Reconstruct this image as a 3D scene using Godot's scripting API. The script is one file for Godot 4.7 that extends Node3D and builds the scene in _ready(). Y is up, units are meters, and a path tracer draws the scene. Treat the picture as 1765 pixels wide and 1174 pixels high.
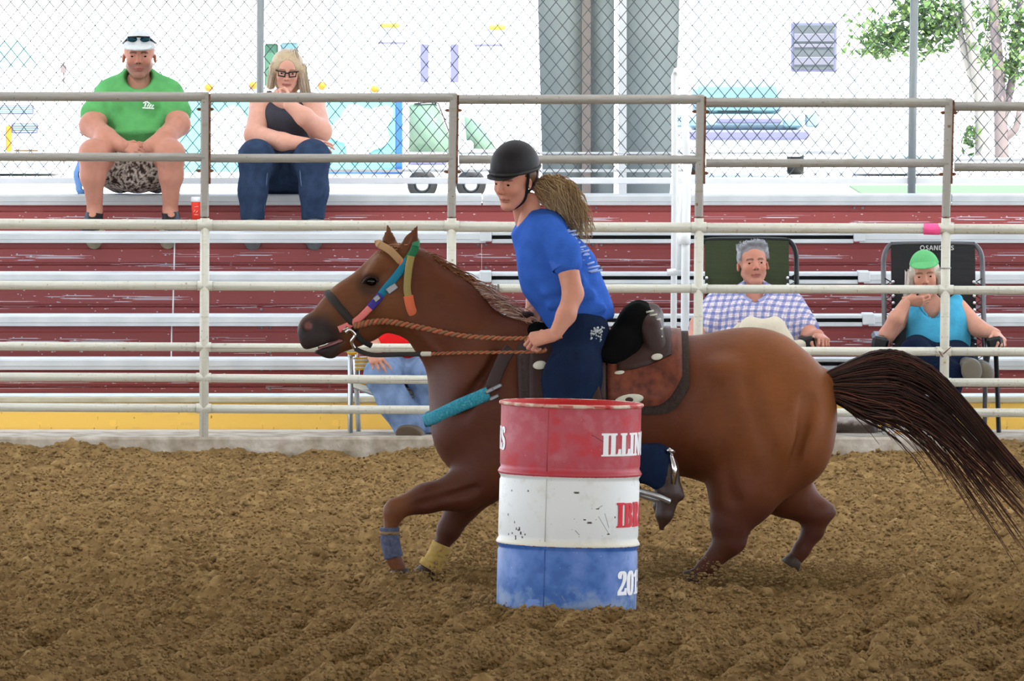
extends Node3D
# A barrel race in a covered arena. Units are metres, y is up, the barrel stands at the origin's depth and the fence runs along x.

const FOCAL := 15900.0          # focal length in pixels of the 1765 x 1174 frame
const EYE := Vector3(0.0, 2.6, 38.13)
const PITCH := -2.237
var view_basis := Basis(Vector3.RIGHT, deg_to_rad(PITCH))
var rng := RandomNumberGenerator.new()
var names := {}
var M := {}

func _ready():
	rng.seed = 7
	var cam := Camera3D.new()
	cam.name = "camera"
	cam.position = EYE
	cam.rotation_degrees.x = PITCH
	cam.fov = rad_to_deg(2.0 * atan(587.0 / FOCAL))
	cam.near = 1.0
	cam.far = 900.0
	add_child(cam)
	cam.current = true
	var env := Environment.new()
	env.background_mode = Environment.BG_SKY
	var sky := Sky.new()
	var sm := ProceduralSkyMaterial.new()
	sm.sky_top_color = Color(0.62, 0.76, 0.95)
	sm.sky_horizon_color = Color(0.93, 0.96, 1.0)
	sm.ground_horizon_color = Color(0.8, 0.79, 0.76)
	sm.ground_bottom_color = Color(0.8, 0.79, 0.76)
	sm.sky_curve = 0.3
	sm.sun_angle_max = 1.0
	sky.sky_material = sm
	env.sky = sky
	env.background_energy_multiplier = 1.0
	env.tonemap_mode = Environment.TONE_MAPPER_LINEAR
	env.tonemap_exposure = 4.7
	env.sdfgi_enabled = true
	env.ssao_enabled = true
	env.ssil_enabled = true
	var we := WorldEnvironment.new()
	we.name = "world"
	we.environment = env
	add_child(we)
	var sun := DirectionalLight3D.new()
	sun.name = "sun"
	sun.rotation_degrees = Vector3(-62, 38, 0)
	sun.light_energy = 1.35
	sun.light_color = Color(1.0, 0.97, 0.92)
	sun.light_angular_distance = 0.5
	sun.shadow_enabled = true
	add_child(sun)
	make_materials()
	build_shell()
	build_ground()
	build_bleachers()
	build_chain_link()
	build_fence()
	build_barrel()
	build_horse()
	build_rider()
	build_spectators()
	build_small_things()
	build_outside()

# ---------------------------------------------------------------- pixels to metres
func U(px: float, py: float, z: float) -> Vector3:
	var v := view_basis * Vector3((px - 882.5) / FOCAL, (587.0 - py) / FOCAL, -1.0)
	return EYE + v * ((z - EYE.z) / v.z)

func S(z: float) -> float:
	return FOCAL / (EYE.z - z)

# a frame of metres round a pixel at a depth: p(x, y, towards) gives metres in the world
class Fig:
	var base: Vector3
	var x0: float
	var y0: float
	var s: float
	func p(px: float, py: float, pz := 0.0) -> Vector3:
		return Vector3(base.x + (px - x0) / s, base.y + (y0 - py) / s, base.z + pz / s)
	func r(px: float) -> float:
		return px / s

func fig(px: float, py: float, z: float) -> Fig:
	var f := Fig.new()
	f.base = U(px, py, z)
	f.x0 = px
	f.y0 = py
	f.s = S(z)
	return f

# ---------------------------------------------------------------- naming
func numbered(called: String) -> String:
	var n: int = names.get(called, 0)
	names[called] = n + 1
	return called if n == 0 else "%s_%03d" % [called, n]

func tag(o: Node, label: String, category: String, group := "", kind := ""):
	if label:
		o.set_meta("label", label)
	if category:
		o.set_meta("category", category)
	if group:
		o.set_meta("group", group)
	if kind:
		o.set_meta("kind", kind)
	return o

func thing(called: String, at: Vector3, label: String, category: String, group := "", kind := "") -> Node3D:
	var o := Node3D.new()
	o.name = numbered(called)
	o.position = at
	add_child(o)
	tag(o, label, category, group, kind)
	return o

# a mesh given in world coordinates, hung under its thing (or standing by itself)
func part(called: String, shape, mat: Material, parent: Node = self, label := "", kind := "") -> MeshInstance3D:
	var mi := MeshInstance3D.new()
	mi.mesh = shape.commit() if shape is SurfaceTool else shape
	mi.material_override = null
	for i in mi.mesh.get_surface_count():
		mi.mesh.surface_set_material(i, mat)
	if parent == self:
		mi.name = numbered(called)
		add_child(mi)
	else:
		mi.name = called
		var off := Vector3.ZERO
		var n: Node = parent
		while n is Node3D and n != self:
			off += n.position
			n = n.get_parent()
		mi.position = -off
		parent.add_child(mi, true)
	if label:
		mi.set_meta("label", label)
	if kind:
		mi.set_meta("kind", kind)
	return mi

# ---------------------------------------------------------------- shapes
func mb(flat := false) -> SurfaceTool:
	var st := SurfaceTool.new()
	st.begin(Mesh.PRIMITIVE_TRIANGLES)
	st.set_smooth_group(-1 if flat else 0)
	return st

func done(st: SurfaceTool) -> SurfaceTool:
	st.generate_normals()
	return st

func tri(st: SurfaceTool, a: Vector3, b: Vector3, c: Vector3):
	st.add_vertex(a)
	st.add_vertex(b)
	st.add_vertex(c)

func quad(st: SurfaceTool, a: Vector3, b: Vector3, c: Vector3, d: Vector3):
	tri(st, a, b, c)
	tri(st, a, c, d)

# chamfered box, centre at xf.origin
func rbox(st: SurfaceTool, xf: Transform3D, size: Vector3, bev := 0.004):
	st.set_smooth_group(-1)
	var h := size * 0.5
	var b: float = minf(bev, minf(h.x, minf(h.y, h.z)) * 0.95)
	var i := h - Vector3(b, b, b)
	for ax in 3:
		var u := (ax + 1) % 3
		var w := (ax + 2) % 3
		for s in [1.0, -1.0]:
			var q := []
			for c in [[-1, -1], [1, -1], [1, 1], [-1, 1]]:
				var p := Vector3.ZERO
				p[ax] = s * h[ax]
				p[u] = c[0] * i[u]
				p[w] = c[1] * i[w]
				q.append(xf * p)
			if s > 0:
				quad(st, q[3], q[2], q[1], q[0])
			else:
				quad(st, q[0], q[1], q[2], q[3])
		# edges along ax
		for su in [1.0, -1.0]:
			for sw in [1.0, -1.0]:
				var q2 := []
				for c in [[-1.0, 0], [1.0, 0], [1.0, 1], [-1.0, 1]]:
					var p := Vector3.ZERO
					p[ax] = c[0] * i[ax]
					p[u] = su * (h[u] if c[1] == 0 else i[u])
					p[w] = sw * (i[w] if c[1] == 0 else h[w])
					q2.append(xf * p)
				if su * sw > 0:
					quad(st, q2[3], q2[2], q2[1], q2[0])
				else:
					quad(st, q2[0], q2[1], q2[2], q2[3])
	for sx in [1.0, -1.0]:
		for sy in [1.0, -1.0]:
			for sz in [1.0, -1.0]:
				var a: Vector3 = xf * Vector3(sx * h.x, sy * i.y, sz * i.z)
				var c2: Vector3 = xf * Vector3(sx * i.x, sy * h.y, sz * i.z)
				var d: Vector3 = xf * Vector3(sx * i.x, sy * i.y, sz * h.z)
				if sx * sy * sz > 0:
					tri(st, c2, a, d)
				else:
					tri(st, a, c2, d)

func box(st: SurfaceTool, lo: Vector3, hi: Vector3, bev := 0.004):
	rbox(st, Transform3D(Basis(), (lo + hi) * 0.5), (hi - lo).abs(), bev)

func side_of(dir: Vector3) -> Vector3:
	var u := dir.cross(Vector3.UP)
	if u.length() < 0.05:
		u = dir.cross(Vector3.RIGHT)
	return u.normalized()

# a round bar through points; r is one radius or one per point; flat squeezes it along its second axis
func tube(st: SurfaceTool, pts: Array, r, sides := 10, caps := true, flat := 1.0, up := Vector3.ZERO):
	st.set_smooth_group(0)
	var rings := []
	var n := pts.size()
	var prev := Vector3.ZERO
	for k in n:
		var d: Vector3 = (pts[mini(k + 1, n - 1)] - pts[maxi(k - 1, 0)]).normalized()
		var u: Vector3
		if up != Vector3.ZERO:
			u = d.cross(up).normalized()
		elif prev == Vector3.ZERO:
			u = side_of(d)
		else:
			u = (prev - d * prev.dot(d)).normalized()
		prev = u
		var w := d.cross(u)
		var rad: float = r[k] if r is Array else r
		var ring := []
		for j in sides:
			var a := TAU * j / sides
			ring.append(pts[k] + u * cos(a) * rad + w * sin(a) * rad * flat)
		rings.append(ring)
	for k in n - 1:
		for j in sides:
			var j2 := (j + 1) % sides
			quad(st, rings[k][j], rings[k][j2], rings[k + 1][j2], rings[k + 1][j])
	if caps:
		for e in [0, n - 1]:
			for j in range(1, sides - 1):
				if e == 0:
					tri(st, rings[e][0], rings[e][j + 1], rings[e][j])
				else:
					tri(st, rings[e][0], rings[e][j], rings[e][j + 1])

# turned profile: points (radius, height) about the y axis of xf
func lathe(st: SurfaceTool, xf: Transform3D, prof: Array, seg := 24, from := 0.0, to := TAU):
	st.set_smooth_group(0)
	for k in prof.size() - 1:
		for j in seg:
			var a := from + (to - from) * j / seg
			var b := from + (to - from) * (j + 1) / seg
			var p := []
			for c in [[k, a], [k, b], [k + 1, b], [k + 1, a]]:
				p.append(xf * Vector3(prof[c[0]].x * cos(c[1]), prof[c[0]].y, prof[c[0]].x * sin(c[1])))
			quad(st, p[0], p[1], p[2], p[3])

# a profile in (z, y) drawn along x
func along_x(st: SurfaceTool, prof: Array, x0: float, x1: float, slope := 0.0, closed := true):
	st.set_smooth_group(-1)
	var n := prof.size()
	for k in (n if closed else n - 1):
		var a: Vector2 = prof[k]
		var b: Vector2 = prof[(k + 1) % n]
		quad(st, Vector3(x0, a.y, a.x), Vector3(x1, a.y + slope, a.x), Vector3(x1, b.y + slope, b.x), Vector3(x0, b.y, b.x))
	if closed:
		var idx := Geometry2D.triangulate_polygon(PackedVector2Array(prof))
		for e in [0, 1]:
			for t in range(0, idx.size(), 3):
				var q := []
				for c in 3:
					var v: Vector2 = prof[idx[t + c]]
					q.append(Vector3(x1 if e else x0, v.y + (slope if e else 0.0), v.x))
				if e:
					tri(st, q[0], q[1], q[2])
				else:
					tri(st, q[2], q[1], q[0])

# a flat outline (x, y) with thickness along z of xf
func slab(st: SurfaceTool, xf: Transform3D, poly: Array, depth: float):
	st.set_smooth_group(-1)
	var pv := PackedVector2Array(poly)
	if Geometry2D.is_polygon_clockwise(pv):
		pv.reverse()
	var idx := Geometry2D.triangulate_polygon(pv)
	var h := depth * 0.5
	for t in range(0, idx.size(), 3):
		var q := []
		for c in 3:
			q.append(pv[idx[t + c]])
		tri(st, xf * Vector3(q[2].x, q[2].y, h), xf * Vector3(q[1].x, q[1].y, h), xf * Vector3(q[0].x, q[0].y, h))
		tri(st, xf * Vector3(q[0].x, q[0].y, -h), xf * Vector3(q[1].x, q[1].y, -h), xf * Vector3(q[2].x, q[2].y, -h))
	for k in pv.size():
		var a := pv[k]
		var b := pv[(k + 1) % pv.size()]
		quad(st, xf * Vector3(a.x, a.y, h), xf * Vector3(b.x, b.y, h), xf * Vector3(b.x, b.y, -h), xf * Vector3(a.x, a.y, -h))

# smooth curve through points
func curve(pts: Array, steps := 6) -> Array:
	var out := []
	var n := pts.size()
	for k in n - 1:
		var p0 = pts[maxi(k - 1, 0)]
		var p1 = pts[k]
		var p2 = pts[k + 1]
		var p3 = pts[mini(k + 2, n - 1)]
		for s in steps:
			out.append(p1.cubic_interpolate(p2, p0, p3, float(s) / steps))
	out.append(pts[n - 1])
	return out

func ball(st: SurfaceTool, xf: Transform3D, r: Vector3, seg := 12, rings := 8):
	var prof := []
	for k in rings + 1:
		var a := PI * k / rings
		prof.append(Vector2(sin(a), cos(a)))
	prof.reverse()
	lathe(st, xf * Transform3D(Basis.from_scale(r), Vector3.ZERO), prof, seg)

# ---------------------------------------------------------------- distance fields meshed as surface nets
class Field:
	var o: Vector3
	var h: float
	var nx: int
	var ny: int
	var nz: int
	var v := PackedFloat32Array()
	func _init(lo: Vector3, hi: Vector3, cell: float):
		o = lo
		h = cell
		nx = int(ceil((hi.x - lo.x) / h)) + 1
		ny = int(ceil((hi.y - lo.y) / h)) + 1
		nz = int(ceil((hi.z - lo.z) / h)) + 1
		v.resize(nx * ny * nz)
		v.fill(0.5)
	func span(lo: Vector3, hi: Vector3) -> Array:
		var a := ((lo - o) / h).floor()
		var b := ((hi - o) / h).ceil()
		return [maxi(0, int(a.x)), mini(nx - 1, int(b.x)), maxi(0, int(a.y)), mini(ny - 1, int(b.y)), maxi(0, int(a.z)), mini(nz - 1, int(b.z))]
	# tapered round bone from a to b; fz flattens it along z (less than 1: thinner)
	func cap(a: Vector3, b: Vector3, ra: float, rb: float, k := 0.02, fz := 1.0, cut := false):
		var rm := maxf(ra, rb) + k + h * 2.0
		var m := Vector3(rm, rm, rm * maxf(fz, 1.0) if fz > 1.0 else rm)
		var g := span(a.min(b) - m, a.max(b) + m)
		var az := a.z / fz
		var dx := b.x - a.x
		var dy := b.y - a.y
		var dz := b.z / fz - az
		var l2 := maxf(dx * dx + dy * dy + dz * dz, 1e-9)
		var sc := minf(1.0, fz)
		for iz in range(g[4], g[5] + 1):
			var pz := (o.z + iz * h) / fz - az
			for iy in range(g[2], g[3] + 1):
				var py := o.y + iy * h - a.y
				var yz := py * dy + pz * dz
				var q := py * py + pz * pz
				var at := (iz * ny + iy) * nx
				var px: float = o.x + g[0] * h - a.x
				for ix in range(g[0], g[1] + 1):
					var t := clampf((px * dx + yz) / l2, 0.0, 1.0)
					var d := (sqrt(maxf(px * px + q - 2.0 * t * (px * dx + yz) + t * t * l2, 0.0)) - ra - (rb - ra) * t) * sc
					var c := v[at + ix]
					if cut:
						d = -d
						if d > c - k:
							var e := maxf(k - absf(c - d), 0.0) / k
							v[at + ix] = maxf(c, d) + e * e * k * 0.25
					elif d < c + k:
						var e := maxf(k - absf(c - d), 0.0) / k
						v[at + ix] = minf(c, d) - e * e * k * 0.25
					px += h
	# ellipsoid with radii r turned by bs
	func ell(c0: Vector3, r: Vector3, bs := Basis(), k := 0.02, cut := false):
		var e0 := Vector3.ZERO
		for ax in 3:
			e0 += (bs[ax] * r[ax]).abs()
		var rm := k + h * 2.0
		var g := span(c0 - e0 - Vector3(rm, rm, rm), c0 + e0 + Vector3(rm, rm, rm))
		var inv := bs.transposed()
		var ir := Vector3(1.0 / r.x, 1.0 / r.y, 1.0 / r.z)
		var small := minf(r.x, minf(r.y, r.z))
		var stepv := (inv * Vector3(h, 0, 0)) * ir
		for iz in range(g[4], g[5] + 1):
			for iy in range(g[2], g[3] + 1):
				var at := (iz * ny + iy) * nx
				var p := (inv * (o + Vector3(g[0] * h, iy * h, iz * h) - c0)) * ir
				for ix in range(g[0], g[1] + 1):
					var k0 := p.length()
					var d: float
					if k0 < 0.01:
						d = -small
					else:
						d = k0 * (k0 - 1.0) / (p * ir).length()
					var c := v[at + ix]
					if cut:
						d = -d
						if d > c - k:
							var e := maxf(k - absf(c - d), 0.0) / k
							v[at + ix] = maxf(c, d) + e * e * k * 0.25
					elif d < c + k:
						var e := maxf(k - absf(c - d), 0.0) / k
						v[at + ix] = minf(c, d) - e * e * k * 0.25
					p += stepv
	# keep only what lies on the side of the plane that n points away from
	func trim(at0: Vector3, n: Vector3):
		for iz in nz:
			for iy in ny:
				var at := (iz * ny + iy) * nx
				var d := (o + Vector3(0, iy * h, iz * h) - at0).dot(n)
				var s := n.x * h
				for ix in nx:
					if d > v[at + ix]:
						v[at + ix] = d
					d += s
	# [positions, triangle corners]
	func nets() -> Array:
		var pos := PackedVector3Array()
		var idx := PackedInt32Array()
		var at_cell := PackedInt32Array()
		at_cell.resize(nx * ny * nz)
		at_cell.fill(-1)
		var sy := nx
		var sz := nx * ny
		for iz in nz - 1:
			for iy in ny - 1:
				var row := (iz * ny + iy) * nx
				for ix in nx - 1:
					var n := row + ix
					var a := v[n]
					if a > 0.2 or a < -0.2:
						continue
					var b := v[n + 1]
					var c := v[n + sy]
					var d := v[n + sy + 1]
					var e := v[n + sz]
					var f := v[n + sz + 1]
					var g := v[n + sz + sy]
					var i := v[n + sz + sy + 1]
					var lo := minf(minf(minf(a, b), minf(c, d)), minf(minf(e, f), minf(g, i)))
					if lo >= 0.0:
						continue
					var hi := maxf(maxf(maxf(a, b), maxf(c, d)), maxf(maxf(e, f), maxf(g, i)))
					if hi < 0.0:
						continue
					var p := Vector3.ZERO
					var m := 0
					if (a < 0.0) != (b < 0.0):
						p += Vector3(a / (a - b), 0, 0); m += 1
					if (c < 0.0) != (d < 0.0):
						p += Vector3(c / (c - d), 1, 0); m += 1
					if (e < 0.0) != (f < 0.0):
						p += Vector3(e / (e - f), 0, 1); m += 1
					if (g < 0.0) != (i < 0.0):
						p += Vector3(g / (g - i), 1, 1); m += 1
					if (a < 0.0) != (c < 0.0):
						p += Vector3(0, a / (a - c), 0); m += 1
					if (b < 0.0) != (d < 0.0):
						p += Vector3(1, b / (b - d), 0); m += 1
					if (e < 0.0) != (g < 0.0):
						p += Vector3(0, e / (e - g), 1); m += 1
					if (f < 0.0) != (i < 0.0):
						p += Vector3(1, f / (f - i), 1); m += 1
					if (a < 0.0) != (e < 0.0):
						p += Vector3(0, 0, a / (a - e)); m += 1
					if (b < 0.0) != (f < 0.0):
						p += Vector3(1, 0, b / (b - f)); m += 1
					if (c < 0.0) != (g < 0.0):
						p += Vector3(0, 1, c / (c - g)); m += 1
					if (d < 0.0) != (i < 0.0):
						p += Vector3(1, 1, d / (d - i)); m += 1
					at_cell[n] = pos.size()
					pos.append(o + (p / m + Vector3(ix, iy, iz)) * h)
					# quads round the three edges that leave corner 0
					if ix > 0 and iy > 0 and (a < 0.0) != (e < 0.0):
						_q(idx, at_cell[n - 1 - sy], at_cell[n - sy], at_cell[n], at_cell[n - 1], a < 0.0)
					if iy > 0 and iz > 0 and (a < 0.0) != (b < 0.0):
						_q(idx, at_cell[n - sy - sz], at_cell[n - sz], at_cell[n], at_cell[n - sy], a < 0.0)
					if ix > 0 and iz > 0 and (a < 0.0) != (c < 0.0):
						_q(idx, at_cell[n - 1 - sz], at_cell[n - 1], at_cell[n], at_cell[n - sz], a < 0.0)
		return [pos, idx]
	func _q(idx: PackedInt32Array, a: int, b: int, c: int, d: int, flip: bool):
		if a < 0 or b < 0 or c < 0 or d < 0:
			return
		if flip:
			idx.append_array(PackedInt32Array([a, c, b, a, d, c]))
		else:
			idx.append_array(PackedInt32Array([a, b, c, a, c, d]))

# gives each point of a mesh its colour (linear)
class Paint:
	var plain := Color(1, 1, 1)
	func at(_p: Vector3) -> Color:
		return plain

# a mesh gathered from several fields, coloured point by point
class Hide:
	var pos := PackedVector3Array()
	var col := PackedColorArray()
	var idx := PackedInt32Array()
	func add(f: Field, paint: Paint, xf := Transform3D()):
		var q := f.nets()
		var at := pos.size()
		for p in q[0]:
			pos.append(xf * p)
			col.append(paint.at(p))
		var ix: PackedInt32Array = q[1]
		if xf.basis.determinant() < 0.0:
			ix.reverse()
		for i in ix:
			idx.append(i + at)
	func mesh() -> ArrayMesh:
		var nor := PackedVector3Array()
		nor.resize(pos.size())
		for t in range(0, idx.size(), 3):
			var a := pos[idx[t]]
			var n := (pos[idx[t + 2]] - a).cross(pos[idx[t + 1]] - a)
			nor[idx[t]] += n
			nor[idx[t + 1]] += n
			nor[idx[t + 2]] += n
		for k in nor.size():
			nor[k] = nor[k].normalized()
		var ar := []
		ar.resize(Mesh.ARRAY_MAX)
		ar[Mesh.ARRAY_VERTEX] = pos
		ar[Mesh.ARRAY_NORMAL] = nor
		ar[Mesh.ARRAY_COLOR] = col
		ar[Mesh.ARRAY_INDEX] = idx
		var me := ArrayMesh.new()
		if idx.size():
			me.add_surface_from_arrays(Mesh.PRIMITIVE_TRIANGLES, ar)
		return me

func lin(c: Color) -> Color:
	return c.srgb_to_linear()

# ---------------------------------------------------------------- materials
func flatmat(key: String, c: Color, rough := 0.7, metal := 0.0, spec := 0.4) -> StandardMaterial3D:
	var m := StandardMaterial3D.new()
	m.resource_name = key
	m.albedo_color = c
	m.roughness = rough
	m.metallic = metal
	m.metallic_specular = spec
	M[key] = m
	return m

func noise_tex(size: int, freq: float, stops: Array, octaves := 4, seed_ := 1, kind := FastNoiseLite.TYPE_SIMPLEX_SMOOTH) -> NoiseTexture2D:
	var n := FastNoiseLite.new()
	n.noise_type = kind
	n.frequency = freq
	n.fractal_octaves = octaves
	n.seed = seed_
	var t := NoiseTexture2D.new()
	t.width = size
	t.height = size
	t.seamless = true
	t.noise = n
	if stops.size():
		var g := Gradient.new()
		var off := PackedFloat32Array()
		var cs := PackedColorArray()
		for s in stops:
			off.append(s[0])
			cs.append(s[1])
		g.offsets = off
		g.colors = cs
		t.color_ramp = g
	return t

func noise_normal(size: int, freq: float, strength: float, octaves := 4, seed_ := 3) -> NoiseTexture2D:
	var t := noise_tex(size, freq, [], octaves, seed_)
	t.as_normal_map = true
	t.bump_strength = strength
	return t

# colour from noise laid on through three planes; per metre repeats
func worn(key: String, tex: Texture2D, repeats: float, rough := 0.7, metal := 0.0, nor: Texture2D = null, nscale := 1.0) -> StandardMaterial3D:
	var m := flatmat(key, Color.WHITE, rough, metal)
	m.albedo_texture = tex
	m.uv1_triplanar = true
	m.uv1_world_triplanar = true
	m.uv1_scale = Vector3.ONE * repeats
	if nor:
		m.normal_enabled = true
		m.normal_texture = nor
		m.normal_scale = nscale
	return m

func tinted(key: String, rough := 0.7, metal := 0.0, nor: Texture2D = null, nscale := 1.0, repeats := 1.0, spec := 0.4) -> StandardMaterial3D:
	var m := flatmat(key, Color.WHITE, rough, metal, spec)
	m.vertex_color_use_as_albedo = true
	if nor:
		m.normal_enabled = true
		m.normal_texture = nor
		m.normal_scale = nscale
		m.uv1_triplanar = true
		m.uv1_scale = Vector3.ONE * repeats
	return m

var img_rng := RandomNumberGenerator.new()

func fleck(im: Image, x: int, y: int, w: int, h: int, c: Color):
	# an uneven chip: rows of different length
	for r in h:
		var a := img_rng.randi_range(0, maxi(1, w / 4))
		var b := img_rng.randi_range(0, maxi(1, w / 4))
		im.fill_rect(Rect2i(posmod(x + a, im.get_width()), clampi(y + r, 0, im.get_height() - 1), maxi(1, w - a - b), 1), c)

func make_materials():
	img_rng.seed = 11
	# cream enamel on pipe with rust flecks
	var cream := Image.create(1024, 1024, false, Image.FORMAT_RGBA8)
	cream.fill(Color(0.85, 0.84, 0.79))
	for k in 900:
		var g := img_rng.randf_range(-0.05, 0.03)
		fleck(cream, img_rng.randi_range(0, 1000), img_rng.randi_range(0, 1010), img_rng.randi_range(8, 60), img_rng.randi_range(2, 12), Color(0.84 + g, 0.825 + g, 0.76 + g * 1.5))
	for k in 190:
		var g := img_rng.randf_range(0.0, 0.25)
		fleck(cream, img_rng.randi_range(0, 1015), img_rng.randi_range(0, 1020), img_rng.randi_range(2, 9), img_rng.randi_range(1, 4), Color(0.38 + g, 0.31 + g, 0.24 + g))
	for k in 34:
		fleck(cream, img_rng.randi_range(0, 1000), img_rng.randi_range(0, 1010), img_rng.randi_range(5, 18), img_rng.randi_range(4, 12), Color(0.62, 0.52, 0.4))
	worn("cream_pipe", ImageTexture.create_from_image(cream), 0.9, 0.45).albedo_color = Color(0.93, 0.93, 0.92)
	worn("cream_pipe_dull_backlit", ImageTexture.create_from_image(cream), 0.7, 0.55).albedo_color = Color(0.7, 0.69, 0.7)  # dusty grey enamel, darkened further to paint in the backlit shade
	worn("rust", noise_tex(256, 0.03, [[0.0, Color(0.25, 0.14, 0.08)], [0.6, Color(0.45, 0.28, 0.17)], [1.0, Color(0.6, 0.5, 0.42)]]), 3.0, 0.9)
	# dark red siding with chipped paint, 2048 x 256 along 3 m of board
	var red := Image.create(2048, 256, false, Image.FORMAT_RGBA8)
	red.fill(Color(0.63, 0.305, 0.295))
	for k in 500:
		var g := img_rng.randf_range(-0.03, 0.03)
		fleck(red, img_rng.randi_range(0, 1900), img_rng.randi_range(0, 250), img_rng.randi_range(30, 260), img_rng.randi_range(1, 3), Color(0.63 + g, 0.305 + g * 0.7, 0.295 + g * 0.7))
	for k in 90:
		var w := img_rng.randi_range(3, 12)
		fleck(red, img_rng.randi_range(0, 2030), img_rng.randi_range(70, 225), w, img_rng.randi_range(3, 7), Color(0.86, 0.85, 0.87))
	for k in 9:
		var cx := img_rng.randi_range(0, 1800)
		var cy := img_rng.randi_range(100, 220)
		for j in img_rng.randi_range(2, 7):
			fleck(red, cx + img_rng.randi_range(-60, 60), cy + img_rng.randi_range(-14, 14), img_rng.randi_range(30, 260), img_rng.randi_range(2, 6), Color(0.84, 0.82, 0.85))
	for k in 4:
		fleck(red, img_rng.randi_range(0, 1700), img_rng.randi_range(170, 230), img_rng.randi_range(160, 420), 4, Color(0.83, 0.82, 0.84))
	var rm := flatmat("red_siding", Color.WHITE, 0.36)
	rm.albedo_texture = ImageTexture.create_from_image(red)
	# other paints and metals
	var alu := noise_tex(256, 0.01, [[0.0, Color(0.74, 0.76, 0.765)], [1.0, Color(0.81, 0.82, 0.825)]], 3)
	worn("aluminium", alu, 1.2, 0.42, 0.0)
	flatmat("dark_gap", Color(0.16, 0.16, 0.16), 0.9)
	var yel := Image.create(1024, 256, false, Image.FORMAT_RGBA8)
	yel.fill(Color(0.93, 0.75, 0.35))
	for k in 300:
		var g := img_rng.randf_range(-0.03, 0.03)
		fleck(yel, img_rng.randi_range(0, 960), img_rng.randi_range(0, 250), img_rng.randi_range(10, 90), img_rng.randi_range(2, 10), Color(0.93 + g, 0.75 + g, 0.36))
	for k in 130:
		fleck(yel, img_rng.randi_range(0, 1015), img_rng.randi_range(0, 250), img_rng.randi_range(1, 6), img_rng.randi_range(1, 5), Color(0.55, 0.4, 0.16))
	worn("yellow_board", ImageTexture.create_from_image(yel), 0.8, 0.6)
	worn("cream_trim", noise_tex(256, 0.02, [[0.0, Color(0.66, 0.63, 0.52)], [1.0, Color(0.78, 0.75, 0.66)]]), 1.0, 0.7)
	worn("concrete", noise_tex(512, 0.012, [[0.0, Color(0.52, 0.47, 0.4)], [0.5, Color(0.66, 0.62, 0.56)], [1.0, Color(0.76, 0.73, 0.68)]], 6, 5), 0.9, 0.9, 0.0, noise_normal(256, 0.05, 3.0), 0.6)
	worn("walkway", noise_tex(512, 0.02, [[0.0, Color(0.68, 0.66, 0.63)], [1.0, Color(0.82, 0.81, 0.79)]], 5, 6), 0.7, 0.85)
	worn("steel_column", noise_tex(512, 0.008, [[0.0, Color(0.6, 0.64, 0.63)], [1.0, Color(0.68, 0.72, 0.71)]], 4, 8), 0.6, 0.55)
	flatmat("steel_column_brown", Color(0.6, 0.56, 0.53), 0.7)
	flatmat("galvanised", Color(0.55, 0.57, 0.57), 0.5, 0.6)
	flatmat("wire", Color(0.36, 0.39, 0.39), 0.6, 0.3)
	flatmat("white_paint", Color(0.9, 0.91, 0.91), 0.4)
	flatmat("white_roof", Color(0.86, 0.86, 0.84), 0.8)
	flatmat("black_rubber", Color(0.05, 0.05, 0.05), 0.6)
	flatmat("black_plastic", Color(0.07, 0.07, 0.075), 0.4)
	flatmat("black_tube", Color(0.1, 0.105, 0.11), 0.3, 0.2)
	flatmat("chrome", Color(0.85, 0.85, 0.86), 0.18, 1.0)
	flatmat("silver_tube", Color(0.75, 0.77, 0.78), 0.3, 0.8)
	worn("dirt", noise_tex(1024, 0.009, [[0.0, Color(0.35, 0.27, 0.165)], [0.45, Color(0.485, 0.385, 0.245)], [0.7, Color(0.56, 0.455, 0.295)], [1.0, Color(0.65, 0.54, 0.37)]], 6, 2), 0.5, 0.97, 0.0, noise_normal(1024, 0.06, 6.0, 5, 9), 0.4)
	M.dirt.metallic_specular = 0.15
	worn("dirt_clod", noise_tex(256, 0.02, [[0.0, Color(0.42, 0.33, 0.205)], [1.0, Color(0.64, 0.525, 0.355)]], 5, 12), 2.0, 0.97, 0.0, noise_normal(512, 0.04, 6.0, 5, 10), 1.0)
	M.dirt_clod.metallic_specular = 0.15
	worn("gravel", noise_tex(512, 0.03, [[0.0, Color(0.78, 0.76, 0.71)], [1.0, Color(0.9, 0.89, 0.86)]], 4, 21), 0.2, 0.95)
	worn("grass", noise_tex(512, 0.03, [[0.0, Color(0.3, 0.45, 0.2)], [1.0, Color(0.5, 0.66, 0.33)]], 4, 22), 0.2, 0.95)
	# people
	tinted("skin", 0.55, 0.0, null, 1.0, 1.0, 0.35)
	M.skin.subsurf_scatter_enabled = true
	M.skin.subsurf_scatter_strength = 0.12
	tinted("cloth", 0.9, 0.0, noise_normal(256, 0.03, 4.0, 4, 31), 0.5, 6.0, 0.2)
	tinted("denim", 0.85, 0.0, noise_normal(256, 0.05, 5.0, 4, 32), 0.6, 8.0, 0.2)
	tinted("hair", 0.5, 0.0, null, 1.0, 1.0, 0.4)
	tinted("coat", 0.55, 0.0, noise_normal(256, 0.03, 2.0, 3, 33), 0.3, 5.0, 0.3)
	tinted("leather", 0.5, 0.0, noise_normal(256, 0.06, 3.0, 4, 34), 0.4, 8.0, 0.5)
	tinted("plain", 0.6)
	tinted("eye", 0.12, 0.0, null, 1.0, 1.0, 0.5)

# ---------------------------------------------------------------- the arena's shell
const FENCE_Z := -12.35
const CURB_Y := 0.10

func structure(o: Node, label := "", category := ""):
	return tag(o, label, category, "", "structure")

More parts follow.
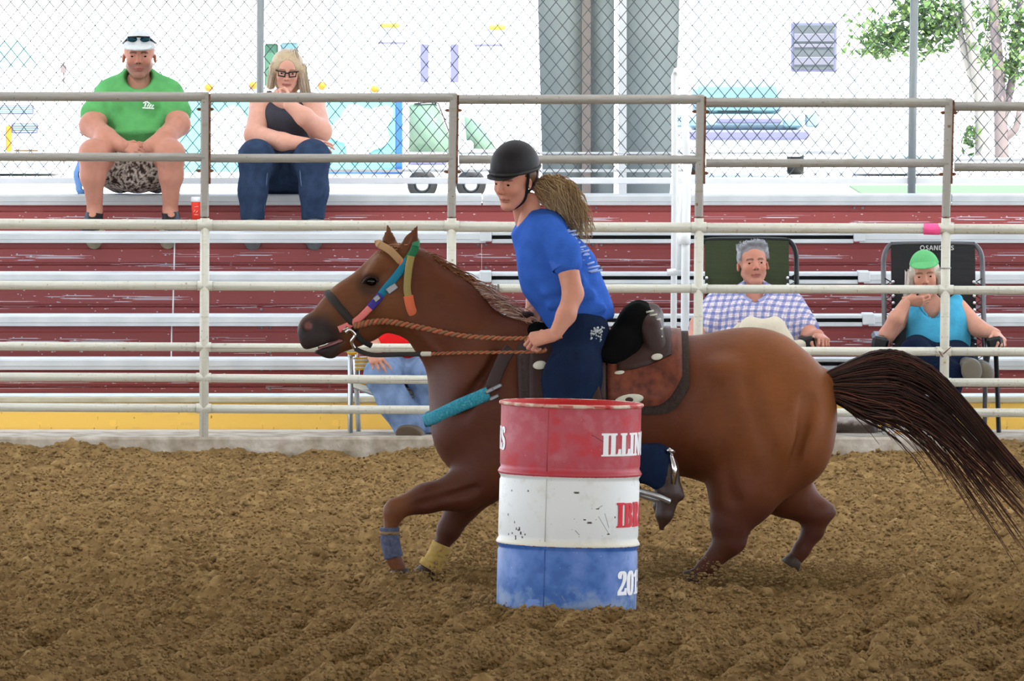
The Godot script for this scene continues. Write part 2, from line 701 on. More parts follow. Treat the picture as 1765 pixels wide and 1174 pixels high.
func build_shell():
	# roof over the arena: sheets with unseen translucent strips added for top light, open sides
	var sheet := flatmat("added_skylight_panel", Color(0.9, 0.9, 0.88), 0.9)
	sheet.backlight_enabled = true
	sheet.backlight = Color(1, 1, 1)
	var edges := [-19.5, -15.6, -13.2, -10.4, -7.4, -5.0, -2.0, 19.0]
	for k in edges.size() - 1:
		var sr := mb(true)
		var clear := k % 2 == 1
		box(sr, Vector3(-24, 8.3, edges[k]), Vector3(24, 8.34 if clear else 8.5, edges[k + 1] - 0.002), 0.004)
		structure(part("ceiling_added_skylight" if clear else "ceiling", done(sr), sheet if clear else M.white_roof), "", "")
	for e in [[-19.6, -19.5, 5.6], [19.0, 19.1, 3.6]]:  # unseen eave boards, added to hold back low light
		var sr := mb(true)
		box(sr, Vector3(-24, e[2], e[0]), Vector3(24, 8.5, e[1]), 0.01)
		structure(part("trim_added_fascia", done(sr), M.white_roof))
	var st := mb(true)
	# concrete curb under the fence and the walkway behind it
	box(st, Vector3(-9, -0.4, -12.95), Vector3(9, CURB_Y, -12.3), 0.012)
	structure(part("trim_1", done(st), M.concrete), "low concrete curb along the foot of the pipe fence", "curb")
	st = mb(true)
	box(st, Vector3(-9, -0.4, -19.4), Vector3(9, CURB_Y - 0.02, -12.952), 0.01)
	structure(part("floor_walkway", done(st), M.walkway), "pale concrete walkway between fence and bleachers", "walkway")
	# a smear of damp dirt left on the curb's face
	st = mb(true)
	var mud := []
	for k in 18:
		var a := TAU * k / 18.0
		mud.append(Vector2(0.085 * cos(a) * (1.0 + 0.2 * sin(k * 2.3)), 0.04 * sin(a) * (1.0 + 0.25 * sin(k * 1.7))))
	slab(st, Transform3D(Basis(), U(126, 774, -12.296)), mud, 0.02)
	tag(part("dirt_smear", done(st), M.dirt_clod), "smear of damp dirt stuck on the curb left of the first post", "dirt")
	# two tapered steel columns behind the bleachers
	var z := -17.75
	var col := thing("steel_column", U(960, 330, z) * Vector3(1, 0, 1), "left half of the pale grey steel column behind the rider", "column", "", "structure")
	st = mb(true)
	var f := fig(960, 330, z)
	slab(st, Transform3D(), [f2(f, 916, -420), f2(f, 1005, -420), f2(f, 1005, 420), f2(f, 938, 420)], 0.03)
	part("web_plate", done(shift(st, Vector3(0, 0, z))), M.steel_column, col)
	st = mb(true)
	box(st, f.p(1003, 420, -14), f.p(1018, -420, 16), 0.004)
	part("flange", done(st), M.steel_column_brown, col)
	st = mb(true)
	slab(st, Transform3D(), [f2(f, 1018, -420), f2(f, 1059, -420), f2(f, 1058, 420), f2(f, 1018, 420)], 0.025)
	part("side_plate", done(shift(st, Vector3(0, 0, z - 0.03))), M.steel_column, col)
	col = thing("steel_column", U(1120, 330, z) * Vector3(1, 0, 1), "right half of the pale grey steel column beside the stair rail", "column", "", "structure")
	st = mb(true)
	box(st, f.p(1066, 420, -10), f.p(1080, -420, 10), 0.004)
	part("flange", done(st), M.white_paint, col)
	st = mb(true)
	slab(st, Transform3D(), [f2(f, 1080, -420), f2(f, 1176, -420), f2(f, 1170, 60), f2(f, 1150, 420), f2(f, 1080, 420)], 0.03)
	part("web_plate", done(shift(st, Vector3(0, 0, z))), M.steel_column, col)

func f2(f: Fig, px: float, py: float) -> Vector2:
	var v := f.p(px, py)
	return Vector2(v.x, v.y)

func shift(st: SurfaceTool, by: Vector3) -> SurfaceTool:
	var o := mb(true)
	o.append_from(st.commit(), 0, Transform3D(Basis(), by))
	return o

# ---------------------------------------------------------------- dirt
var dirt_a: PackedByteArray
var dirt_b: PackedByteArray
var dirt_c: PackedByteArray
var pits := []

func noise_bytes(freq: float, oct: int, kind: int, seed_: int, ridged := false) -> PackedByteArray:
	var n := FastNoiseLite.new()
	n.noise_type = kind
	n.frequency = freq
	n.fractal_octaves = oct
	n.seed = seed_
	if ridged:
		n.fractal_type = FastNoiseLite.FRACTAL_RIDGED
	var im := n.get_seamless_image(512, 512)
	im.convert(Image.FORMAT_L8)
	return im.get_data()

func dirt_h(x: float, z: float) -> float:
	# a = clods (6 cm), b = crumbs (2 cm), c = slow swells
	var clod: float = dirt_a[(int(x * 160.0 + 4000.0) & 511) + ((int(z * 150.0 + 4000.0) & 511) << 9)] / 255.0
	var crumb: float = dirt_b[(int(x * 190.0 + 4100.0) & 511) + ((int(z * 180.0 + 4300.0) & 511) << 9)] / 255.0
	var big: float = dirt_c[(int(x * 90.0 + 4700.0) & 511) + ((int(z * 60.0 + 4900.0) & 511) << 9)] / 255.0
	crumb = absf(crumb - 0.5) * 2.0
	clod = absf(clod - 0.5) * 2.0
	var h := (clod - 0.35) * 0.042 + (crumb - 0.35) * 0.034 + (big - 0.5) * 0.10
	# harrow ridges near the camera, running away to the right
	var near := smoothstep(0.0, 1.6, z)
	if near > 0.0:
		var u := (x + z * 0.30 + (big - 0.5) * 0.06) / 0.235
		var w := 0.5 + 0.5 * sin(u * TAU)
		h = lerpf(h, h * 0.75, near) + near * (sqrt(w) * 0.10 - 0.07)
	else:
		h *= 1.0 - 0.25 * smoothstep(-4.0, -10.0, z)
	if z < -11.6:
		h += 0.05 * smoothstep(-11.6, -12.3, z) * (0.4 + big)
	return h

func build_ground():
	dirt_a = noise_bytes(0.028, 3, FastNoiseLite.TYPE_SIMPLEX_SMOOTH, 4)
	dirt_b = noise_bytes(0.075, 4, FastNoiseLite.TYPE_SIMPLEX_SMOOTH, 5)
	dirt_c = noise_bytes(0.012, 3, FastNoiseLite.TYPE_SIMPLEX, 6)
	# hoof pits: [x, z, half length, half depth, how deep]
	for q in [[380, 985, 70, 20, 0.09], [470, 968, 60, 14, 0.06], [200, 1005, 70, 14, 0.05], [610, 1003, 50, 16, 0.06], [660, 965, 30, 10, 0.05], [120, 1020, 60, 12, 0.05], [760, 1000, 60, 16, 0.05], [1200, 1000, 60, 20, 0.07], [1380, 985, 50, 14, 0.06], [1740, 1070, 70, 26, 0.10], [1640, 1035, 60, 20, 0.06], [1500, 1035, 70, 18, 0.06], [620, 1040, 60, 14, 0.04], [1050, 1075, 40, 14, 0.05], [1560, 800, 40, 8, 0.05], [330, 800, 60, 6, 0.05], [860, 1065, 40, 10, 0.03]]:
		var z := zground(q[1])
		var s := S(z)
		pits.append([U(q[0], q[1], z).x, z, q[2] / s, q[3] / s / 0.07, q[4]])
	var x0 := -3.6
	var z0 := -12.32
	var dx := 0.0125
	var dz := 0.019
	var nx := 577
	var nz := 900
	var pos := PackedVector3Array()
	pos.resize(nx * nz)
	var nor := PackedVector3Array()
	nor.resize(nx * nz)
	var hs := PackedFloat32Array()
	hs.resize(nx * nz)
	for j in nz:
		var z := z0 + j * dz
		for i in nx:
			hs[j * nx + i] = dirt_h(x0 + i * dx, z)
	# the worked ground thins out to the plain dirt at its sides and front
	for j in nz:
		for i in nx:
			var e := minf(minf(i, nx - 1 - i) * dx, (nz - 1 - j) * dz) / 0.35
			if e < 1.0:
				hs[j * nx + i] = lerpf(-0.028, hs[j * nx + i], smoothstep(0.15, 1.0, e))
	for q in pits:
		var i0 := maxi(0, int((q[0] - q[2] * 2.2 - x0) / dx))
		var i1 := mini(nx - 1, int((q[0] + q[2] * 2.2 - x0) / dx))
		var j0 := maxi(0, int((q[1] - q[3] * 2.2 - z0) / dz))
		var j1 := mini(nz - 1, int((q[1] + q[3] * 2.2 - z0) / dz))
		for j in range(j0, j1 + 1):
			for i in range(i0, i1 + 1):
				var ex: float = (x0 + i * dx - q[0]) / q[2]
				var ez: float = (z0 + j * dz - q[1]) / q[3]
				var r2 := ex * ex + ez * ez
				hs[j * nx + i] += 1.3 * q[4] * (0.75 * r2 * exp(-r2 * 1.1) - 0.9 * exp(-r2 * 1.8))
	for j in nz:
		for i in nx:
			var k := j * nx + i
			pos[k] = Vector3(x0 + i * dx, hs[k], z0 + j * dz)
			var l := hs[k - 1] if i > 0 else hs[k]
			var r := hs[k + 1] if i < nx - 1 else hs[k]
			var b := hs[k - nx] if j > 0 else hs[k]
			var f := hs[k + nx] if j < nz - 1 else hs[k]
			nor[k] = Vector3((l - r) / (2.0 * dx), 1.0, (b - f) / (2.0 * dz)).normalized()
	var idx := PackedInt32Array()
	idx.resize((nx - 1) * (nz - 1) * 6)
	var t := 0
	for j in nz - 1:
		for i in nx - 1:
			var k := j * nx + i
			idx[t] = k
			idx[t + 1] = k + 1
			idx[t + 2] = k + nx
			idx[t + 3] = k + 1
			idx[t + 4] = k + nx + 1
			idx[t + 5] = k + nx
			t += 6
	var ar := []
	ar.resize(Mesh.ARRAY_MAX)
	ar[Mesh.ARRAY_VERTEX] = pos
	ar[Mesh.ARRAY_NORMAL] = nor
	ar[Mesh.ARRAY_INDEX] = idx
	var me := ArrayMesh.new()
	me.add_surface_from_arrays(Mesh.PRIMITIVE_TRIANGLES, ar)
	var ground := part("floor", me, M.dirt)
	structure(ground, "churned brown dirt of the arena floor with harrow ridges", "ground")
	# plain dirt further out on both sides and towards the camera
	var st := mb(true)
	for q in [[-26.0, -3.57, -12.32, 19.0], [3.57, 26.0, -12.32, 19.0], [-3.57, 3.57, 4.74, 19.0]]:
		quad(st, Vector3(q[0], -0.02, q[2]), Vector3(q[1], -0.02, q[2]), Vector3(q[1], -0.02, q[3]), Vector3(q[0], -0.02, q[3]))
	structure(part("floor_outer", done(st), M.dirt), "plain brown dirt at the arena's sides", "ground")
	# loose clods
	for kind in 3:
		var fl := FastNoiseLite.new()
		fl.seed = 40 + kind
		fl.frequency = 1.1
		var s := SphereMesh.new()
		s.radial_segments = 9
		s.rings = 5
		var am := s.get_mesh_arrays()
		var pv: PackedVector3Array = am[Mesh.ARRAY_VERTEX]
		var cm := SurfaceTool.new()
		cm.begin(Mesh.PRIMITIVE_TRIANGLES)
		for i in am[Mesh.ARRAY_INDEX]:
			var p := pv[i] * 2.0
			p *= 0.8 + 0.5 * fl.get_noise_3dv(p * 0.9) + 0.25 * fl.get_noise_3dv(p * 2.6)
			cm.add_vertex(p * Vector3(1, 0.75, 0.9))
		cm.index()
		cm.generate_normals()
		var mm := MultiMesh.new()
		mm.transform_format = MultiMesh.TRANSFORM_3D
		mm.mesh = cm.commit()
		mm.mesh.surface_set_material(0, M.dirt_clod)
		var n: int = [120000, 50000, 4000][kind]
		mm.instance_count = n
		for k in n:
			var x := rng.randf_range(-3.3, 3.3)
			var z := rng.randf_range(-12.2, 4.4)
			if kind == 0 and k % 3 == 0:
				z = rng.randf_range(-1.0, 4.4)
			var r: float = [0.005, 0.007, 0.010][kind] + [0.007, 0.009, 0.014][kind] * pow(rng.randf(), 2.0)
			if kind == 2 and k % 14 == 0:
				r = rng.randf_range(0.026, 0.045)
			var i := clampi(int((x - x0) / dx), 0, nx - 1)
			var j := clampi(int((z - z0) / dz), 0, nz - 1)
			var b := Basis.from_euler(Vector3(rng.randf_range(-0.5, 0.5), rng.randf() * TAU, rng.randf_range(-0.5, 0.5))).scaled(Vector3(r, r, r))
			mm.set_instance_transform(k, Transform3D(b, Vector3(x, hs[j * nx + i] + r * 0.15, z)))
		var mi := MultiMeshInstance3D.new()
		mi.name = "dirt_clods" if kind == 0 else "dirt_clods_%03d" % kind
		mi.multimesh = mm
		add_child(mi)
		tag(mi, ["small loose dirt clods scattered thickly over the arena floor", "medium rounded dirt clods scattered over the arena floor", "larger lumpy dirt clods scattered over the arena floor"][kind], "dirt", "", "stuff")

func zground(py: float) -> float:
	# depth at which the plane y = 0 shows at that row
	var v := view_basis * Vector3(0, (587.0 - py) / FOCAL, -1.0)
	return EYE.z - EYE.y / v.y * v.z

# ---------------------------------------------------------------- bleachers
var rows := [[616.0, -13.75], [541.0, -14.45], [468.0, -15.15], [398.0, -15.85], [333.0, -16.55]]

func riser_profile(yt: float, yb: float, z: float) -> Array:
	# a sheet with a folded lip and two stepped ribs
	var h := yt - yb
	return [Vector2(z, yt), Vector2(z, yt - h * 0.1), Vector2(z - 0.018, yt - h * 0.13), Vector2(z - 0.018, yt - h * 0.26), Vector2(z, yt - h * 0.30), Vector2(z, yt - h * 0.69), Vector2(z - 0.02, yt - h * 0.71), Vector2(z - 0.02, yt - h * 0.76), Vector2(z, yt - h * 0.8), Vector2(z, yt - h * 0.96), Vector2(z - 0.01, yb)]

func riser(prof: Array, x0: float, x1: float, uoff: float) -> SurfaceTool:
	var st := mb(true)
	var yt: float = prof[0].y
	var hh: float = yt - prof[-1].y
	for k in prof.size() - 1:
		var a: Vector2 = prof[k]
		var b: Vector2 = prof[k + 1]
		var ps := [Vector3(x0, a.y, a.x), Vector3(x1, a.y, a.x), Vector3(x1, b.y, b.x), Vector3(x0, b.y, b.x)]
		for c in [0, 1, 2, 0, 2, 3]:
			st.set_uv(Vector2(uoff + ps[c].x / 3.0, (yt - ps[c].y) / hh * 0.96))
			st.add_vertex(ps[c])
		# back of the sheet
		var zb := -0.05
		if k == 0:
			for c in [0, 2, 1, 0, 3, 2]:
				var q: Vector3 = [Vector3(x0, yt, a.x + zb), Vector3(x1, yt, a.x + zb), Vector3(x1, prof[-1].y, a.x + zb), Vector3(x0, prof[-1].y, a.x + zb)][c]
				st.set_uv(Vector2(uoff, 0.01))
				st.add_vertex(q)
	return st

func build_bleachers():
	var bl := thing("bleachers", Vector3(0, CURB_Y, -15.2), "five-row bleachers with aluminium planks and chipped dark red risers", "bleachers")
	var xl := -6.2
	var xr := 6.2
	var aisle0 := U(836, 500, -14.5).x
	var aisle1 := U(1497, 500, -14.5).x
	for k in 5:
		var z: float = rows[k][1]
		var y: float = U(200, rows[k][0] + 2.0, z).y
		var d := 0.048
		var depth := 0.27
		var plank := [Vector2(z, y - d + 0.006), Vector2(z, y - 0.012), Vector2(z - 0.006, y - 0.003), Vector2(z - 0.02, y), Vector2(z - depth, y), Vector2(z - depth, y - d), Vector2(z - 0.03, y - d), Vector2(z - 0.03, y - d - 0.016), Vector2(z - 0.006, y - d - 0.016), Vector2(z - 0.004, y - d + 0.004)]
		var spans := [[xl, aisle0], [aisle1, xr]] if k < 4 else [[xl, U(830, 340, z).x], [U(832, 340, z).x, U(1640, 340, z).x], [U(1641, 340, z).x, xr]]
		for sp in spans:
			var st := mb(true)
			along_x(st, plank, sp[0], sp[1])
			part("seat_plank", done(st), M.aluminium, bl)
			# end caps
			if k < 4:
				var ex: float = sp[1] if sp[0] == xl else sp[0]
				var cap_ := mb(true)
				box(cap_, Vector3(ex - 0.035, y - d - 0.008, z - depth - 0.004), Vector3(ex + 0.035, y + 0.006, z + 0.006), 0.005)
				part("end_cap", done(cap_), M.aluminium, bl)
		if k < 4:
			# aisle step: two bars with a dark slot
			for b in [[0.0, 0.02, 0.0, 0.24], [0.042, 0.066, 0.01, 0.06]]:
				var st2 := mb(true)
				box(st2, Vector3(aisle0 + 0.035, y - b[1], z - b[3]), Vector3(aisle1 - 0.035, y - b[0], z - b[2]), 0.004)
				part("step_bar", done(st2), M.aluminium, bl)
			var st3 := mb(true)
			box(st3, Vector3(aisle0 + 0.03, y - 0.05, z - 0.075), Vector3(aisle1 - 0.03, y - 0.015, z - 0.065), 0.001)
			part("step_slot", done(st3), M.dark_gap, bl)
		# riser under this plank reaches down to the foot board behind the next plank
		var yb: float = U(200, rows[k - 1][0] - 1.0, z).y - 0.02 if k > 0 else U(200, 684, z + 0.1).y
		var zr := z - 0.035
		if k < 4:
			zr = z - 0.34
		var cuts := [xl, U([300, 455, 440, 830, 1020][k], 400, z).x, U([1010, 1020, 1040, 1030, 1480][k], 400, z).x, xr]
		if k == 0:
			cuts = [xl, U(455, 400, z).x, xr]
		for c in cuts.size() - 1:
			var rs := riser(riser_profile(y - d - 0.005, yb, zr), cuts[c], cuts[c + 1] - 0.0004, rng.randf())
			part("riser_sheet", done(rs), M.red_siding, bl)
			# screw heads beside the seam
			if c > 0:
				for e in [-0.025, 0.025]:
					for fy in [0.18, 0.86]:
						if e < 0 and fy > 0.5:
							continue
						var sc := mb()
						ball(sc, Transform3D(Basis(), Vector3(cuts[c] + e, lerpf(y - d, yb, fy), zr + 0.002 - (0.018 if fy < 0.5 else 0.0))), Vector3(0.009, 0.009, 0.006), 8, 4)
						part("screw", done(sc), M.galvanised, bl)
		# foot board in front of the riser of the row above
		if k > 0:
			var fb := mb(true)
			box(fb, Vector3(xl, yb - 0.05, z - 0.10), Vector3(xr, yb - 0.005, z + 0.28), 0.006)
			part("foot_board", done(fb), M.aluminium, bl)
	# bottom boards
	var z0 := -13.62
	var t := mb(true)
	box(t, Vector3(xl, U(200, 694, z0).y, z0 - 0.06), Vector3(xr, U(200, 684, z0).y, z0 + 0.02), 0.006)
	part("trim_board", done(t), M.cream_trim, bl)
	t = mb(true)
	box(t, Vector3(xl, U(200, 744, z0).y, z0 - 0.06), Vector3(xr, U(200, 694, z0).y, z0), 0.004)
	part("base_board", done(t), M.yellow_board, bl)
	t = mb(true)
	box(t, Vector3(xl, CURB_Y - 0.03, z0 - 0.06), Vector3(xr, U(200, 744, z0).y, z0 + 0.006), 0.004)
	part("base_trim", done(t), M.cream_trim, bl)
	# thin white cords hanging in front of the risers
	for c in [[300, 418, 465, 3], [298, 498, 540, 2], [295, 560, 640, 1]]:
		var zz: float = rows[c[3]][1] - 0.06
		t = mb()
		tube(t, [U(c[0] + 1, c[1], zz), U(c[0], c[2], zz)], 0.0045, 6)
		part("brace_rod", done(t), M.white_paint, bl)
	# white stair rail of the aisle
	var hr := thing("stair_rail", U(1180, 590, -14.0) * Vector3(1, 0, 1) + Vector3(0, CURB_Y, 0), "white pipe handrail beside the bleacher aisle at the column", "handrail")
	var pipes := [
		["post", [[1160, 700, -14.3], [1163, 300, -14.3], [1162, 132, -14.3], [1166, 122, -14.3], [1172, 121, -14.2]], 0.018],
		["post", [[1172, 121, -14.2], [1178, 140, -14.1], [1183, 260, -14.0], [1186, 330, -14.0]], 0.022],
		["post", [[1179, 720, -13.9], [1182, 420, -13.9], [1184, 300, -13.95], [1186, 284, -14.0]], 0.024],
		["collar", [[1180, 421, -13.9], [1180, 400, -13.9]], 0.034],
		["post", [[1170, 465, -13.95], [1173, 380, -13.95], [1176, 330, -14.0]], 0.02],
		["foot", [[1150, 470, -13.95], [1175, 468, -13.95]], 0.02],
	]
	for q in pipes:
		var pts := []
		for p in q[1]:
			pts.append(U(p[0], p[1], p[2]))
		t = mb()
		tube(t, pts, q[2], 12)
		part(q[0], done(t), M.white_paint, hr)

# ---------------------------------------------------------------- chain link behind the top row
func build_chain_link():
	var z := -17.15
	var cl := thing("chain_link_fence", Vector3(0, CURB_Y, z), "tall grey chain link fence behind the top bleacher row", "fence")
	var f := fig(0, 300, z)
	var st := mb()
	var w := 11.18
	var hh := 13.5
	var rad := 0.0025
	# woven wires: every wire is a zigzag standing on end
	for k in range(-8, 168):
		var pts := []
		for j in 27:
			var left := (j + k) % 2 == 0
			pts.append(f.p(8 + k * w + (0.0 if left else w), 314 - j * hh, -1.5 if left else 1.5))
		wire(st, pts, rad)
	part("wire_mesh", done(st), M.wire, cl, "", "stuff")
	for q in [[447, 0.0, 0.021], [1573, -3.0, 0.024]]:
		st = mb()
		tube(st, [f.p(q[0] + q[1], 420, 4), f.p(q[0] + 3, -60, 4)], q[2] * 1.05, 12)
		part("post", done(st), M.galvanised, cl)
	st = mb(true)
	box(st, f.p(-110, 317, -4), f.p(1880, 306, 3), 0.004)
	part("bottom_rail", done(st), M.white_paint, cl)
	for q in [[790, 1460, 262, 266], [560, 1180, 292, 297], [1460, 1900, 273, 279]]:
		st = mb(true)
		box(st, f.p(q[0], q[3], -8), f.p(q[1], q[2], -4), 0.003)
		part("cross_rail", done(st), M.white_paint, cl)

func wire(st: SurfaceTool, pts: Array, r: float):
	for k in pts.size() - 1:
		var a: Vector3 = pts[k]
		var b: Vector3 = pts[k + 1]
		var d := (b - a).normalized()
		var u := d.cross(Vector3.BACK).normalized() * r
		var v := Vector3(0, 0, r)
		var e := d * r * 0.8
		a -= e
		b += e
		quad(st, a + u, b + u, b + v, a + v)
		quad(st, a + v, b + v, b - u, a - u)
		quad(st, a - u, b - u, b - v, a - v)
		quad(st, a - v, b - v, b + u, a + u)

# ---------------------------------------------------------------- the pipe fence
func build_fence():
	var z := FENCE_Z
	var f := fig(882, 600, z)
	# post: x at y=170, x at y=390, x at y=745
	var posts := [[-74, -76, -78], [354, 353, 350.5], [782, 778.5, 776], [1208, 1205, 1202], [1636, 1631, 1627], [2064, 2058, 2054]]
	# seven rails per section: centre height at its left and right end
	var rails := [
		[[166, 166.5], [270, 271], [385, 387.5], [491.5, 492.5], [596.5, 598], [649.5, 651], [702, 704]],
		[[168, 168], [272.5, 272.5], [388, 389], [493, 494.5], [599, 600], [652, 655], [705, 707]],
		[[171, 171], [274.5, 275], [391, 392], [496.5, 497.5], [601.5, 603], [656, 657.5], [709, 710]],
		[[176.5, 177], [281, 281], [392.5, 394], [498, 499], [605, 606], [660, 660], [711.5, 711.5]],
		[[183, 183.5], [288, 288], [394.5, 396], [500, 501], [606, 607], [659.5, 660], [711.5, 712]],
	]
	var where := ["before the man in the green shirt", "before the woman in the grey tank top", "behind the rider and the horse's neck", "before the man in the plaid shirt", "at the right edge beyond the pink tape"]
	for k in 5:
		var a: Array = posts[k]
		var b: Array = posts[k + 1]
		var sec := thing("pipe_fence_section", f.p(b[2], 745) * Vector3(1, 0, 1) + Vector3(0, CURB_Y, 0), "cream pipe fence section " + where[k], "fence", "sections of the cream pipe fence")
		for j in 7:
			var ry: Array = rails[k][j]
			var col := 0 if j < 2 else (1 if j < 4 else 2)
			var st := mb()
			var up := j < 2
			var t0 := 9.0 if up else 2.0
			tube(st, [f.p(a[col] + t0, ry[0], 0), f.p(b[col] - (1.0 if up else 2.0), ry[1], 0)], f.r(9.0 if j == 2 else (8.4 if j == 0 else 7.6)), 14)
			part("rail", done(st), M.cream_pipe_dull_backlit if up else M.cream_pipe, sec)
			if not up:
				# weld collars
				st = mb()
				tube(st, [f.p(b[col] - 13, ry[1], 0), f.p(b[col] + 13, lerpf(ry[1], rails[mini(k + 1, 4)][j][0], 0.5), 0)], f.r(9.6 if j == 2 else 8.4), 12)
				part("weld", done(st), M.cream_pipe, sec)
		# lower post
		var st2 := mb()
		tube(st2, [f.p(b[2], 775, 0), f.p(b[1], 376, 0)], f.r(8.2), 14)
		part("post", done(st2), M.cream_pipe, sec)
		# rusty gap where the upper frame is stood on the lower one
		st2 = mb()
		tube(st2, [f.p(b[1], 377, 0), f.p(b[1], 373, 0)], f.r(6.0), 10)
		part("joint", done(st2), M.rust, sec)
		# upper frame post (two angle irons back to back)
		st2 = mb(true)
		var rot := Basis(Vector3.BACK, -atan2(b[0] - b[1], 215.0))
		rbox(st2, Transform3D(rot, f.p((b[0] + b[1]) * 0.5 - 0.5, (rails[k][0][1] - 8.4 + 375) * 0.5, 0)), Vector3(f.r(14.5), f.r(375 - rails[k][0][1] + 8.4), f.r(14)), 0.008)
		part("frame_post", done(st2), M.cream_pipe_dull_backlit, sec)
		st2 = mb(true)
		rbox(st2, Transform3D(rot, f.p((b[0] + b[1]) * 0.5 + 8.4, (rails[k][0][1] - 4 + 316) * 0.5, 0)), Vector3(f.r(3), f.r(318 - rails[k][0][1] + 4), f.r(12)), 0.002)
		part("edge_angle", done(st2), M.rust, sec)
		for by in [188, 294]:
			for e in [-1, 1]:
				st2 = mb()
				var px: float = lerpf(b[0], b[1], (by - 170.0) / 220.0)
				tube(st2, [f.p(px + e * 8, by + k * 2, 2), f.p(px + e * 13, by + k * 2, 2)], f.r(3.2), 6)
				tube(st2, [f.p(px + e * 13, by + k * 2, 2), f.p(px + e * 15, by + k * 2, 2)], f.r(1.8), 6)
				part("bolt", done(st2), M.rust, sec)
	# pink tape, a wire twist and a small sticker
	var st3 := mb()
	tube(st3, [f.p(1592, 394.5, 0), f.p(1620, 395, 0)], f.r(9.9), 14)
	tag(part("flagging_tape", done(st3), flatmat("pink_tape", Color(1.0, 0.36, 0.6), 0.5)), "bright pink tape wrapped round the fence rail by the post", "tape")
	st3 = mb()
	for e in [[-10, 605, -4, 615], [-3, 610, 10, 598]]:
		tube(st3, [f.p(1629 + e[0], e[1], 8), f.p(1629 + e[2], e[3], 9)], 0.003, 5)
	tag(part("wire_tie", done(st3), M.rust), "thin wire tie crossed over the post before the turquoise top", "wire")
	st3 = mb()
	tube(st3, [f.p(1621, 462, 0), f.p(1640, 461, 0)], f.r(0.8), 5)
	for k in 5:
		var aa := k * 0.7
		tube(st3, [f.p(1630 + 9 * cos(aa), 462, 9 * sin(aa)), f.p(1630 + 9 * cos(aa + 0.8), 462, 9 * sin(aa + 0.8))], f.r(1.0), 5)
	tag(part("wire_tie", done(st3), M.galvanised), "grey wire wound round the post beside the green cap", "wire")
	st3 = mb(true)
	st3.set_smooth_group(-1)
	for k in 4:
		box(st3, f.p(842 + k * 5, 503, 7.4), f.p(845.5 + k * 5, 489.5 if k % 2 else 491, 7.9), 0.0005)
	tag(part("sticker", done(st3), flatmat("sticker_grey", Color(0.45, 0.45, 0.47), 0.5)), "small worn grey sticker on the rail beside the horse's mane", "sticker")

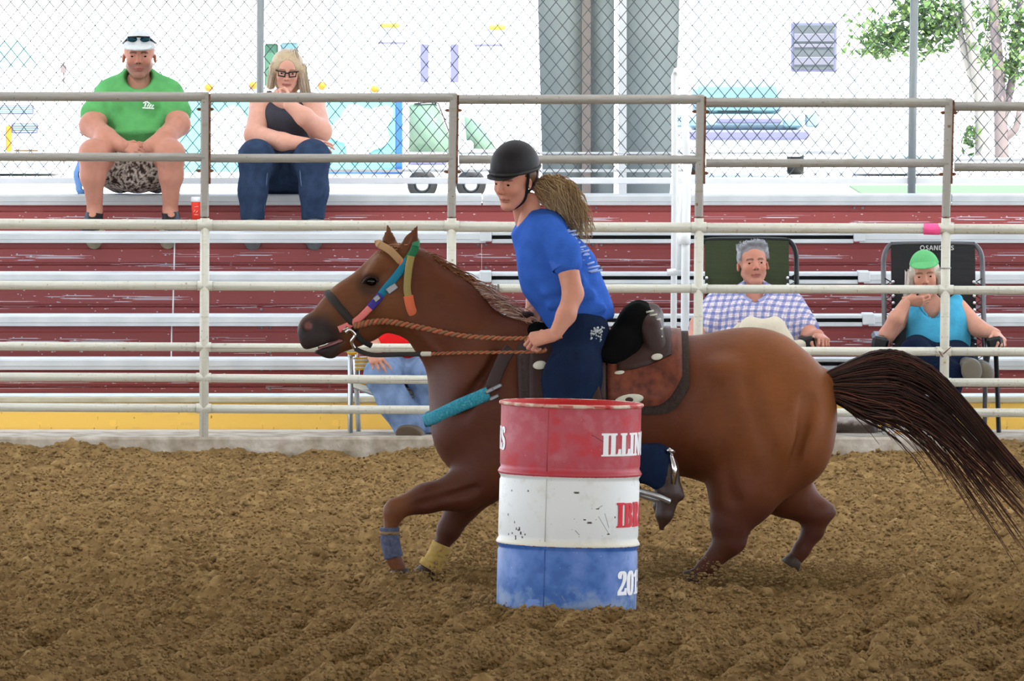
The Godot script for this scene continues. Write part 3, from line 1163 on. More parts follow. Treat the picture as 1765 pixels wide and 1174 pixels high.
# ---------------------------------------------------------------- the barrel
func build_barrel():
	var f := fig(976, 1050, 0.0)
	var at := Vector3(f.base.x, 0.0, 0.0)
	var b := thing("barrel", at, "red, white and blue steel drum standing in the dirt", "barrel")
	b.rotation_degrees.z = -1.45
	var R := 0.2905
	var H := 0.855
	# one 2048 x 1024 wrap, u round the drum
	var tex := barrel_wrap()
	var m := flatmat("drum_paint", Color.WHITE, 0.42)
	m.albedo_texture = tex
	m.normal_enabled = true
	m.normal_texture = noise_normal(512, 0.006, 2.0, 3, 51)
	m.normal_scale = 0.25
	var prof := [Vector2(R - 0.012, -0.06), Vector2(R - 0.002, 0.0), Vector2(R - 0.001, 0.02), Vector2(R, 0.10)]
	for y in [0.275, 0.565]:
		prof.append_array([Vector2(R, y - 0.035), Vector2(R - 0.004, y - 0.026), Vector2(R - 0.003, y - 0.018), Vector2(R + 0.004, y - 0.008), Vector2(R + 0.0085, y), Vector2(R + 0.004, y + 0.009), Vector2(R - 0.003, y + 0.02), Vector2(R, y + 0.034)])
	prof.append_array([Vector2(R, 0.70), Vector2(R, H - 0.02), Vector2(R + 0.001, H - 0.014)])
	var st := mb()
	var seg := 96
	st.set_smooth_group(0)
	for k in prof.size() - 1:
		for j in seg:
			var q := []
			for c in [[k, j], [k, j + 1], [k + 1, j + 1], [k + 1, j]]:
				var a: float = TAU * c[1] / seg
				var dent: float = 1.0 - 0.006 * maxf(0.0, sin(a * 3.0 + 0.6) * sin(prof[c[0]].y * 9.0))
				q.append([Vector3(prof[c[0]].x * cos(a) * dent, prof[c[0]].y, -prof[c[0]].x * sin(a) * dent), Vector2(float(c[1]) / seg, 1.0 - prof[c[0]].y / H)])
			for c in [0, 2, 1, 0, 3, 2]:
				st.set_uv(q[c][1])
				st.add_vertex(q[c][0])
	st.generate_normals()
	st.generate_tangents()
	local_part("body", st, m, b)
	# rolled rim and sunken lid
	st = mb()
	var rim := []
	for k in 13:
		var a := TAU * k / 12.0
		rim.append(Vector2(R + 0.002 + 0.007 * cos(a), H - 0.006 + 0.008 * sin(a)))
	lathe(st, Transform3D(), rim, 72)
	local_part("rim", done(st), worn("rim_paint", noise_tex(256, 0.03, [[0.0, Color(0.62, 0.12, 0.13)], [0.42, Color(0.75, 0.2, 0.2)], [0.5, Color(0.78, 0.71, 0.62)], [1.0, Color(0.86, 0.8, 0.72)]], 3, 52), 1.5, 0.5), b)
	st = mb()
	lathe(st, Transform3D(), [Vector2(R - 0.004, H), Vector2(R - 0.008, H - 0.02), Vector2(R - 0.03, H - 0.026), Vector2(0.0, H - 0.022)], 48)
	local_part("lid", done(st), flatmat("lid_red", Color(0.72, 0.14, 0.14), 0.5), b)
	st = mb()
	tube(st, [Vector3(0.0, H - 0.022, 0.17), Vector3(0, H - 0.008, 0.17)], 0.03, 16)
	local_part("bung", done(st), M.rust, b)
	# weld seam up the front
	for y in [[0.0, 0.26], [0.29, 0.55], [0.58, 0.835]]:
		st = mb()
		var a := PI * 0.5 + 0.34
		tube(st, [Vector3(R * cos(a), y[0], R * sin(a)), Vector3(R * cos(a), y[1], R * sin(a))], 0.0022, 6)
		local_part("seam", done(st), [M.blue_seam, M.white_seam, M.red_seam][0 if y[0] < 0.1 else (1 if y[0] < 0.4 else 2)], b)
	# lettering, cut to the drum's curve
	barrel_text(b, "ILLINOIS", 0.645, 0.097, 0.445, R, Color(0.93, 0.93, 0.93), 1.46)
	barrel_text(b, "ILLINOIS", 0.655, 0.097, -2.68, R, Color(0.93, 0.93, 0.93), 1.5)
	barrel_text(b, "IBRA", 0.352, 0.103, 0.735, R, Color(0.80, 0.11, 0.17), 0.92)
	barrel_text(b, "2015", 0.07, 0.102, 0.79, R, Color(0.93, 0.93, 0.93), 0.84)

func local_part(called: String, st, mat: Material, parent: Node3D, label := "") -> MeshInstance3D:
	var mi := MeshInstance3D.new()
	mi.name = called
	mi.mesh = st.commit() if st is SurfaceTool else st
	for i in mi.mesh.get_surface_count():
		mi.mesh.surface_set_material(i, mat)
	parent.add_child(mi, true)
	if label:
		mi.set_meta("label", label)
	return mi

# raised letters bent round the drum; right is the angle (rad, from the front) at which the word begins
func barrel_text(b: Node3D, text: String, y: float, high: float, start: float, R: float, c: Color, wide: float):
	var sf := SystemFont.new()
	sf.font_names = PackedStringArray(["Droid Serif"])
	sf.font_weight = 700
	var tm := TextMesh.new()
	tm.text = text
	tm.font = sf
	tm.font_size = 64
	tm.pixel_size = 0.01
	tm.depth = 0.02
	tm.curve_step = 1.0
	var bx := tm.get_aabb()
	var k := high / bx.size.y
	var ar := tm.get_mesh_arrays()
	var pv: PackedVector3Array = ar[Mesh.ARRAY_VERTEX]
	var st := mb(true)
	var id: PackedInt32Array = ar[Mesh.ARRAY_INDEX]
	# laid down three times a hair apart: the stencil is a heavy slab face
	for e in 3:
		for i in (id.size() if id.size() else pv.size()):
			var p := pv[id[i] if id.size() else i]
			var ang := start + (p.x - bx.position.x) / bx.size.x * (wide - 0.035) + 0.0175 * e
			var rr := R + 0.0012 + (p.z + 0.01) * 0.03 + e * 0.0002
			st.add_vertex(Vector3(sin(ang) * rr, y + (p.y - bx.position.y) * k, cos(ang) * rr))
	var key := "print_%s" % c.to_html()
	if not M.has(key):
		flatmat(key, c, 0.5)
	local_part("lettering", done(st), M[key], b, "lettering that reads %s" % text)

# pixel of the photograph on the drum to pixel of the wrap
func on_wrap(px: float, py: float) -> Vector2i:
	var yc := (py - (694.0 + (px - 976.0) * 0.028)) / 356.0
	var sx := clampf((px - (979.0 - yc * 8.0)) / 121.5, -0.98, 0.98)
	return Vector2i(int((0.75 + asin(sx) / TAU) * 2048.0), int(clampf(yc, 0.0, 0.99) * 1024.0))

func barrel_wrap() -> ImageTexture:
	flatmat("blue_seam", Color(0.2, 0.38, 0.64), 0.5)
	flatmat("white_seam", Color(0.78, 0.77, 0.72), 0.5)
	flatmat("red_seam", Color(0.7, 0.27, 0.3), 0.5)
	var W := 2048
	var Hh := 1024
	var im := Image.create(W, Hh, false, Image.FORMAT_RGBA8)
	var n1 := FastNoiseLite.new()
	n1.frequency = 0.012
	n1.fractal_octaves = 5
	n1.seed = 61
	var n2 := FastNoiseLite.new()
	n2.frequency = 0.004
	n2.fractal_octaves = 4
	n2.seed = 62
	# hoops at y 0.275 and 0.565 of 0.855
	var e1 := int((1.0 - 0.558 / 0.855) * Hh)
	var e2 := int((1.0 - 0.27 / 0.855) * Hh)
	var small := Image.create(512, 256, false, Image.FORMAT_RGBA8)
	for y in 256:
		for x in 512:
			var ang := TAU * x / 512.0
			var p := Vector3(cos(ang) * 326.0, y * 4.0, sin(ang) * 326.0)
			var a := n1.get_noise_3dv(p)
			var w := n2.get_noise_3dv(p * 1.3 + Vector3(900, 0, 0))
			var yy := y * 4
			var c: Color
			if yy < e1:
				c = Color(0.70, 0.29, 0.33).lerp(Color(0.74, 0.20, 0.23), smoothstep(0.0, 0.5, w + a * 0.5) * 0.8).lerp(Color(0.74, 0.44, 0.47), smoothstep(0.0, 0.6, -w + a * 0.5) * 0.6)
				c = c.lerp(Color(0.66, 0.17, 0.2), smoothstep(e1 - 60.0, e1 - 20.0, float(yy)) * 0.5)
			elif yy < e2:
				c = Color(0.86, 0.865, 0.85).lerp(Color(0.8, 0.785, 0.74), smoothstep(0.1, 0.9, a + w * 0.7) * 0.8)
				c = c.lerp(Color(0.87, 0.83, 0.72), smoothstep(e2 - 50.0, e2 - 10.0, float(yy)) * 0.6)
			else:
				c = Color(0.22, 0.39, 0.65).lerp(Color(0.4, 0.5, 0.74), smoothstep(-0.3, 0.6, w + a * 0.3) * 0.8).lerp(Color(0.17, 0.33, 0.58), smoothstep(0.0, 0.6, -a - w) * 0.7)
				c = c.lerp(Color(0.55, 0.6, 0.68), smoothstep(Hh - 130.0, Hh - 10.0, yy + a * 120.0) * 0.75)
			small.set_pixel(x, y, c)
	small.resize(W, Hh, Image.INTERPOLATE_CUBIC)
	im.copy_from(small)
	# sharp colour edges again after the enlargement
	for x in range(0, W, 4):
		var j := int(n1.get_noise_2d(x * 2.0, 5.0) * 3.0)
		im.fill_rect(Rect2i(x, e1 - 4 + j, 4, 4), Color(0.66, 0.19, 0.22))
		im.fill_rect(Rect2i(x, e1 + j, 4, 5), Color(0.86, 0.85, 0.82))
		im.fill_rect(Rect2i(x, e2 - 5 + j, 4, 5), Color(0.88, 0.83, 0.72))
		im.fill_rect(Rect2i(x, e2 + j, 4, 5), Color(0.19, 0.39, 0.68))
		if n1.get_noise_2d(x * 1.1, 90.0) > 0.12:
			im.fill_rect(Rect2i(x, e2 - 1 + j, 4, 3), Color(0.45, 0.25, 0.16))
	# scratches, chips; the camera sees u from 0.5 to 1 (angle u * TAU, z = -sin)
	for k in 260:
		var g := img_rng.randf()
		var y := img_rng.randi_range(20, Hh - 10)
		var c := Color(0.3, 0.28, 0.27) if y > e1 and y < e2 else (Color(0.85, 0.7, 0.7) if y < e1 else Color(0.75, 0.8, 0.88))
		fleck(im, img_rng.randi_range(0, W - 30), y, img_rng.randi_range(2, 5), img_rng.randi_range(1, 4), c.lerp(im.get_pixel(clampi(500, 0, W - 1), y), g * 0.6))
	for q in [[982, 842, 10, 3], [999, 889, 5, 2], [1005, 894, 10, 3], [888, 904, 4, 6], [880, 895, 3, 3], [883, 905, 3, 4], [890, 912, 4, 5], [881, 919, 4, 7], [876, 914, 3, 3], [870, 916, 3, 3], [898, 915, 3, 3], [893, 920, 3, 3], [886, 908, 3, 3], [869, 882, 3, 4], [1053, 886, 3, 3], [1020, 871, 8, 2], [1040, 915, 6, 2], [875, 841, 3, 3], [903, 840, 3, 3]]:
		var p: Vector2i = on_wrap(float(q[0]), float(q[1]))
		fleck(im, p.x, p.y, q[2] * 3, q[3] * 3, Color(0.25, 0.2, 0.18))
	for q in [[1025, 885, 1043, 915], [985, 908, 992, 916], [1036, 880, 1043, 905], [1022, 872, 1032, 866], [962, 1020, 968, 1030], [912, 693, 940, 696], [1013, 745, 1035, 758]]:
		for s in 60:
			var p: Vector2i = on_wrap(lerpf(q[0], q[2], s / 60.0), lerpf(q[1], q[3], s / 60.0))
			im.fill_rect(Rect2i(p.x, p.y, 3, 2), Color(0.5, 0.5, 0.5) if q[1] > 800 else Color(0.35, 0.12, 0.13))
	# pale dirty patch low on the blue
	var bp: Vector2i = on_wrap(916.0, 1036.0)
	for k in 40:
		fleck(im, bp.x - 40 + img_rng.randi_range(-14, 14), bp.y - 28 + img_rng.randi_range(0, 50), 60, 8, Color(0.42, 0.53, 0.76))
	return ImageTexture.create_from_image(im)

# ---------------------------------------------------------------- figures: shared tools
# items in pixels round a Fig: ["c", x, y, z, r, x, y, z, r, blend, flatten], ["e", x, y, z, rx, ry, rz, turn, blend]; "cx" and "ex" cut away
func shape(f: Fig, items: Array, cell: float, pad := 8.0) -> Field:
	var lo := Vector3(1e9, 1e9, 1e9)
	var hi := -lo
	for q in items:
		if q[0] == "c":
			for e in [1, 5]:
				var p := f.p(q[e], q[e + 1], q[e + 2])
				var r := Vector3.ONE * f.r(q[e + 3] + pad)
				lo = lo.min(p - r)
				hi = hi.max(p + r)
		elif q[0] == "e":
			var p := f.p(q[1], q[2], q[3])
			var m := f.r(maxf(q[4], q[5]) + pad)
			var r := Vector3(m, m, f.r(q[6] + pad))
			lo = lo.min(p - r)
			hi = hi.max(p + r)
	var fl := Field.new(lo, hi, cell)
	for q in items:
		var cut: bool = q[0].length() > 1
		if q[0][0] == "c":
			fl.cap(f.p(q[1], q[2], q[3]), f.p(q[5], q[6], q[7]), f.r(q[4]), f.r(q[8]), f.r(q[9] if q.size() > 9 else 10.0), q[10] if q.size() > 10 else 1.0, cut)
		else:
			fl.ell(f.p(q[1], q[2], q[3]), Vector3(f.r(q[4]), f.r(q[5]), f.r(q[6])), Basis(Vector3.BACK, deg_to_rad(q[7] if q.size() > 7 else 0.0)), f.r(q[8] if q.size() > 8 else 10.0), cut)
	return fl

class Plain extends Paint:
	var n := FastNoiseLite.new()
	var vary := 0.12
	func _init(c: Color, v := 0.12, freq := 22.0):
		plain = c.srgb_to_linear()
		vary = v
		n.frequency = freq
		n.fractal_octaves = 3
	func at(p: Vector3) -> Color:
		return plain * (1.0 + vary * n.get_noise_3dv(p))

# a strap: flat ribbon through pixel points [x, y, z]
func strap(f: Fig, pts: Array, wide: float, thick := 0.3, smooth := 5) -> SurfaceTool:
	var v := []
	for p in pts:
		v.append(f.p(p[0], p[1], p[2]))
	var st := mb()
	tube(st, curve(v, smooth) if v.size() > 2 else v, f.r(wide * 0.5), 10, true, thick, Vector3.BACK)
	return done(st)

func cord(f: Fig, pts: Array, r, sides := 8) -> SurfaceTool:
	var v := []
	for p in pts:
		v.append(f.p(p[0], p[1], p[2]))
	var st := mb()
	tube(st, curve(v, 5) if v.size() > 2 else v, f.r(r), sides)
	return done(st)

# many thin hairs; each path is an array of points, tapering to its end
class Hairs:
	var pos := PackedVector3Array()
	var nor := PackedVector3Array()
	var col := PackedColorArray()
	var idx := PackedInt32Array()
	func strand(pts: Array, r0: float, r1: float, c: Color):
		var n := pts.size()
		for k in n:
			var d: Vector3 = (pts[mini(k + 1, n - 1)] - pts[maxi(k - 1, 0)]).normalized()
			var u := d.cross(Vector3.BACK)
			if u.length() < 0.1:
				u = d.cross(Vector3.UP)
			u = u.normalized()
			var w := d.cross(u)
			var r := lerpf(r0, r1, float(k) / (n - 1))
			for j in 3:
				var a := TAU * j / 3.0
				var o := u * cos(a) + w * sin(a)
				pos.append(pts[k] + o * r)
				nor.append(o)
				col.append(c)
			if k > 0:
				var b := pos.size() - 6
				for j in 3:
					var j2 := (j + 1) % 3
					idx.append_array(PackedInt32Array([b + j, b + 3 + j2, b + j2, b + j, b + 3 + j, b + 3 + j2]))
	func mesh() -> ArrayMesh:
		var ar := []
		ar.resize(Mesh.ARRAY_MAX)
		ar[Mesh.ARRAY_VERTEX] = pos
		ar[Mesh.ARRAY_NORMAL] = nor
		ar[Mesh.ARRAY_COLOR] = col
		ar[Mesh.ARRAY_INDEX] = idx
		var me := ArrayMesh.new()
		me.add_surface_from_arrays(Mesh.PRIMITIVE_TRIANGLES, ar)
		return me

# ---------------------------------------------------------------- heads
# canonical head: chin at y 0, crown at y 1, face towards +z
class Face extends Paint:
	var skin: Color
	var lip: Color
	var brow: Color
	var beard := 0.0
	var beard_col := Color(0.2, 0.17, 0.15)
	var flush := 0.12
	var n := FastNoiseLite.new()
	func at(p: Vector3) -> Color:
		var c := skin * (1.0 + 0.10 * n.get_noise_3dv(p * 14.0))
		var ax := absf(p.x)
		if p.z > 0.05:
			# cheeks and nose a little redder
			var red := exp(-pow((ax - 0.15) / 0.09, 2.0) - pow((p.y - 0.38) / 0.08, 2.0)) + exp(-pow(ax / 0.06, 2.0) - pow((p.y - 0.4) / 0.06, 2.0))
			c = c.lerp(Color(skin.r * 0.95, skin.g * 0.6, skin.b * 0.55), clampf(red * flush * 1.7, 0.0, 0.5))
			if beard > 0.0:
				var b := smoothstep(0.42, 0.30, p.y) * smoothstep(0.33, 0.1, absf(p.y - 0.18))
				b = maxf(b, smoothstep(0.07, 0.04, absf(p.y - 0.30)) * smoothstep(0.17, 0.1, ax))
				c = c.lerp(beard_col, clampf(b * beard, 0.0, 0.9))
			# lips
			var ly := (p.y - 0.232) / (0.045 - 0.12 * ax)
			if ax < 0.115 and absf(ly) < 1.0:
				c = c.lerp(lip, 0.6)
			if ax < 0.12 and absf(p.y - 0.232 - 0.05 * ax * ax) < 0.008:
				c = lip * 0.45
			# brows
			var by := 0.60 - 1.4 * pow(ax - 0.13, 2.0)
			if ax > 0.045 and ax < 0.21 and absf(p.y - by) < 0.020:
				c = c.lerp(brow, 0.8)
			# nostrils
			if absf(ax - 0.036) < 0.016 and absf(p.y - 0.352) < 0.012:
				c = c * 0.35
		return Color(c.r, c.g, c.b)

func head_field(o: Dictionary) -> Field:
	var fl := Field.new(Vector3(-0.46, -0.34, -0.6), Vector3(0.46, 1.08, 0.56), 0.0175)
	var w: float = o.get("wide", 1.0)
	fl.ell(Vector3(0, 0.66, -0.05), Vector3(0.325 * w, 0.345, 0.40), Basis(), 0.05)
	fl.ell(Vector3(0, 0.40, 0.08), Vector3(0.262 * w, 0.34, 0.265), Basis(), 0.08)
	for s in [-1.0, 1.0]:
		fl.cap(Vector3(s * 0.205 * w, 0.30, -0.02), Vector3(s * 0.075 * w, 0.085, 0.20), 0.085, 0.07, 0.09)
		fl.ell(Vector3(s * 0.165 * w, 0.40, 0.215), Vector3(0.09, 0.085, 0.08), Basis(), 0.08)
	fl.ell(Vector3(0, 0.075, 0.235), Vector3(0.095, 0.07, 0.075), Basis(), 0.07)
	fl.cap(Vector3(-0.14 * w, 0.60, 0.275), Vector3(0.14 * w, 0.60, 0.275), 0.04, 0.04, 0.06)
	for s in [-1.0, 1.0]:
		fl.ell(Vector3(s * 0.128 * w, 0.515, 0.365), Vector3(0.075, 0.045, 0.062), Basis(Vector3.BACK, -s * 0.12), 0.05, true)
	fl.cap(Vector3(0, 0.56, 0.315), Vector3(0, 0.395, 0.405), 0.030, 0.046, 0.05)
	for s in [-1.0, 1.0]:
		fl.ell(Vector3(s * 0.048, 0.372, 0.365), Vector3(0.036, 0.030, 0.04), Basis(), 0.03)
		# lids
		fl.cap(Vector3(s * 0.08 * w, 0.538, 0.318), Vector3(s * 0.175 * w, 0.532, 0.292), 0.020, 0.017, 0.02)
		fl.cap(Vector3(s * 0.085 * w, 0.486, 0.316), Vector3(s * 0.17 * w, 0.488, 0.294), 0.015, 0.013, 0.02)
		# ears
		if o.get("ears", true):
			fl.ell(Vector3(s * 0.335 * w, 0.47, -0.05), Vector3(0.035, 0.105, 0.065), Basis(Vector3.UP, s * 0.45) * Basis(Vector3.RIGHT, -0.2), 0.02)
			fl.ell(Vector3(s * 0.365 * w, 0.48, -0.025), Vector3(0.018, 0.055, 0.03), Basis(Vector3.UP, s * 0.45), 0.015, true)
	# lips
	fl.cap(Vector3(-0.085, 0.24, 0.288), Vector3(0, 0.252, 0.325), 0.016, 0.026, 0.03)
	fl.cap(Vector3(0.085, 0.24, 0.288), Vector3(0, 0.252, 0.325), 0.016, 0.026, 0.03)
	fl.cap(Vector3(-0.07, 0.215, 0.285), Vector3(0.07, 0.215, 0.285), 0.026, 0.026, 0.03)
	fl.ell(Vector3(0, 0.21, 0.3), Vector3(0.06, 0.026, 0.03), Basis(), 0.03)
	fl.cap(Vector3(-0.09, 0.232, 0.33), Vector3(0.09, 0.232, 0.33), 0.006, 0.006, 0.012, 1.0, true)
	# neck
	var nr: float = o.get("neck", 0.2)
	fl.cap(Vector3(0, 0.26, -0.10), Vector3(o.get("neck_x", 0.0), -0.30, o.get("neck_z", -0.14)), nr * 0.95, nr, 0.07)
	return fl

func face_paint(o: Dictionary) -> Face:
	var fp := Face.new()
	fp.skin = o.skin.srgb_to_linear()
	fp.lip = o.get("lip", Color(0.66, 0.36, 0.33)).srgb_to_linear()
	fp.brow = o.get("brow", Color(0.3, 0.22, 0.16)).srgb_to_linear()
	fp.beard = o.get("beard", 0.0)
	fp.beard_col = o.get("beard_col", Color(0.36, 0.28, 0.25)).srgb_to_linear()
	fp.flush = o.get("flush", 0.12)
	return fp

# chin pixel, head height in pixels, turn/nod/tilt in degrees
func head_frame(f: Fig, px: float, py: float, pz: float, high: float, turn: float, nod: float, tilt: float) -> Transform3D:
	var b := Basis(Vector3.BACK, deg_to_rad(tilt)) * Basis(Vector3.UP, deg_to_rad(turn)) * Basis(Vector3.RIGHT, deg_to_rad(nod))
	b = b.scaled(Vector3.ONE * f.r(high))
	return Transform3D(b, f.p(px, py, pz))

func eyes(person: Node3D, xf: Transform3D, w: float, iris: Color, look := Vector3(0, 0, 1), lid := 0.0):
	for s in [-1.0, 1.0]:
		var st := SurfaceTool.new()
		st.begin(Mesh.PRIMITIVE_TRIANGLES)
		var c := Vector3(s * 0.128 * w, 0.512 - lid, 0.262)
		var r := 0.056
		var nr := 8
		var ns := 12
		for k in nr:
			for j in ns:
				var q := []
				for e in [[k, j], [k, j + 1], [k + 1, j + 1], [k + 1, j]]:
					var a: float = PI * 0.5 * e[0] / nr
					var t: float = TAU * e[1] / ns
					q.append(Vector3(sin(a) * cos(t), sin(a) * sin(t), cos(a)))
				for i in [0, 2, 1, 0, 3, 2]:
					var d: Vector3 = q[i]
					var off := d.distance_to(look.normalized())
					st.set_color(Color(0.02, 0.017, 0.015) if off < 0.16 else (iris.srgb_to_linear() if off < 0.40 else Color(0.42, 0.37, 0.34)))
					st.set_normal((xf.basis * d).normalized())
					st.add_vertex(xf * (c + d * r))
		part("eye", st, M.eye, person)

# ---------------------------------------------------------------- hands
# o: wrist, basis columns: x towards the thumb, y from wrist to knuckles, z out of the back of the hand; curl per joint in radians
func add_hand(h: Hide, paint: Paint, wrist: Vector3, bs: Basis, long: float, curl: Array, thumb := 0.5, spread := 0.09):
	bs = bs.orthonormalized()
	var u := long / 0.19
	var lo := Vector3(-0.085, -0.035, -0.13) * u
	var hi := Vector3(0.095, 0.215, 0.05) * u
	var fl := Field.new(lo, hi, 0.0042 * u)
	var rr := 0.0085 * u
	fl.cap(Vector3(0, -0.03, 0) * u, Vector3(0, 0.01, 0) * u, 0.026 * u, 0.026 * u, 0.01 * u, 0.75)
	# palm: four metacarpals
	var base := [Vector3(0.030, 0.092, 0), Vector3(0.010, 0.097, 0.003), Vector3(-0.010, 0.092, 0.002), Vector3(-0.029, 0.082, -0.002)]
	for k in 4:
		fl.cap(Vector3(0.016 - 0.011 * k, 0.008, 0) * u, base[k] * u, 0.0165 * u, 0.0125 * u, 0.012 * u)
	var seg := [[0.043, 0.026, 0.021], [0.048, 0.029, 0.022], [0.044, 0.027, 0.021], [0.034, 0.020, 0.018]]
	for k in 4:
		var p: Vector3 = base[k] * u
		var side := (1.5 - k) * spread
		var ang := 0.0
		for j in 3:
			ang += curl[j] * (1.0 + 0.08 * k)
			var d := Vector3(sin(side) * cos(ang), cos(side) * cos(ang), -sin(ang))
			var e: Vector3 = p + d * seg[k][j] * u
			fl.cap(p, e, rr * (1.08 - 0.1 * j) * (0.88 if k == 3 else 1.0), rr * (1.0 - 0.1 * j) * (0.88 if k == 3 else 1.0), 0.004 * u)
			p = e
	# thumb from the side of the palm near its base
	var t0 := Vector3(0.024, 0.022, -0.008) * u
	var t1 := t0 + Vector3(0.030, 0.030, -0.014) * u
	var t2 := t1 + Vector3(0.016 - 0.02 * thumb, 0.030, -0.010 - 0.02 * thumb) * u
	var t3 := t2 + Vector3(0.004 - 0.018 * thumb, 0.024, -0.006 - 0.012 * thumb) * u
	fl.cap(t0, t1, 0.0155 * u, 0.0115 * u, 0.014 * u)
	fl.cap(t1, t2, 0.0115 * u, 0.0098 * u, 0.005 * u)
	fl.cap(t2, t3, 0.0098 * u, 0.0082 * u, 0.004 * u)
	h.add(fl, paint, Transform3D(bs, wrist))

func frame_of(along: Vector3, back: Vector3, left_hand: bool) -> Basis:
	# along: wrist to knuckles, back: out of the back of the hand
	var y := along.normalized()
	var z := (back - y * back.dot(y)).normalized()
	var x := y.cross(z)
	if left_hand:
		return Basis(x, y, z)
	return Basis(-x, y, z)

# ---------------------------------------------------------------- the horse
var HF: Fig

class Coat extends Paint:
	var f: Fig
	var n := FastNoiseLite.new()
	func _init():
		n.frequency = 5.0
		n.fractal_octaves = 4
	func at(p: Vector3) -> Color:
		var x := f.x0 + (p.x - f.base.x) * f.s
		var y := f.y0 - (p.y - f.base.y) * f.s
		var z := (p.z - f.base.z) * f.s
		var c := Color(0.112, 0.033, 0.015)
		var gold := Color(0.215, 0.070, 0.020)
		var dark := Color(0.052, 0.017, 0.010)
		# golden along the rump, darker red on neck and shoulder
		c = c.lerp(gold, smoothstep(1150.0, 1330.0, x) * smoothstep(900.0, 700.0, y))
		c = c.lerp(dark, smoothstep(980.0, 760.0, x) * smoothstep(560.0, 700.0, y) * 0.55)
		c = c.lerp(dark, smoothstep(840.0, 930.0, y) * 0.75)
		if x < 720.0:
			# head: bay brown with a dark muzzle
			c = c.lerp(Color(0.135, 0.048, 0.018), smoothstep(720.0, 690.0, x))
			var m := smoothstep(62.0, 30.0, Vector2(x - 545.0, y - 588.0).length())
			c = c.lerp(Color(0.030, 0.022, 0.020), m)
			c = c.lerp(Color(0.045, 0.022, 0.014), smoothstep(32.0, 14.0, Vector2(x - 638.0, (y - 490.0) * 1.2).length()) * 0.85)
			c = c.lerp(Color(0.32, 0.12, 0.10), smoothstep(9.0, 4.0, Vector2(x - 531.0, y - 561.0).length()) * 0.7)
		c *= 1.0 + 0.16 * n.get_noise_3dv(p) + 0.08 * n.get_noise_3d(p.x * 2.0, p.y * 14.0, p.z * 6.0)
		return Color(c.r, c.g, c.b)

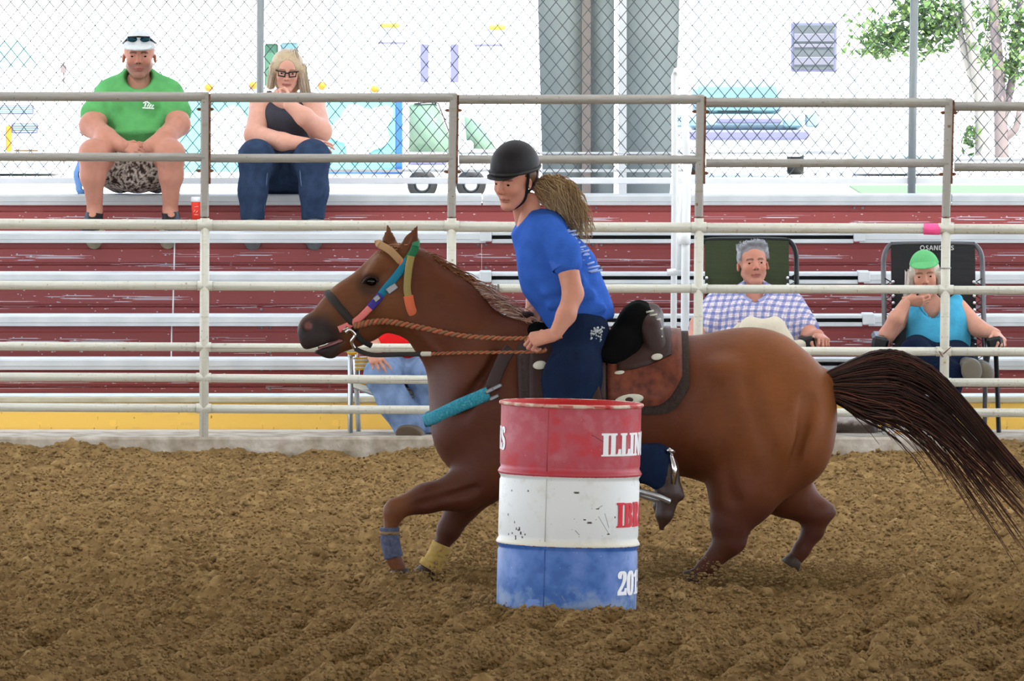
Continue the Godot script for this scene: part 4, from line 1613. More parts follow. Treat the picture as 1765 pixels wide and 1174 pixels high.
func horse_items() -> Array:
	return [
		# trunk
		["e", 838, 700, 0, 92, 132, 92, 0, 40],
		["e", 1005, 704, 0, 215, 128, 112, 0, 60],
		["e", 1190, 696, 0, 160, 116, 106, 0, 60],
		["e", 1296, 716, 0, 132, 138, 112, 0, 50],
		["e", 905, 625, 0, 70, 62, 48, 10, 50],
		["e", 1290, 640, 0, 90, 66, 70, 12, 40],
		["e", 1372, 730, 28, 60, 104, 70, -4, 40],
		["e", 1372, 730, -28, 60, 104, 70, -4, 40],
		["c", 1396, 664, 0, 26, 1432, 654, 0, 12, 20],
		# shoulders
		["e", 850, 705, 58, 62, 112, 42, 16, 40],
		["e", 850, 705, -58, 62, 112, 42, 16, 40],
		["e", 800, 745, 30, 48, 62, 52, 0, 30],
		["e", 800, 745, -30, 48, 62, 52, 0, 30],
		# neck
		["c", 838, 645, 0, 88, 766, 546, 0, 63, 40, 0.66],
		["c", 766, 546, 0, 63, 714, 478, 0, 50, 30, 0.6],
		# head
		["c", 676, 470, 0, 46, 604, 536, 0, 43, 20, 0.56],
		["c", 604, 536, 0, 42, 550, 568, 0, 31, 20, 0.62],
		["e", 686, 518, 0, 54, 55, 33, 0, 24],
		["e", 688, 520, 16, 40, 42, 22, 0, 16],
		["e", 540, 574, 0, 25, 28, 21, 20, 14],
		["e", 548, 588, 0, 26, 17, 20, 10, 12],
		["c", 636, 568, 0, 19, 578, 600, 0, 11, 16, 0.8],
		["e", 563, 606, 0, 18, 11, 14, -20, 8],
		["cx", 528, 606, 0, 3, 588, 586, 0, 3, 4, 9.0],
		["c", 655, 456, 22, 13, 640, 470, 24, 8, 14],
		["c", 655, 456, -22, 13, 640, 470, -24, 8, 14],
		["ex", 638, 484, 27, 13, 9, 8, -12, 5],
		["ex", 638, 484, -27, 13, 9, 8, -12, 5],
		["c", 630, 500, 18, 7, 580, 535, 15, 6, 14],
		["ex", 530, 564, 20, 9, 7, 8, -30, 4],
		["ex", 530, 564, -20, 9, 7, 8, -30, 4],
		# ears
		["c", 700, 436, 14, 15, 709, 414, 15, 12, 8, 0.7],
		["c", 709, 414, 15, 12, 718, 390, 15, 2.5, 4, 0.7],
		["ex", 703, 412, 21, 4, 15, 4, -22, 4],
		["c", 676, 432, -14, 14, 670, 412, -15, 10, 8, 0.7],
		["c", 670, 412, -15, 10, 668, 389, -15, 2.5, 4, 0.7],
		# near fore leg, reaching forward
		["c", 856, 800, 58, 60, 800, 842, 60, 34, 26, 0.8],
		["c", 800, 842, 60, 33, 735, 856, 60, 24, 16],
		["c", 735, 856, 60, 24, 686, 872, 60, 18, 14],
		["e", 680, 878, 60, 19, 20, 17, 0, 8],
		["c", 678, 884, 60, 15, 672, 915, 60, 11, 8],
		["c", 672, 915, 60, 11.5, 680, 962, 60, 12, 6],
		["c", 680, 962, 60, 13, 687, 976, 60, 13, 5],
		# far fore leg
		["c", 838, 820, -50, 54, 800, 868, -52, 30, 22],
		["c", 800, 868, -52, 30, 776, 912, -52, 21, 12],
		["e", 773, 918, -52, 20, 21, 18, 0, 8],
		["c", 770, 922, -52, 16, 752, 964, -52, 13, 8],
		["c", 752, 964, -52, 14, 742, 980, -52, 14, 6],
		# near hind leg
		["c", 1330, 760, 52, 92, 1282, 840, 58, 60, 30, 0.72],
		["c", 1282, 840, 58, 56, 1258, 900, 60, 33, 20, 0.85],
		["c", 1258, 900, 60, 33, 1256, 928, 60, 27, 12],
		["c", 1272, 930, 60, 13, 1262, 915, 60, 16, 8],
		["c", 1256, 930, 60, 24, 1220, 972, 60, 16, 10],
		["e", 1216, 977, 60, 17, 15, 16, 0, 8],
		["c", 1216, 978, 60, 14, 1200, 988, 60, 13, 6],
		# muscle lines and hollows
		["cx", 866, 604, 76, 6, 792, 704, 100, 6, 26],
		["ex", 1222, 704, 122, 22, 46, 14, -6, 30],
		["e", 1246, 636, 84, 24, 18, 22, 0, 26],
		["cx", 1392, 690, 100, 6, 1350, 850, 100, 6, 26],
		["cx", 1236, 786, 116, 6, 1262, 856, 104, 5, 22],
		["cx", 820, 838, 92, 4, 716, 868, 86, 3, 14],
		["cx", 1290, 660, 108, 4, 1330, 800, 124, 5, 26],
		["c", 716, 560, 30, 6, 800, 640, 62, 8, 20],
		# far hind leg
		["c", 1318, 790, -52, 84, 1352, 846, -55, 46, 26, 0.75],
		["c", 1352, 846, -55, 44, 1406, 886, -56, 28, 16],
		["c", 1406, 886, -56, 26, 1432, 886, -56, 12, 10],
		["c", 1411, 888, -56, 25, 1404, 918, -56, 19, 10],
		["c", 1404, 918, -56, 18, 1384, 952, -56, 14, 8],
		["c", 1384, 952, -56, 15, 1376, 964, -56, 14, 6],
	]

func build_horse():
	HF = fig(1000, 700, -1.75)
	var f := HF
	var h := thing("horse", f.p(1000, 1000, 0) * Vector3(1, 0, 1), "chestnut horse at a gallop turning tightly round the painted drum", "horse")
	var coat := Coat.new()
	coat.f = f
	var hide := Hide.new()
	hide.add(shape(f, horse_items(), 0.0108), coat)
	part("body", hide.mesh(), M.coat, h)
	# hooves
	for q in [[689, 978, 60, 692, 996, 17, 20], [738, 982, -52, 728, 998, 17, 20], [1200, 988, 60, 1184, 998, 15, 18], [1374, 965, -56, 1364, 980, 16, 19]]:
		var st := mb()
		var d := Vector2(q[3] - q[0], q[4] - q[1]).normalized() * 17.0
		tube(st, [f.p(q[0], q[1], q[2]), f.p(q[0] + d.x * 0.3, q[1] + d.y * 0.3, q[2]), f.p(q[0] + d.x, q[1] + d.y, q[2]), f.p(q[0] + d.x * 1.08, q[1] + d.y * 1.08, q[2])], [f.r(q[5] * 0.86), f.r(q[5] * 0.9), f.r(q[6] * 0.98), f.r(q[6] * 0.86)], 16)
		part("hoof", done(st), flatmat("hoof_horn", Color(0.24, 0.19, 0.15), 0.6), h)
	for s in [1.0, -1.0]:
		var st := mb()
		ball(st, Transform3D(Basis(Vector3.BACK, -0.2), f.p(639, 484, s * 22)), Vector3(f.r(10.5), f.r(8), f.r(7)), 14, 10)
		part("eye", done(st), flatmat("horse_eye", Color(0.03, 0.02, 0.018), 0.06), h)
		var lid := cord(f, [[626, 487, s * 26], [632, 479, s * 29], [640, 476, s * 29.5], [648, 478, s * 29], [652, 484, s * 27]], 2.6)
		part("eyelid", lid, flatmat("horse_lid", Color(0.13, 0.07, 0.05), 0.6), h)
	part("tongue", strap(f, [[548, 602, 4], [560, 599, 4], [584, 588, 4]], 9, 0.9), flatmat("tongue", Color(0.62, 0.42, 0.42), 0.35), h)
	# forelock, mane, tail: strands
	var hr := Hairs.new()
	for k in 420:
		var t := rng.randf()
		var a := Vector2(716, 430).lerp(Vector2(795, 482), t * 2.0) if t < 0.5 else Vector2(795, 482).lerp(Vector2(905, 562), t * 2.0 - 1.0)
		a += Vector2(rng.randf_range(-4, 4), rng.randf_range(0, 7))
		var z := rng.randf_range(-9, 9)
		var L := rng.randf_range(26, 60) * (0.7 + 0.5 * t)
		var lift := rng.randf_range(0.1, 0.75)
		var pts := []
		for j in 5:
			var s := j / 4.0
			pts.append(f.p(a.x + L * s * 0.95, a.y - L * lift * s * 0.6 + L * 0.55 * s * s, z + rng.randf_range(-2, 2) + s * rng.randf_range(-14, 14)))
		var g := rng.randf()
		var c := Color(0.36, 0.16, 0.07)
		if t > 0.5:
			c = Color(0.62, 0.44, 0.36) if g < 0.6 else Color(0.36, 0.18, 0.12)
		elif g > 0.6:
			c = Color(0.24, 0.09, 0.04)
		hr.strand(pts, f.r(1.5), f.r(0.5), c)
	for k in 70:
		var a := Vector2(rng.randf_range(676, 712), rng.randf_range(420, 434))
		var pts := []
		var L := rng.randf_range(20, 70)
		for j in 5:
			var s := j / 4.0
			pts.append(f.p(a.x - L * s * 0.72, a.y + L * s * 0.62 - 8 * sin(s * PI), rng.randf_range(-10, 14) + 10.0 * (1.0 - s)))
		hr.strand(pts, f.r(1.4), f.r(0.5), Color(0.36, 0.15, 0.06))
	part("mane", hr.mesh(), M.hair, h, "", "stuff")
	hr = Hairs.new()
	var way := [Vector2(1410, 656), Vector2(1470, 634), Vector2(1540, 622), Vector2(1610, 652), Vector2(1670, 712), Vector2(1730, 782), Vector2(1790, 850)]
	for k in 900:
		var up := rng.randf_range(-1.0, 1.0)
		var zz := rng.randf_range(-1.0, 1.0)
		var reach := rng.randf_range(3.0, 6.0) if rng.randf() < 0.75 else rng.randf_range(2.0, 3.4)
		var fall := 0.0
		if up > 0.2 and rng.randf() < 0.35:
			fall = rng.randf_range(20, 75)
		var pts := []
		var n := 9
		var wob := rng.randf_range(-5, 5)
		for j in n:
			var t := reach * j / (n - 1.0)
			var i := mini(int(t), 5)
			var p: Vector2 = way[i].cubic_interpolate(way[i + 1], way[maxi(i - 1, 0)], way[mini(i + 2, 6)], t - i)
			var wide := 16.0 + 34.0 * smoothstep(0.0, 1.8, t) - 14.0 * smoothstep(2.6, 5.5, t)
			var s := float(j) / (n - 1)
			pts.append(f.p(p.x + wob * s - fall * 0.35 * s, p.y + 6.0 * s + up * wide * (1.95 if up > 0 else 0.45) + fall * s * s, zz * wide * 0.7))
		var g := rng.randf()
		var c := Color(0.030, 0.014, 0.011) if g < 0.45 else (Color(0.075, 0.027, 0.018) if g < 0.85 else Color(0.16, 0.062, 0.034))
		hr.strand(pts, f.r(2.3), f.r(0.55), c)
	part("tail", hr.mesh(), M.hair, h, "long dark tail streaming out behind", "stuff")
	build_bridle(f)
	build_saddle(f)

func build_bridle(f: Fig):
	flatmat("steel", Color(0.5, 0.5, 0.5), 0.35, 0.8)
	var b := thing("bridle", f.p(640, 560, 0), "multicoloured strap bridle with twisted rope reins on the horse's head", "bridle")
	flatmat("tan_strap", Color(0.66, 0.52, 0.36), 0.8)
	flatmat("orange_strap", Color(0.83, 0.42, 0.28), 0.8)
	flatmat("green_strap", Color(0.10, 0.42, 0.26), 0.7)
	flatmat("teal_strap", Color(0.06, 0.45, 0.56), 0.7)
	flatmat("purple_strap", Color(0.24, 0.2, 0.56), 0.7)
	flatmat("pink_strap", Color(0.86, 0.47, 0.45), 0.7)
	flatmat("olive_strap", Color(0.58, 0.52, 0.3), 0.8)
	flatmat("dark_strap", Color(0.16, 0.145, 0.13), 0.7)
	for s in [1.0, -1.0]:
		part("browband", strap(f, [[655, 421, 14 * s], [674, 432, 27 * s], [692, 451, 33 * s]], 13), M.tan_strap, b)
		part("knot", strap(f, [[690, 452, 35 * s], [706, 459, 37 * s]], 15, 0.4), M.orange_strap, b)
		part("cheek_strap", strap(f, [[716, 424, 30 * s], [712, 434, 33 * s], [703, 447, 36 * s]], 14), M.green_strap, b)
		part("cheek_strap", strap(f, [[703, 447, 36 * s], [690, 466, 38 * s], [672, 488, 38 * s], [657, 507, 36 * s]], 14), M.teal_strap, b)
		part("cheek_strap", strap(f, [[657, 507, 37 * s], [648, 518, 36 * s], [638, 529, 35 * s]], 14), M.purple_strap, b)
		part("cheek_strap", strap(f, [[638, 529, 36 * s], [620, 547, 33 * s], [600, 560, 30 * s], [584, 567, 28 * s]], 12), M.pink_strap, b)
		part("throat_latch", strap(f, [[709, 440, 37 * s], [705, 460, 41 * s], [702, 492, 44 * s], [704, 510, 44 * s]], 13), M.olive_strap, b)
		part("throat_latch", strap(f, [[704, 508, 45 * s], [708, 528, 43 * s], [714, 543, 36 * s]], 17), M.orange_strap, b)
		part("throat_latch", strap(f, [[714, 543, 37 * s], [706, 548, 30 * s], [700, 556, 22 * s]], 12), M.orange_strap, b)
		var st := mb()
		rbox(st, Transform3D(Basis(Vector3.BACK, 0.62), f.p(676, 496, 42 * s)), Vector3(f.r(20), f.r(11), f.r(3)), 0.003)
		part("buckle", done(st), M.steel, b)
		st = mb()
		rbox(st, Transform3D(Basis(Vector3.BACK, 0.7), f.p(650, 513, 41 * s)), Vector3(f.r(12), f.r(9), f.r(3)), 0.003)
		part("buckle", done(st), M.steel, b)
		# bit: shank and rings
		part("bit", cord(f, [[596, 572, 27 * s], [604, 567, 29 * s], [612, 576, 28 * s], [606, 588, 26 * s], [612, 600, 22 * s]], 3.4), M.chrome, b)
		part("bit", cord(f, [[590, 570, 27 * s], [600, 562, 30 * s]], 3.0), M.chrome, b)
		part("curb_strap", strap(f, [[612, 572, 27 * s], [624, 586, 22 * s], [640, 596, 8 * s]], 9), M.dark_strap, b)
	part("crown_strap", strap(f, [[716, 424, 32], [717, 417, 20], [716, 414, 0], [717, 417, -20], [716, 424, -32]], 13, 0.4), M.green_strap, b)
	part("browband", strap(f, [[655, 421, 14], [651, 418, 0], [655, 421, -14]], 13, 0.5), M.tan_strap, b)
	var nb := mb()
	var ring := []
	for k in 25:
		var a := TAU * k / 24.0
		var e := cos(a)
		ring.append(f.p(588 - 24 * e, 523 - 30 * e * -1.0 - 8 - (0 if e < 0 else 0), 30 * sin(a)))
	ring = []
	for k in 25:
		var a := TAU * k / 24.0
		ring.append(f.p(lerpf(566, 622, 0.5 - 0.5 * cos(a)), lerpf(505, 572, 0.5 - 0.5 * cos(a)), 31 * sin(a)))
	tube(nb, ring, f.r(8), 8, false, 0.7)
	part("noseband", done(nb), M.dark_strap, b)
	# reins: ropes twisted from two strands
	flatmat("rope_tan", Color(0.52, 0.38, 0.26), 0.85)
	flatmat("rope_orange", Color(0.66, 0.37, 0.25), 0.85)
	twisted(f, b, [[612, 560, 34], [660, 552, 46], [720, 561, 62], [790, 574, 92], [860, 578, 126], [918, 577, 150]], [5.5, 3.2], [M.rope_tan, M.rope_orange])
	part("rein_strap", strap(f, [[612, 600, 24], [640, 610, 32], [690, 609, 50], [744, 607, 70]], 8), M.dark_strap, b)
	var cl := mb()
	rbox(cl, Transform3D(Basis(), f.p(735, 607, 72)), Vector3(f.r(20), f.r(8), f.r(6)), 0.006)
	part("rein_buckle", done(cl), flatmat("bone", Color(0.8, 0.79, 0.72), 0.5), b)
	twisted(f, b, [[744, 607, 72], [800, 604, 98], [870, 602, 130], [930, 600, 150], [940, 596, 146]], [2.8, 2.8], [M.rope_orange, M.rope_tan])

func twisted(f: Fig, parent: Node3D, pts: Array, r: Array, mats: Array):
	var v := []
	for p in pts:
		v.append(f.p(p[0], p[1], p[2]))
	v = curve(v, 40)
	for m in 2:
		var q := []
		var rad := []
		for k in v.size():
			var t := float(k) / (v.size() - 1)
			var rr: float = lerpf(r[0], r[1], t)
			var d: Vector3 = (v[mini(k + 1, v.size() - 1)] - v[maxi(k - 1, 0)]).normalized()
			var u := d.cross(Vector3.BACK).normalized()
			var a := k * 0.55 + m * PI
			q.append(v[k] + (u * cos(a) + Vector3.BACK * sin(a)) * f.r(rr * 0.55))
			rad.append(f.r(rr * 0.62))
		var st := mb()
		tube(st, q, rad, 7)
		part("rein", done(st), mats[m], parent)

# a thick sheet lying over the horse's back: for each x the angle (from the top) to which it hangs down
func over_back(f: Fig, cols: Array, off: float, thick: float, steps := 28, bothsides := true) -> SurfaceTool:
	var st := mb()
	var outer := []
	var inner := []
	for c in cols:
		var ro := []
		var ri := []
		for k in steps + 1:
			var a: float = deg_to_rad(lerpf(-c[1] if bothsides else (c[2] if c.size() > 2 else 0.0), c[1], float(k) / steps))
			for e in 2:
				var o := off + (thick if e == 0 else 0.0)
				var p := f.p(c[0], 704 - (125 + o) * cos(a), (111 + o) * sin(a))
				if e == 0:
					ro.append(p)
				else:
					ri.append(p)
		outer.append(ro)
		inner.append(ri)
	var n := cols.size()
	for i in n - 1:
		for k in steps:
			quad(st, outer[i][k], outer[i + 1][k], outer[i + 1][k + 1], outer[i][k + 1])
			quad(st, inner[i][k], inner[i][k + 1], inner[i + 1][k + 1], inner[i + 1][k])
		for k in [0, steps]:
			quad(st, outer[i][k], inner[i][k], inner[i + 1][k], outer[i + 1][k])
	for k in steps:
		quad(st, outer[0][k], outer[0][k + 1], inner[0][k + 1], inner[0][k])
		quad(st, outer[n - 1][k], inner[n - 1][k], inner[n - 1][k + 1], outer[n - 1][k + 1])
	return st

func build_saddle(f: Fig):
	var s := thing("saddle", f.p(1020, 600, 0), "brown leather barrel saddle with black suede seat on the horse's back", "saddle")
	worn("saddle_leather", noise_tex(256, 0.02, [[0.0, Color(0.22, 0.1, 0.07)], [0.5, Color(0.42, 0.2, 0.13)], [1.0, Color(0.5, 0.26, 0.17)]], 4, 71), 3.0, 0.5)
	flatmat("saddle_dark", Color(0.2, 0.11, 0.09), 0.55)
	flatmat("suede_black", Color(0.055, 0.06, 0.055), 0.95, 0.0, 0.1)
	worn("felt_pad", noise_tex(256, 0.05, [[0.0, Color(0.16, 0.12, 0.1)], [1.0, Color(0.27, 0.22, 0.2)]], 4, 72), 4.0, 0.95)
	var cols := []
	for k in 16:
		var x := lerpf(898, 1186, k / 15.0)
		var m := 92.0
		if x > 1130:
			m = 92.0 - 20.0 * pow((x - 1130) / 56.0, 3.0)
		cols.append([x, m])
	part("saddle_pad", done(over_back(f, cols, 2.0, 7.0)), M.felt_pad, s)
	cols = []
	for k in 14:
		var x := lerpf(1046, 1174, k / 13.0)
		var m := 86.0
		if x > 1120:
			m = 86.0 - 22.0 * pow((x - 1120) / 54.0, 2.5)
		cols.append([x, m])
	part("skirt", done(over_back(f, cols, 10.0, 4.0)), M.saddle_leather, s)
	cols = []
	for k in 14:
		var x := lerpf(912, 1043, k / 13.0)
		cols.append([x, 84.0])
	part("front_skirt", done(over_back(f, cols, 10.0, 4.0)), M.saddle_dark, s)
	cols = []
	for k in 12:
		var x := lerpf(1062, 1156, k / 11.0)
		cols.append([x, 60.0 - 14.0 * pow((x - 1062) / 94.0, 2.0)])
	part("seat_jockey", done(over_back(f, cols, 13.0, 3.0)), M.saddle_dark, s)
	# seat, swell and cantle
	var pl := Plain.new(Color(1, 1, 1), 0.0)
	var hd := Hide.new()
	hd.add(shape(f, [
		["c", 925, 584, -24, 26, 925, 584, 24, 26, 16],
		["c", 935, 590, 0, 30, 1010, 600, 0, 26, 22, 1.8],
		["c", 1010, 600, 0, 27, 1062, 606, 0, 30, 24, 2.1],
		["c", 1060, 608, -40, 26, 1060, 608, 40, 26, 20],
		["c", 1064, 600, -30, 22, 1096, 548, -20, 20, 20],
		["c", 1064, 600, 30, 22, 1096, 548, 20, 20, 20],
		["c", 1080, 574, 0, 24, 1098, 545, 0, 22, 20],
		["c", 1100, 560, -56, 16, 1104, 541, 0, 17, 16],
		["c", 1100, 560, 56, 16, 1104, 541, 0, 17, 16],
		["e", 1070, 596, 60, 40, 34, 42, 24, 16],
		["e", 1070, 596, -60, 40, 34, 42, 24, 16],
		["e", 1094, 560, 38, 30, 40, 36, -20, 16],
		["e", 1094, 560, -38, 30, 40, 36, -20, 16],
		["e", 1052, 612, 78, 34, 20, 28, -10, 12],
		["e", 1052, 612, -78, 34, 20, 28, -10, 12],
	], 0.009), pl)
	part("seat", hd.mesh(), M.suede_black, s)
	hd = Hide.new()
	hd.add(shape(f, [
		["c", 1118, 556, -56, 16, 1122, 542, 0, 16, 16],
		["c", 1118, 556, 56, 16, 1122, 542, 0, 16, 16],
		["c", 1122, 556, 0, 20, 1132, 596, 0, 20, 14, 2.6],
		["c", 1120, 566, -62, 20, 1132, 606, -66, 20, 12],
		["c", 1120, 566, 62, 20, 1132, 606, 66, 20, 12],
	], 0.009), pl)
	part("cantle_back", hd.mesh(), M.saddle_dark, s)
	# pale lacing along the cantle
	for k in 9:
		var t := k / 8.0
		var st := mb()
		var p := Vector2(1119, 534).lerp(Vector2(1142, 556), minf(t * 2.2, 1.0)).lerp(Vector2(1120, 618), maxf(0.0, t * 1.3 - 0.3))
		tube(st, [f.p(p.x - 6, p.y + 2, 62 + 26 * t), f.p(p.x + 7, p.y - 1, 62 + 26 * t)], f.r(1.9), 6)
		part("lacing", done(st), M.bone, s)
	# horn
	part("horn", cord(f, [[918, 575, 0], [912, 556, 0], [908, 545, 0]], 9), M.saddle_dark, s)
	var hc := mb()
	ball(hc, Transform3D(Basis(), f.p(906, 542, 0)), Vector3(f.r(15), f.r(6), f.r(15)), 14, 8)
	part("horn_cap", done(hc), M.saddle_dark, s)
	# conchos and strings
	for q in [[1083, 683, 132, 25, 9.5], [930, 625, 104, 12, 8], [1131, 611, 98, 10, 6], [1066, 638, 108, 10, 4]]:
		hc = mb()
		var slope := 0.0 if q[1] > 660 else -0.45
		ball(hc, Transform3D(Basis(Vector3.BACK, 0.14) * Basis(Vector3.RIGHT, slope), f.p(q[0], q[1], q[2])), Vector3(f.r(q[3]), f.r(q[4]), f.r(4)), 16, 8)
		part("concho", done(hc), M.bone, s)
	hc = mb()
	ball(hc, Transform3D(Basis(), f.p(1083, 683, 137)), Vector3(f.r(7), f.r(4.5), f.r(3)), 12, 6)
	part("concho_hole", done(hc), M.saddle_dark, s)
	# cinch band under the chest
	var ring := []
	for k in 33:
		var a := TAU * k / 32.0
		ring.append(f.p(908 - 6 * cos(a), 704 - 132 * cos(a), 116 * sin(a)))
	hc = mb()
	tube(hc, ring, f.r(13), 8, false, 0.3)
	part("cinch", done(hc), flatmat("cinch_grey", Color(0.25, 0.2, 0.19), 0.9), s)
	# breast collar
	var bc := thing("breast_collar", f.p(800, 690, 60), "turquoise fleece breast collar with silver buckles across the horse's chest", "breast collar")
	worn("teal_fleece", noise_tex(256, 0.06, [[0.0, Color(0.1, 0.42, 0.5)], [0.6, Color(0.2, 0.56, 0.63)], [1.0, Color(0.55, 0.72, 0.74)]], 3, 73), 5.0, 0.95)
	for sd in [1.0, -1.0]:
		part("band", strap(f, [[740, 722, 22 * sd], [752, 716, 58 * sd], [790, 696, 94 * sd], [822, 682, 106 * sd], [843, 673, 110 * sd]], 24, 0.45, 8), M.teal_fleece, bc)
		part("tug_strap", strap(f, [[846, 664, 112 * sd], [856, 640, 108 * sd], [868, 614, 96 * sd], [880, 598, 84 * sd]], 22, 0.25), M.cinch_grey, bc)
		for q in [[845, 668, 115], [857, 662, 116], [852, 680, 116]]:
			var st := mb()
			rbox(st, Transform3D(Basis(Vector3.BACK, 0.45), f.p(q[0], q[1], q[2] * sd)), Vector3(f.r(18), f.r(7), f.r(5)), 0.004)
			part("buckle", done(st), M.steel, bc)
	part("band", strap(f, [[740, 722, 24], [735, 725, 0], [740, 722, -24]], 24, 0.45, 8), M.teal_fleece, bc)
	# leg boots
	worn("boot_blue", noise_tex(128, 0.05, [[0.0, Color(0.2, 0.22, 0.3)], [1.0, Color(0.38, 0.4, 0.48)]], 3, 74), 5.0, 0.8)
	var lb := thing("leg_boot", f.p(674, 930, 60), "blue-grey splint boot on the raised near foreleg", "horse boot", "horse leg boots")
	part("shell", cord(f, [[672, 906, 60], [673, 930, 60], [679, 958, 60]], [17, 17, 19][1], 14), M.boot_blue, lb)
	part("strap", cord(f, [[672, 913, 60], [672, 918, 60]], 18.2, 14), flatmat("boot_tan", Color(0.5, 0.4, 0.27), 0.8), lb)
	worn("boot_yellow", noise_tex(128, 0.06, [[0.0, Color(0.42, 0.22, 0.4)], [0.3, Color(0.62, 0.5, 0.24)], [0.7, Color(0.7, 0.58, 0.3)], [1.0, Color(0.6, 0.58, 0.5)]], 3, 75), 4.0, 0.85)
	lb = thing("leg_boot", f.p(750, 960, -52), "yellow patterned boot on the far foreleg beside the raised leg", "horse boot", "horse leg boots")
	part("shell", cord(f, [[762, 942, -52], [754, 960, -52], [745, 976, -52]], 19, 14), M.boot_yellow, lb)
	part("bell", cord(f, [[745, 974, -52], [739, 984, -52]], 21, 14), M.boot_yellow, lb)

# ---------------------------------------------------------------- the rider
func build_rider():
	var f := HF
	var p := thing("person", f.p(1000, 590, 0), "rider in black helmet and blue shirt standing forward over the saddle", "person")
	var skin := Color(0.78, 0.55, 0.46)
	var fo := {"skin": skin, "lip": Color(0.72, 0.45, 0.42), "brow": Color(0.42, 0.3, 0.22), "neck": 0.17, "neck_z": -0.2, "flush": 0.16}
	var xf := head_frame(f, 889, 357, 40, 97, -40, 17, -6)
	var body := Hide.new()
	body.add(head_field(fo), face_paint(fo), xf)
	var sk := Plain.new(skin, 0.1)
	# neck to chest, near arm and far arm
	body.add(shape(f, [
		["c", 912, 346, 32, 17, 918, 400, 36, 24, 10],
		["c", 918, 400, 36, 24, 985, 545, 20, 38, 20],
		["c", 936, 402, 78, 21, 972, 430, 104, 19, 12],
		["c", 972, 430, 104, 20, 987, 502, 122, 17.5, 10],
		["c", 987, 502, 122, 17.5, 975, 538, 142, 16, 8],
		["c", 975, 538, 142, 16.5, 956, 570, 158, 11.5, 8, 0.9],
		["c", 916, 408, -10, 21, 930, 480, -48, 18, 12],
		["c", 930, 480, -48, 18, 922, 520, -40, 14, 8],
		["c", 922, 520, -40, 14, 915, 536, -22, 11, 8],
	], 0.0105), sk)
	# near hand closes on the rope, knuckles up
	add_hand(body, sk, f.p(954, 571, 158), frame_of(f.p(914, 580, 156) - f.p(954, 571, 158), Vector3(0.15, 0.75, 0.65), true), f.r(76), [0.75, 1.2, 0.8], 0.9)
	add_hand(body, sk, f.p(916, 535, -22), frame_of(f.p(905, 552, 0) - f.p(916, 535, -22), Vector3(-0.2, 0.9, 0.0), false), f.r(72), [0.8, 1.0, 0.7], 0.8)
	part("body", body.mesh(), M.skin, p)
	eyes(p, xf, 1.0, Color(0.25, 0.2, 0.16), Vector3(0.05, -0.45, 1), 0.006)
	# shirt
	var blue := Plain.new(Color(0.22, 0.39, 0.74), 0.16, 14.0)
	var sh := Hide.new()
	var fl := shape(f, [
		["c", 908, 384, 34, 24, 930, 400, 34, 40, 14],
		["c", 918, 402, -14, 30, 940, 402, 72, 33, 20],
		["c", 932, 412, 34, 44, 962, 470, 30, 62, 30, 0.95],
		["c", 962, 470, 30, 62, 992, 526, 26, 56, 30, 0.95],
		["c", 930, 440, 58, 32, 935, 455, 56, 34, 20],
		["c", 992, 526, 26, 56, 1002, 546, 24, 56, 20, 1.0],
		# folds
		["c", 940, 500, 86, 5, 1000, 480, 88, 6, 16],
		["c", 948, 525, 84, 4, 1020, 505, 84, 6, 16],
		["c", 960, 545, 84, 4, 1040, 528, 78, 6, 16],
		# sleeves
		["c", 938, 401, 78, 30, 970, 428, 102, 28, 14],
		["c", 970, 428, 102, 28, 976, 448, 108, 27, 8],
		["c", 914, 408, -10, 28, 926, 462, -42, 26, 14],
	], 0.0105)
	fl.trim(f.p(1000, 560, 30), Vector3(0.22, -0.97, 0).normalized())
	fl.trim(f.p(897, 381, 34), Vector3(-0.75, 0.62, 0.1).normalized())
	sh.add(fl, blue)
	part("shirt", sh.mesh(), M.cloth, p)
	# sleeve hem
	var st := mb()
	tube(st, [f.p(970, 434, 102), f.p(977, 458, 110)], [f.r(28), f.r(26)], 20, false)
	part("sleeve", done(st), flatmat("shirt_blue", Color(0.22, 0.39, 0.74), 0.9), p)
	# pale print on the back of the shirt
	var ink := flatmat("shirt_print", Color(0.62, 0.7, 0.88), 0.9)
	for k in 22:
		var a := mb(true)
		var t := (k % 11) / 10.0
		var q := Vector2(976, 400).lerp(Vector2(1022, 468), t) + Vector2(7, 1) * (k / 11)
		tube(a, [f.p(q.x - 12 + 4 * sin(k * 2.1), q.y - 2, 79 - 4 * t), f.p(q.x + 5 + 4 * sin(k * 1.3), q.y - 6, 66 - 8 * t)], f.r(1.8), 5)
		part("print_line", done(a), ink, p)
	# jeans
	var navy := Plain.new(Color(0.10, 0.145, 0.235), 0.3, 12.0)
	var je := Hide.new()
	fl = shape(f, [
		["c", 996, 552, 0, 46, 996, 566, 52, 44, 30],
		["c", 1004, 580, 60, 44, 985, 650, 116, 46, 26, 0.8],
		["c", 985, 650, 116, 46, 974, 742, 134, 39, 20, 0.8],
		["c", 974, 742, 134, 38, 1060, 782, 140, 34, 22],
		["c", 1060, 782, 140, 33, 1132, 797, 138, 35, 14, 0.8],
		["c", 1130, 780, 138, 22, 1140, 815, 138, 24, 10],
		["c", 1002, 576, -20, 44, 985, 650, -112, 44, 26, 0.8],
		["c", 985, 650, -112, 44, 974, 742, -134, 36, 20, 0.8],
		["c", 974, 742, -134, 36, 1130, 797, -138, 33, 22],
	], 0.0115)
	fl.trim(f.p(1150, 800, 138), Vector3(0.97, -0.2, 0).normalized())
	je.add(fl, navy)
	part("jeans", je.mesh(), M.denim, p)
	# rhinestones on the back pocket
	st = mb()
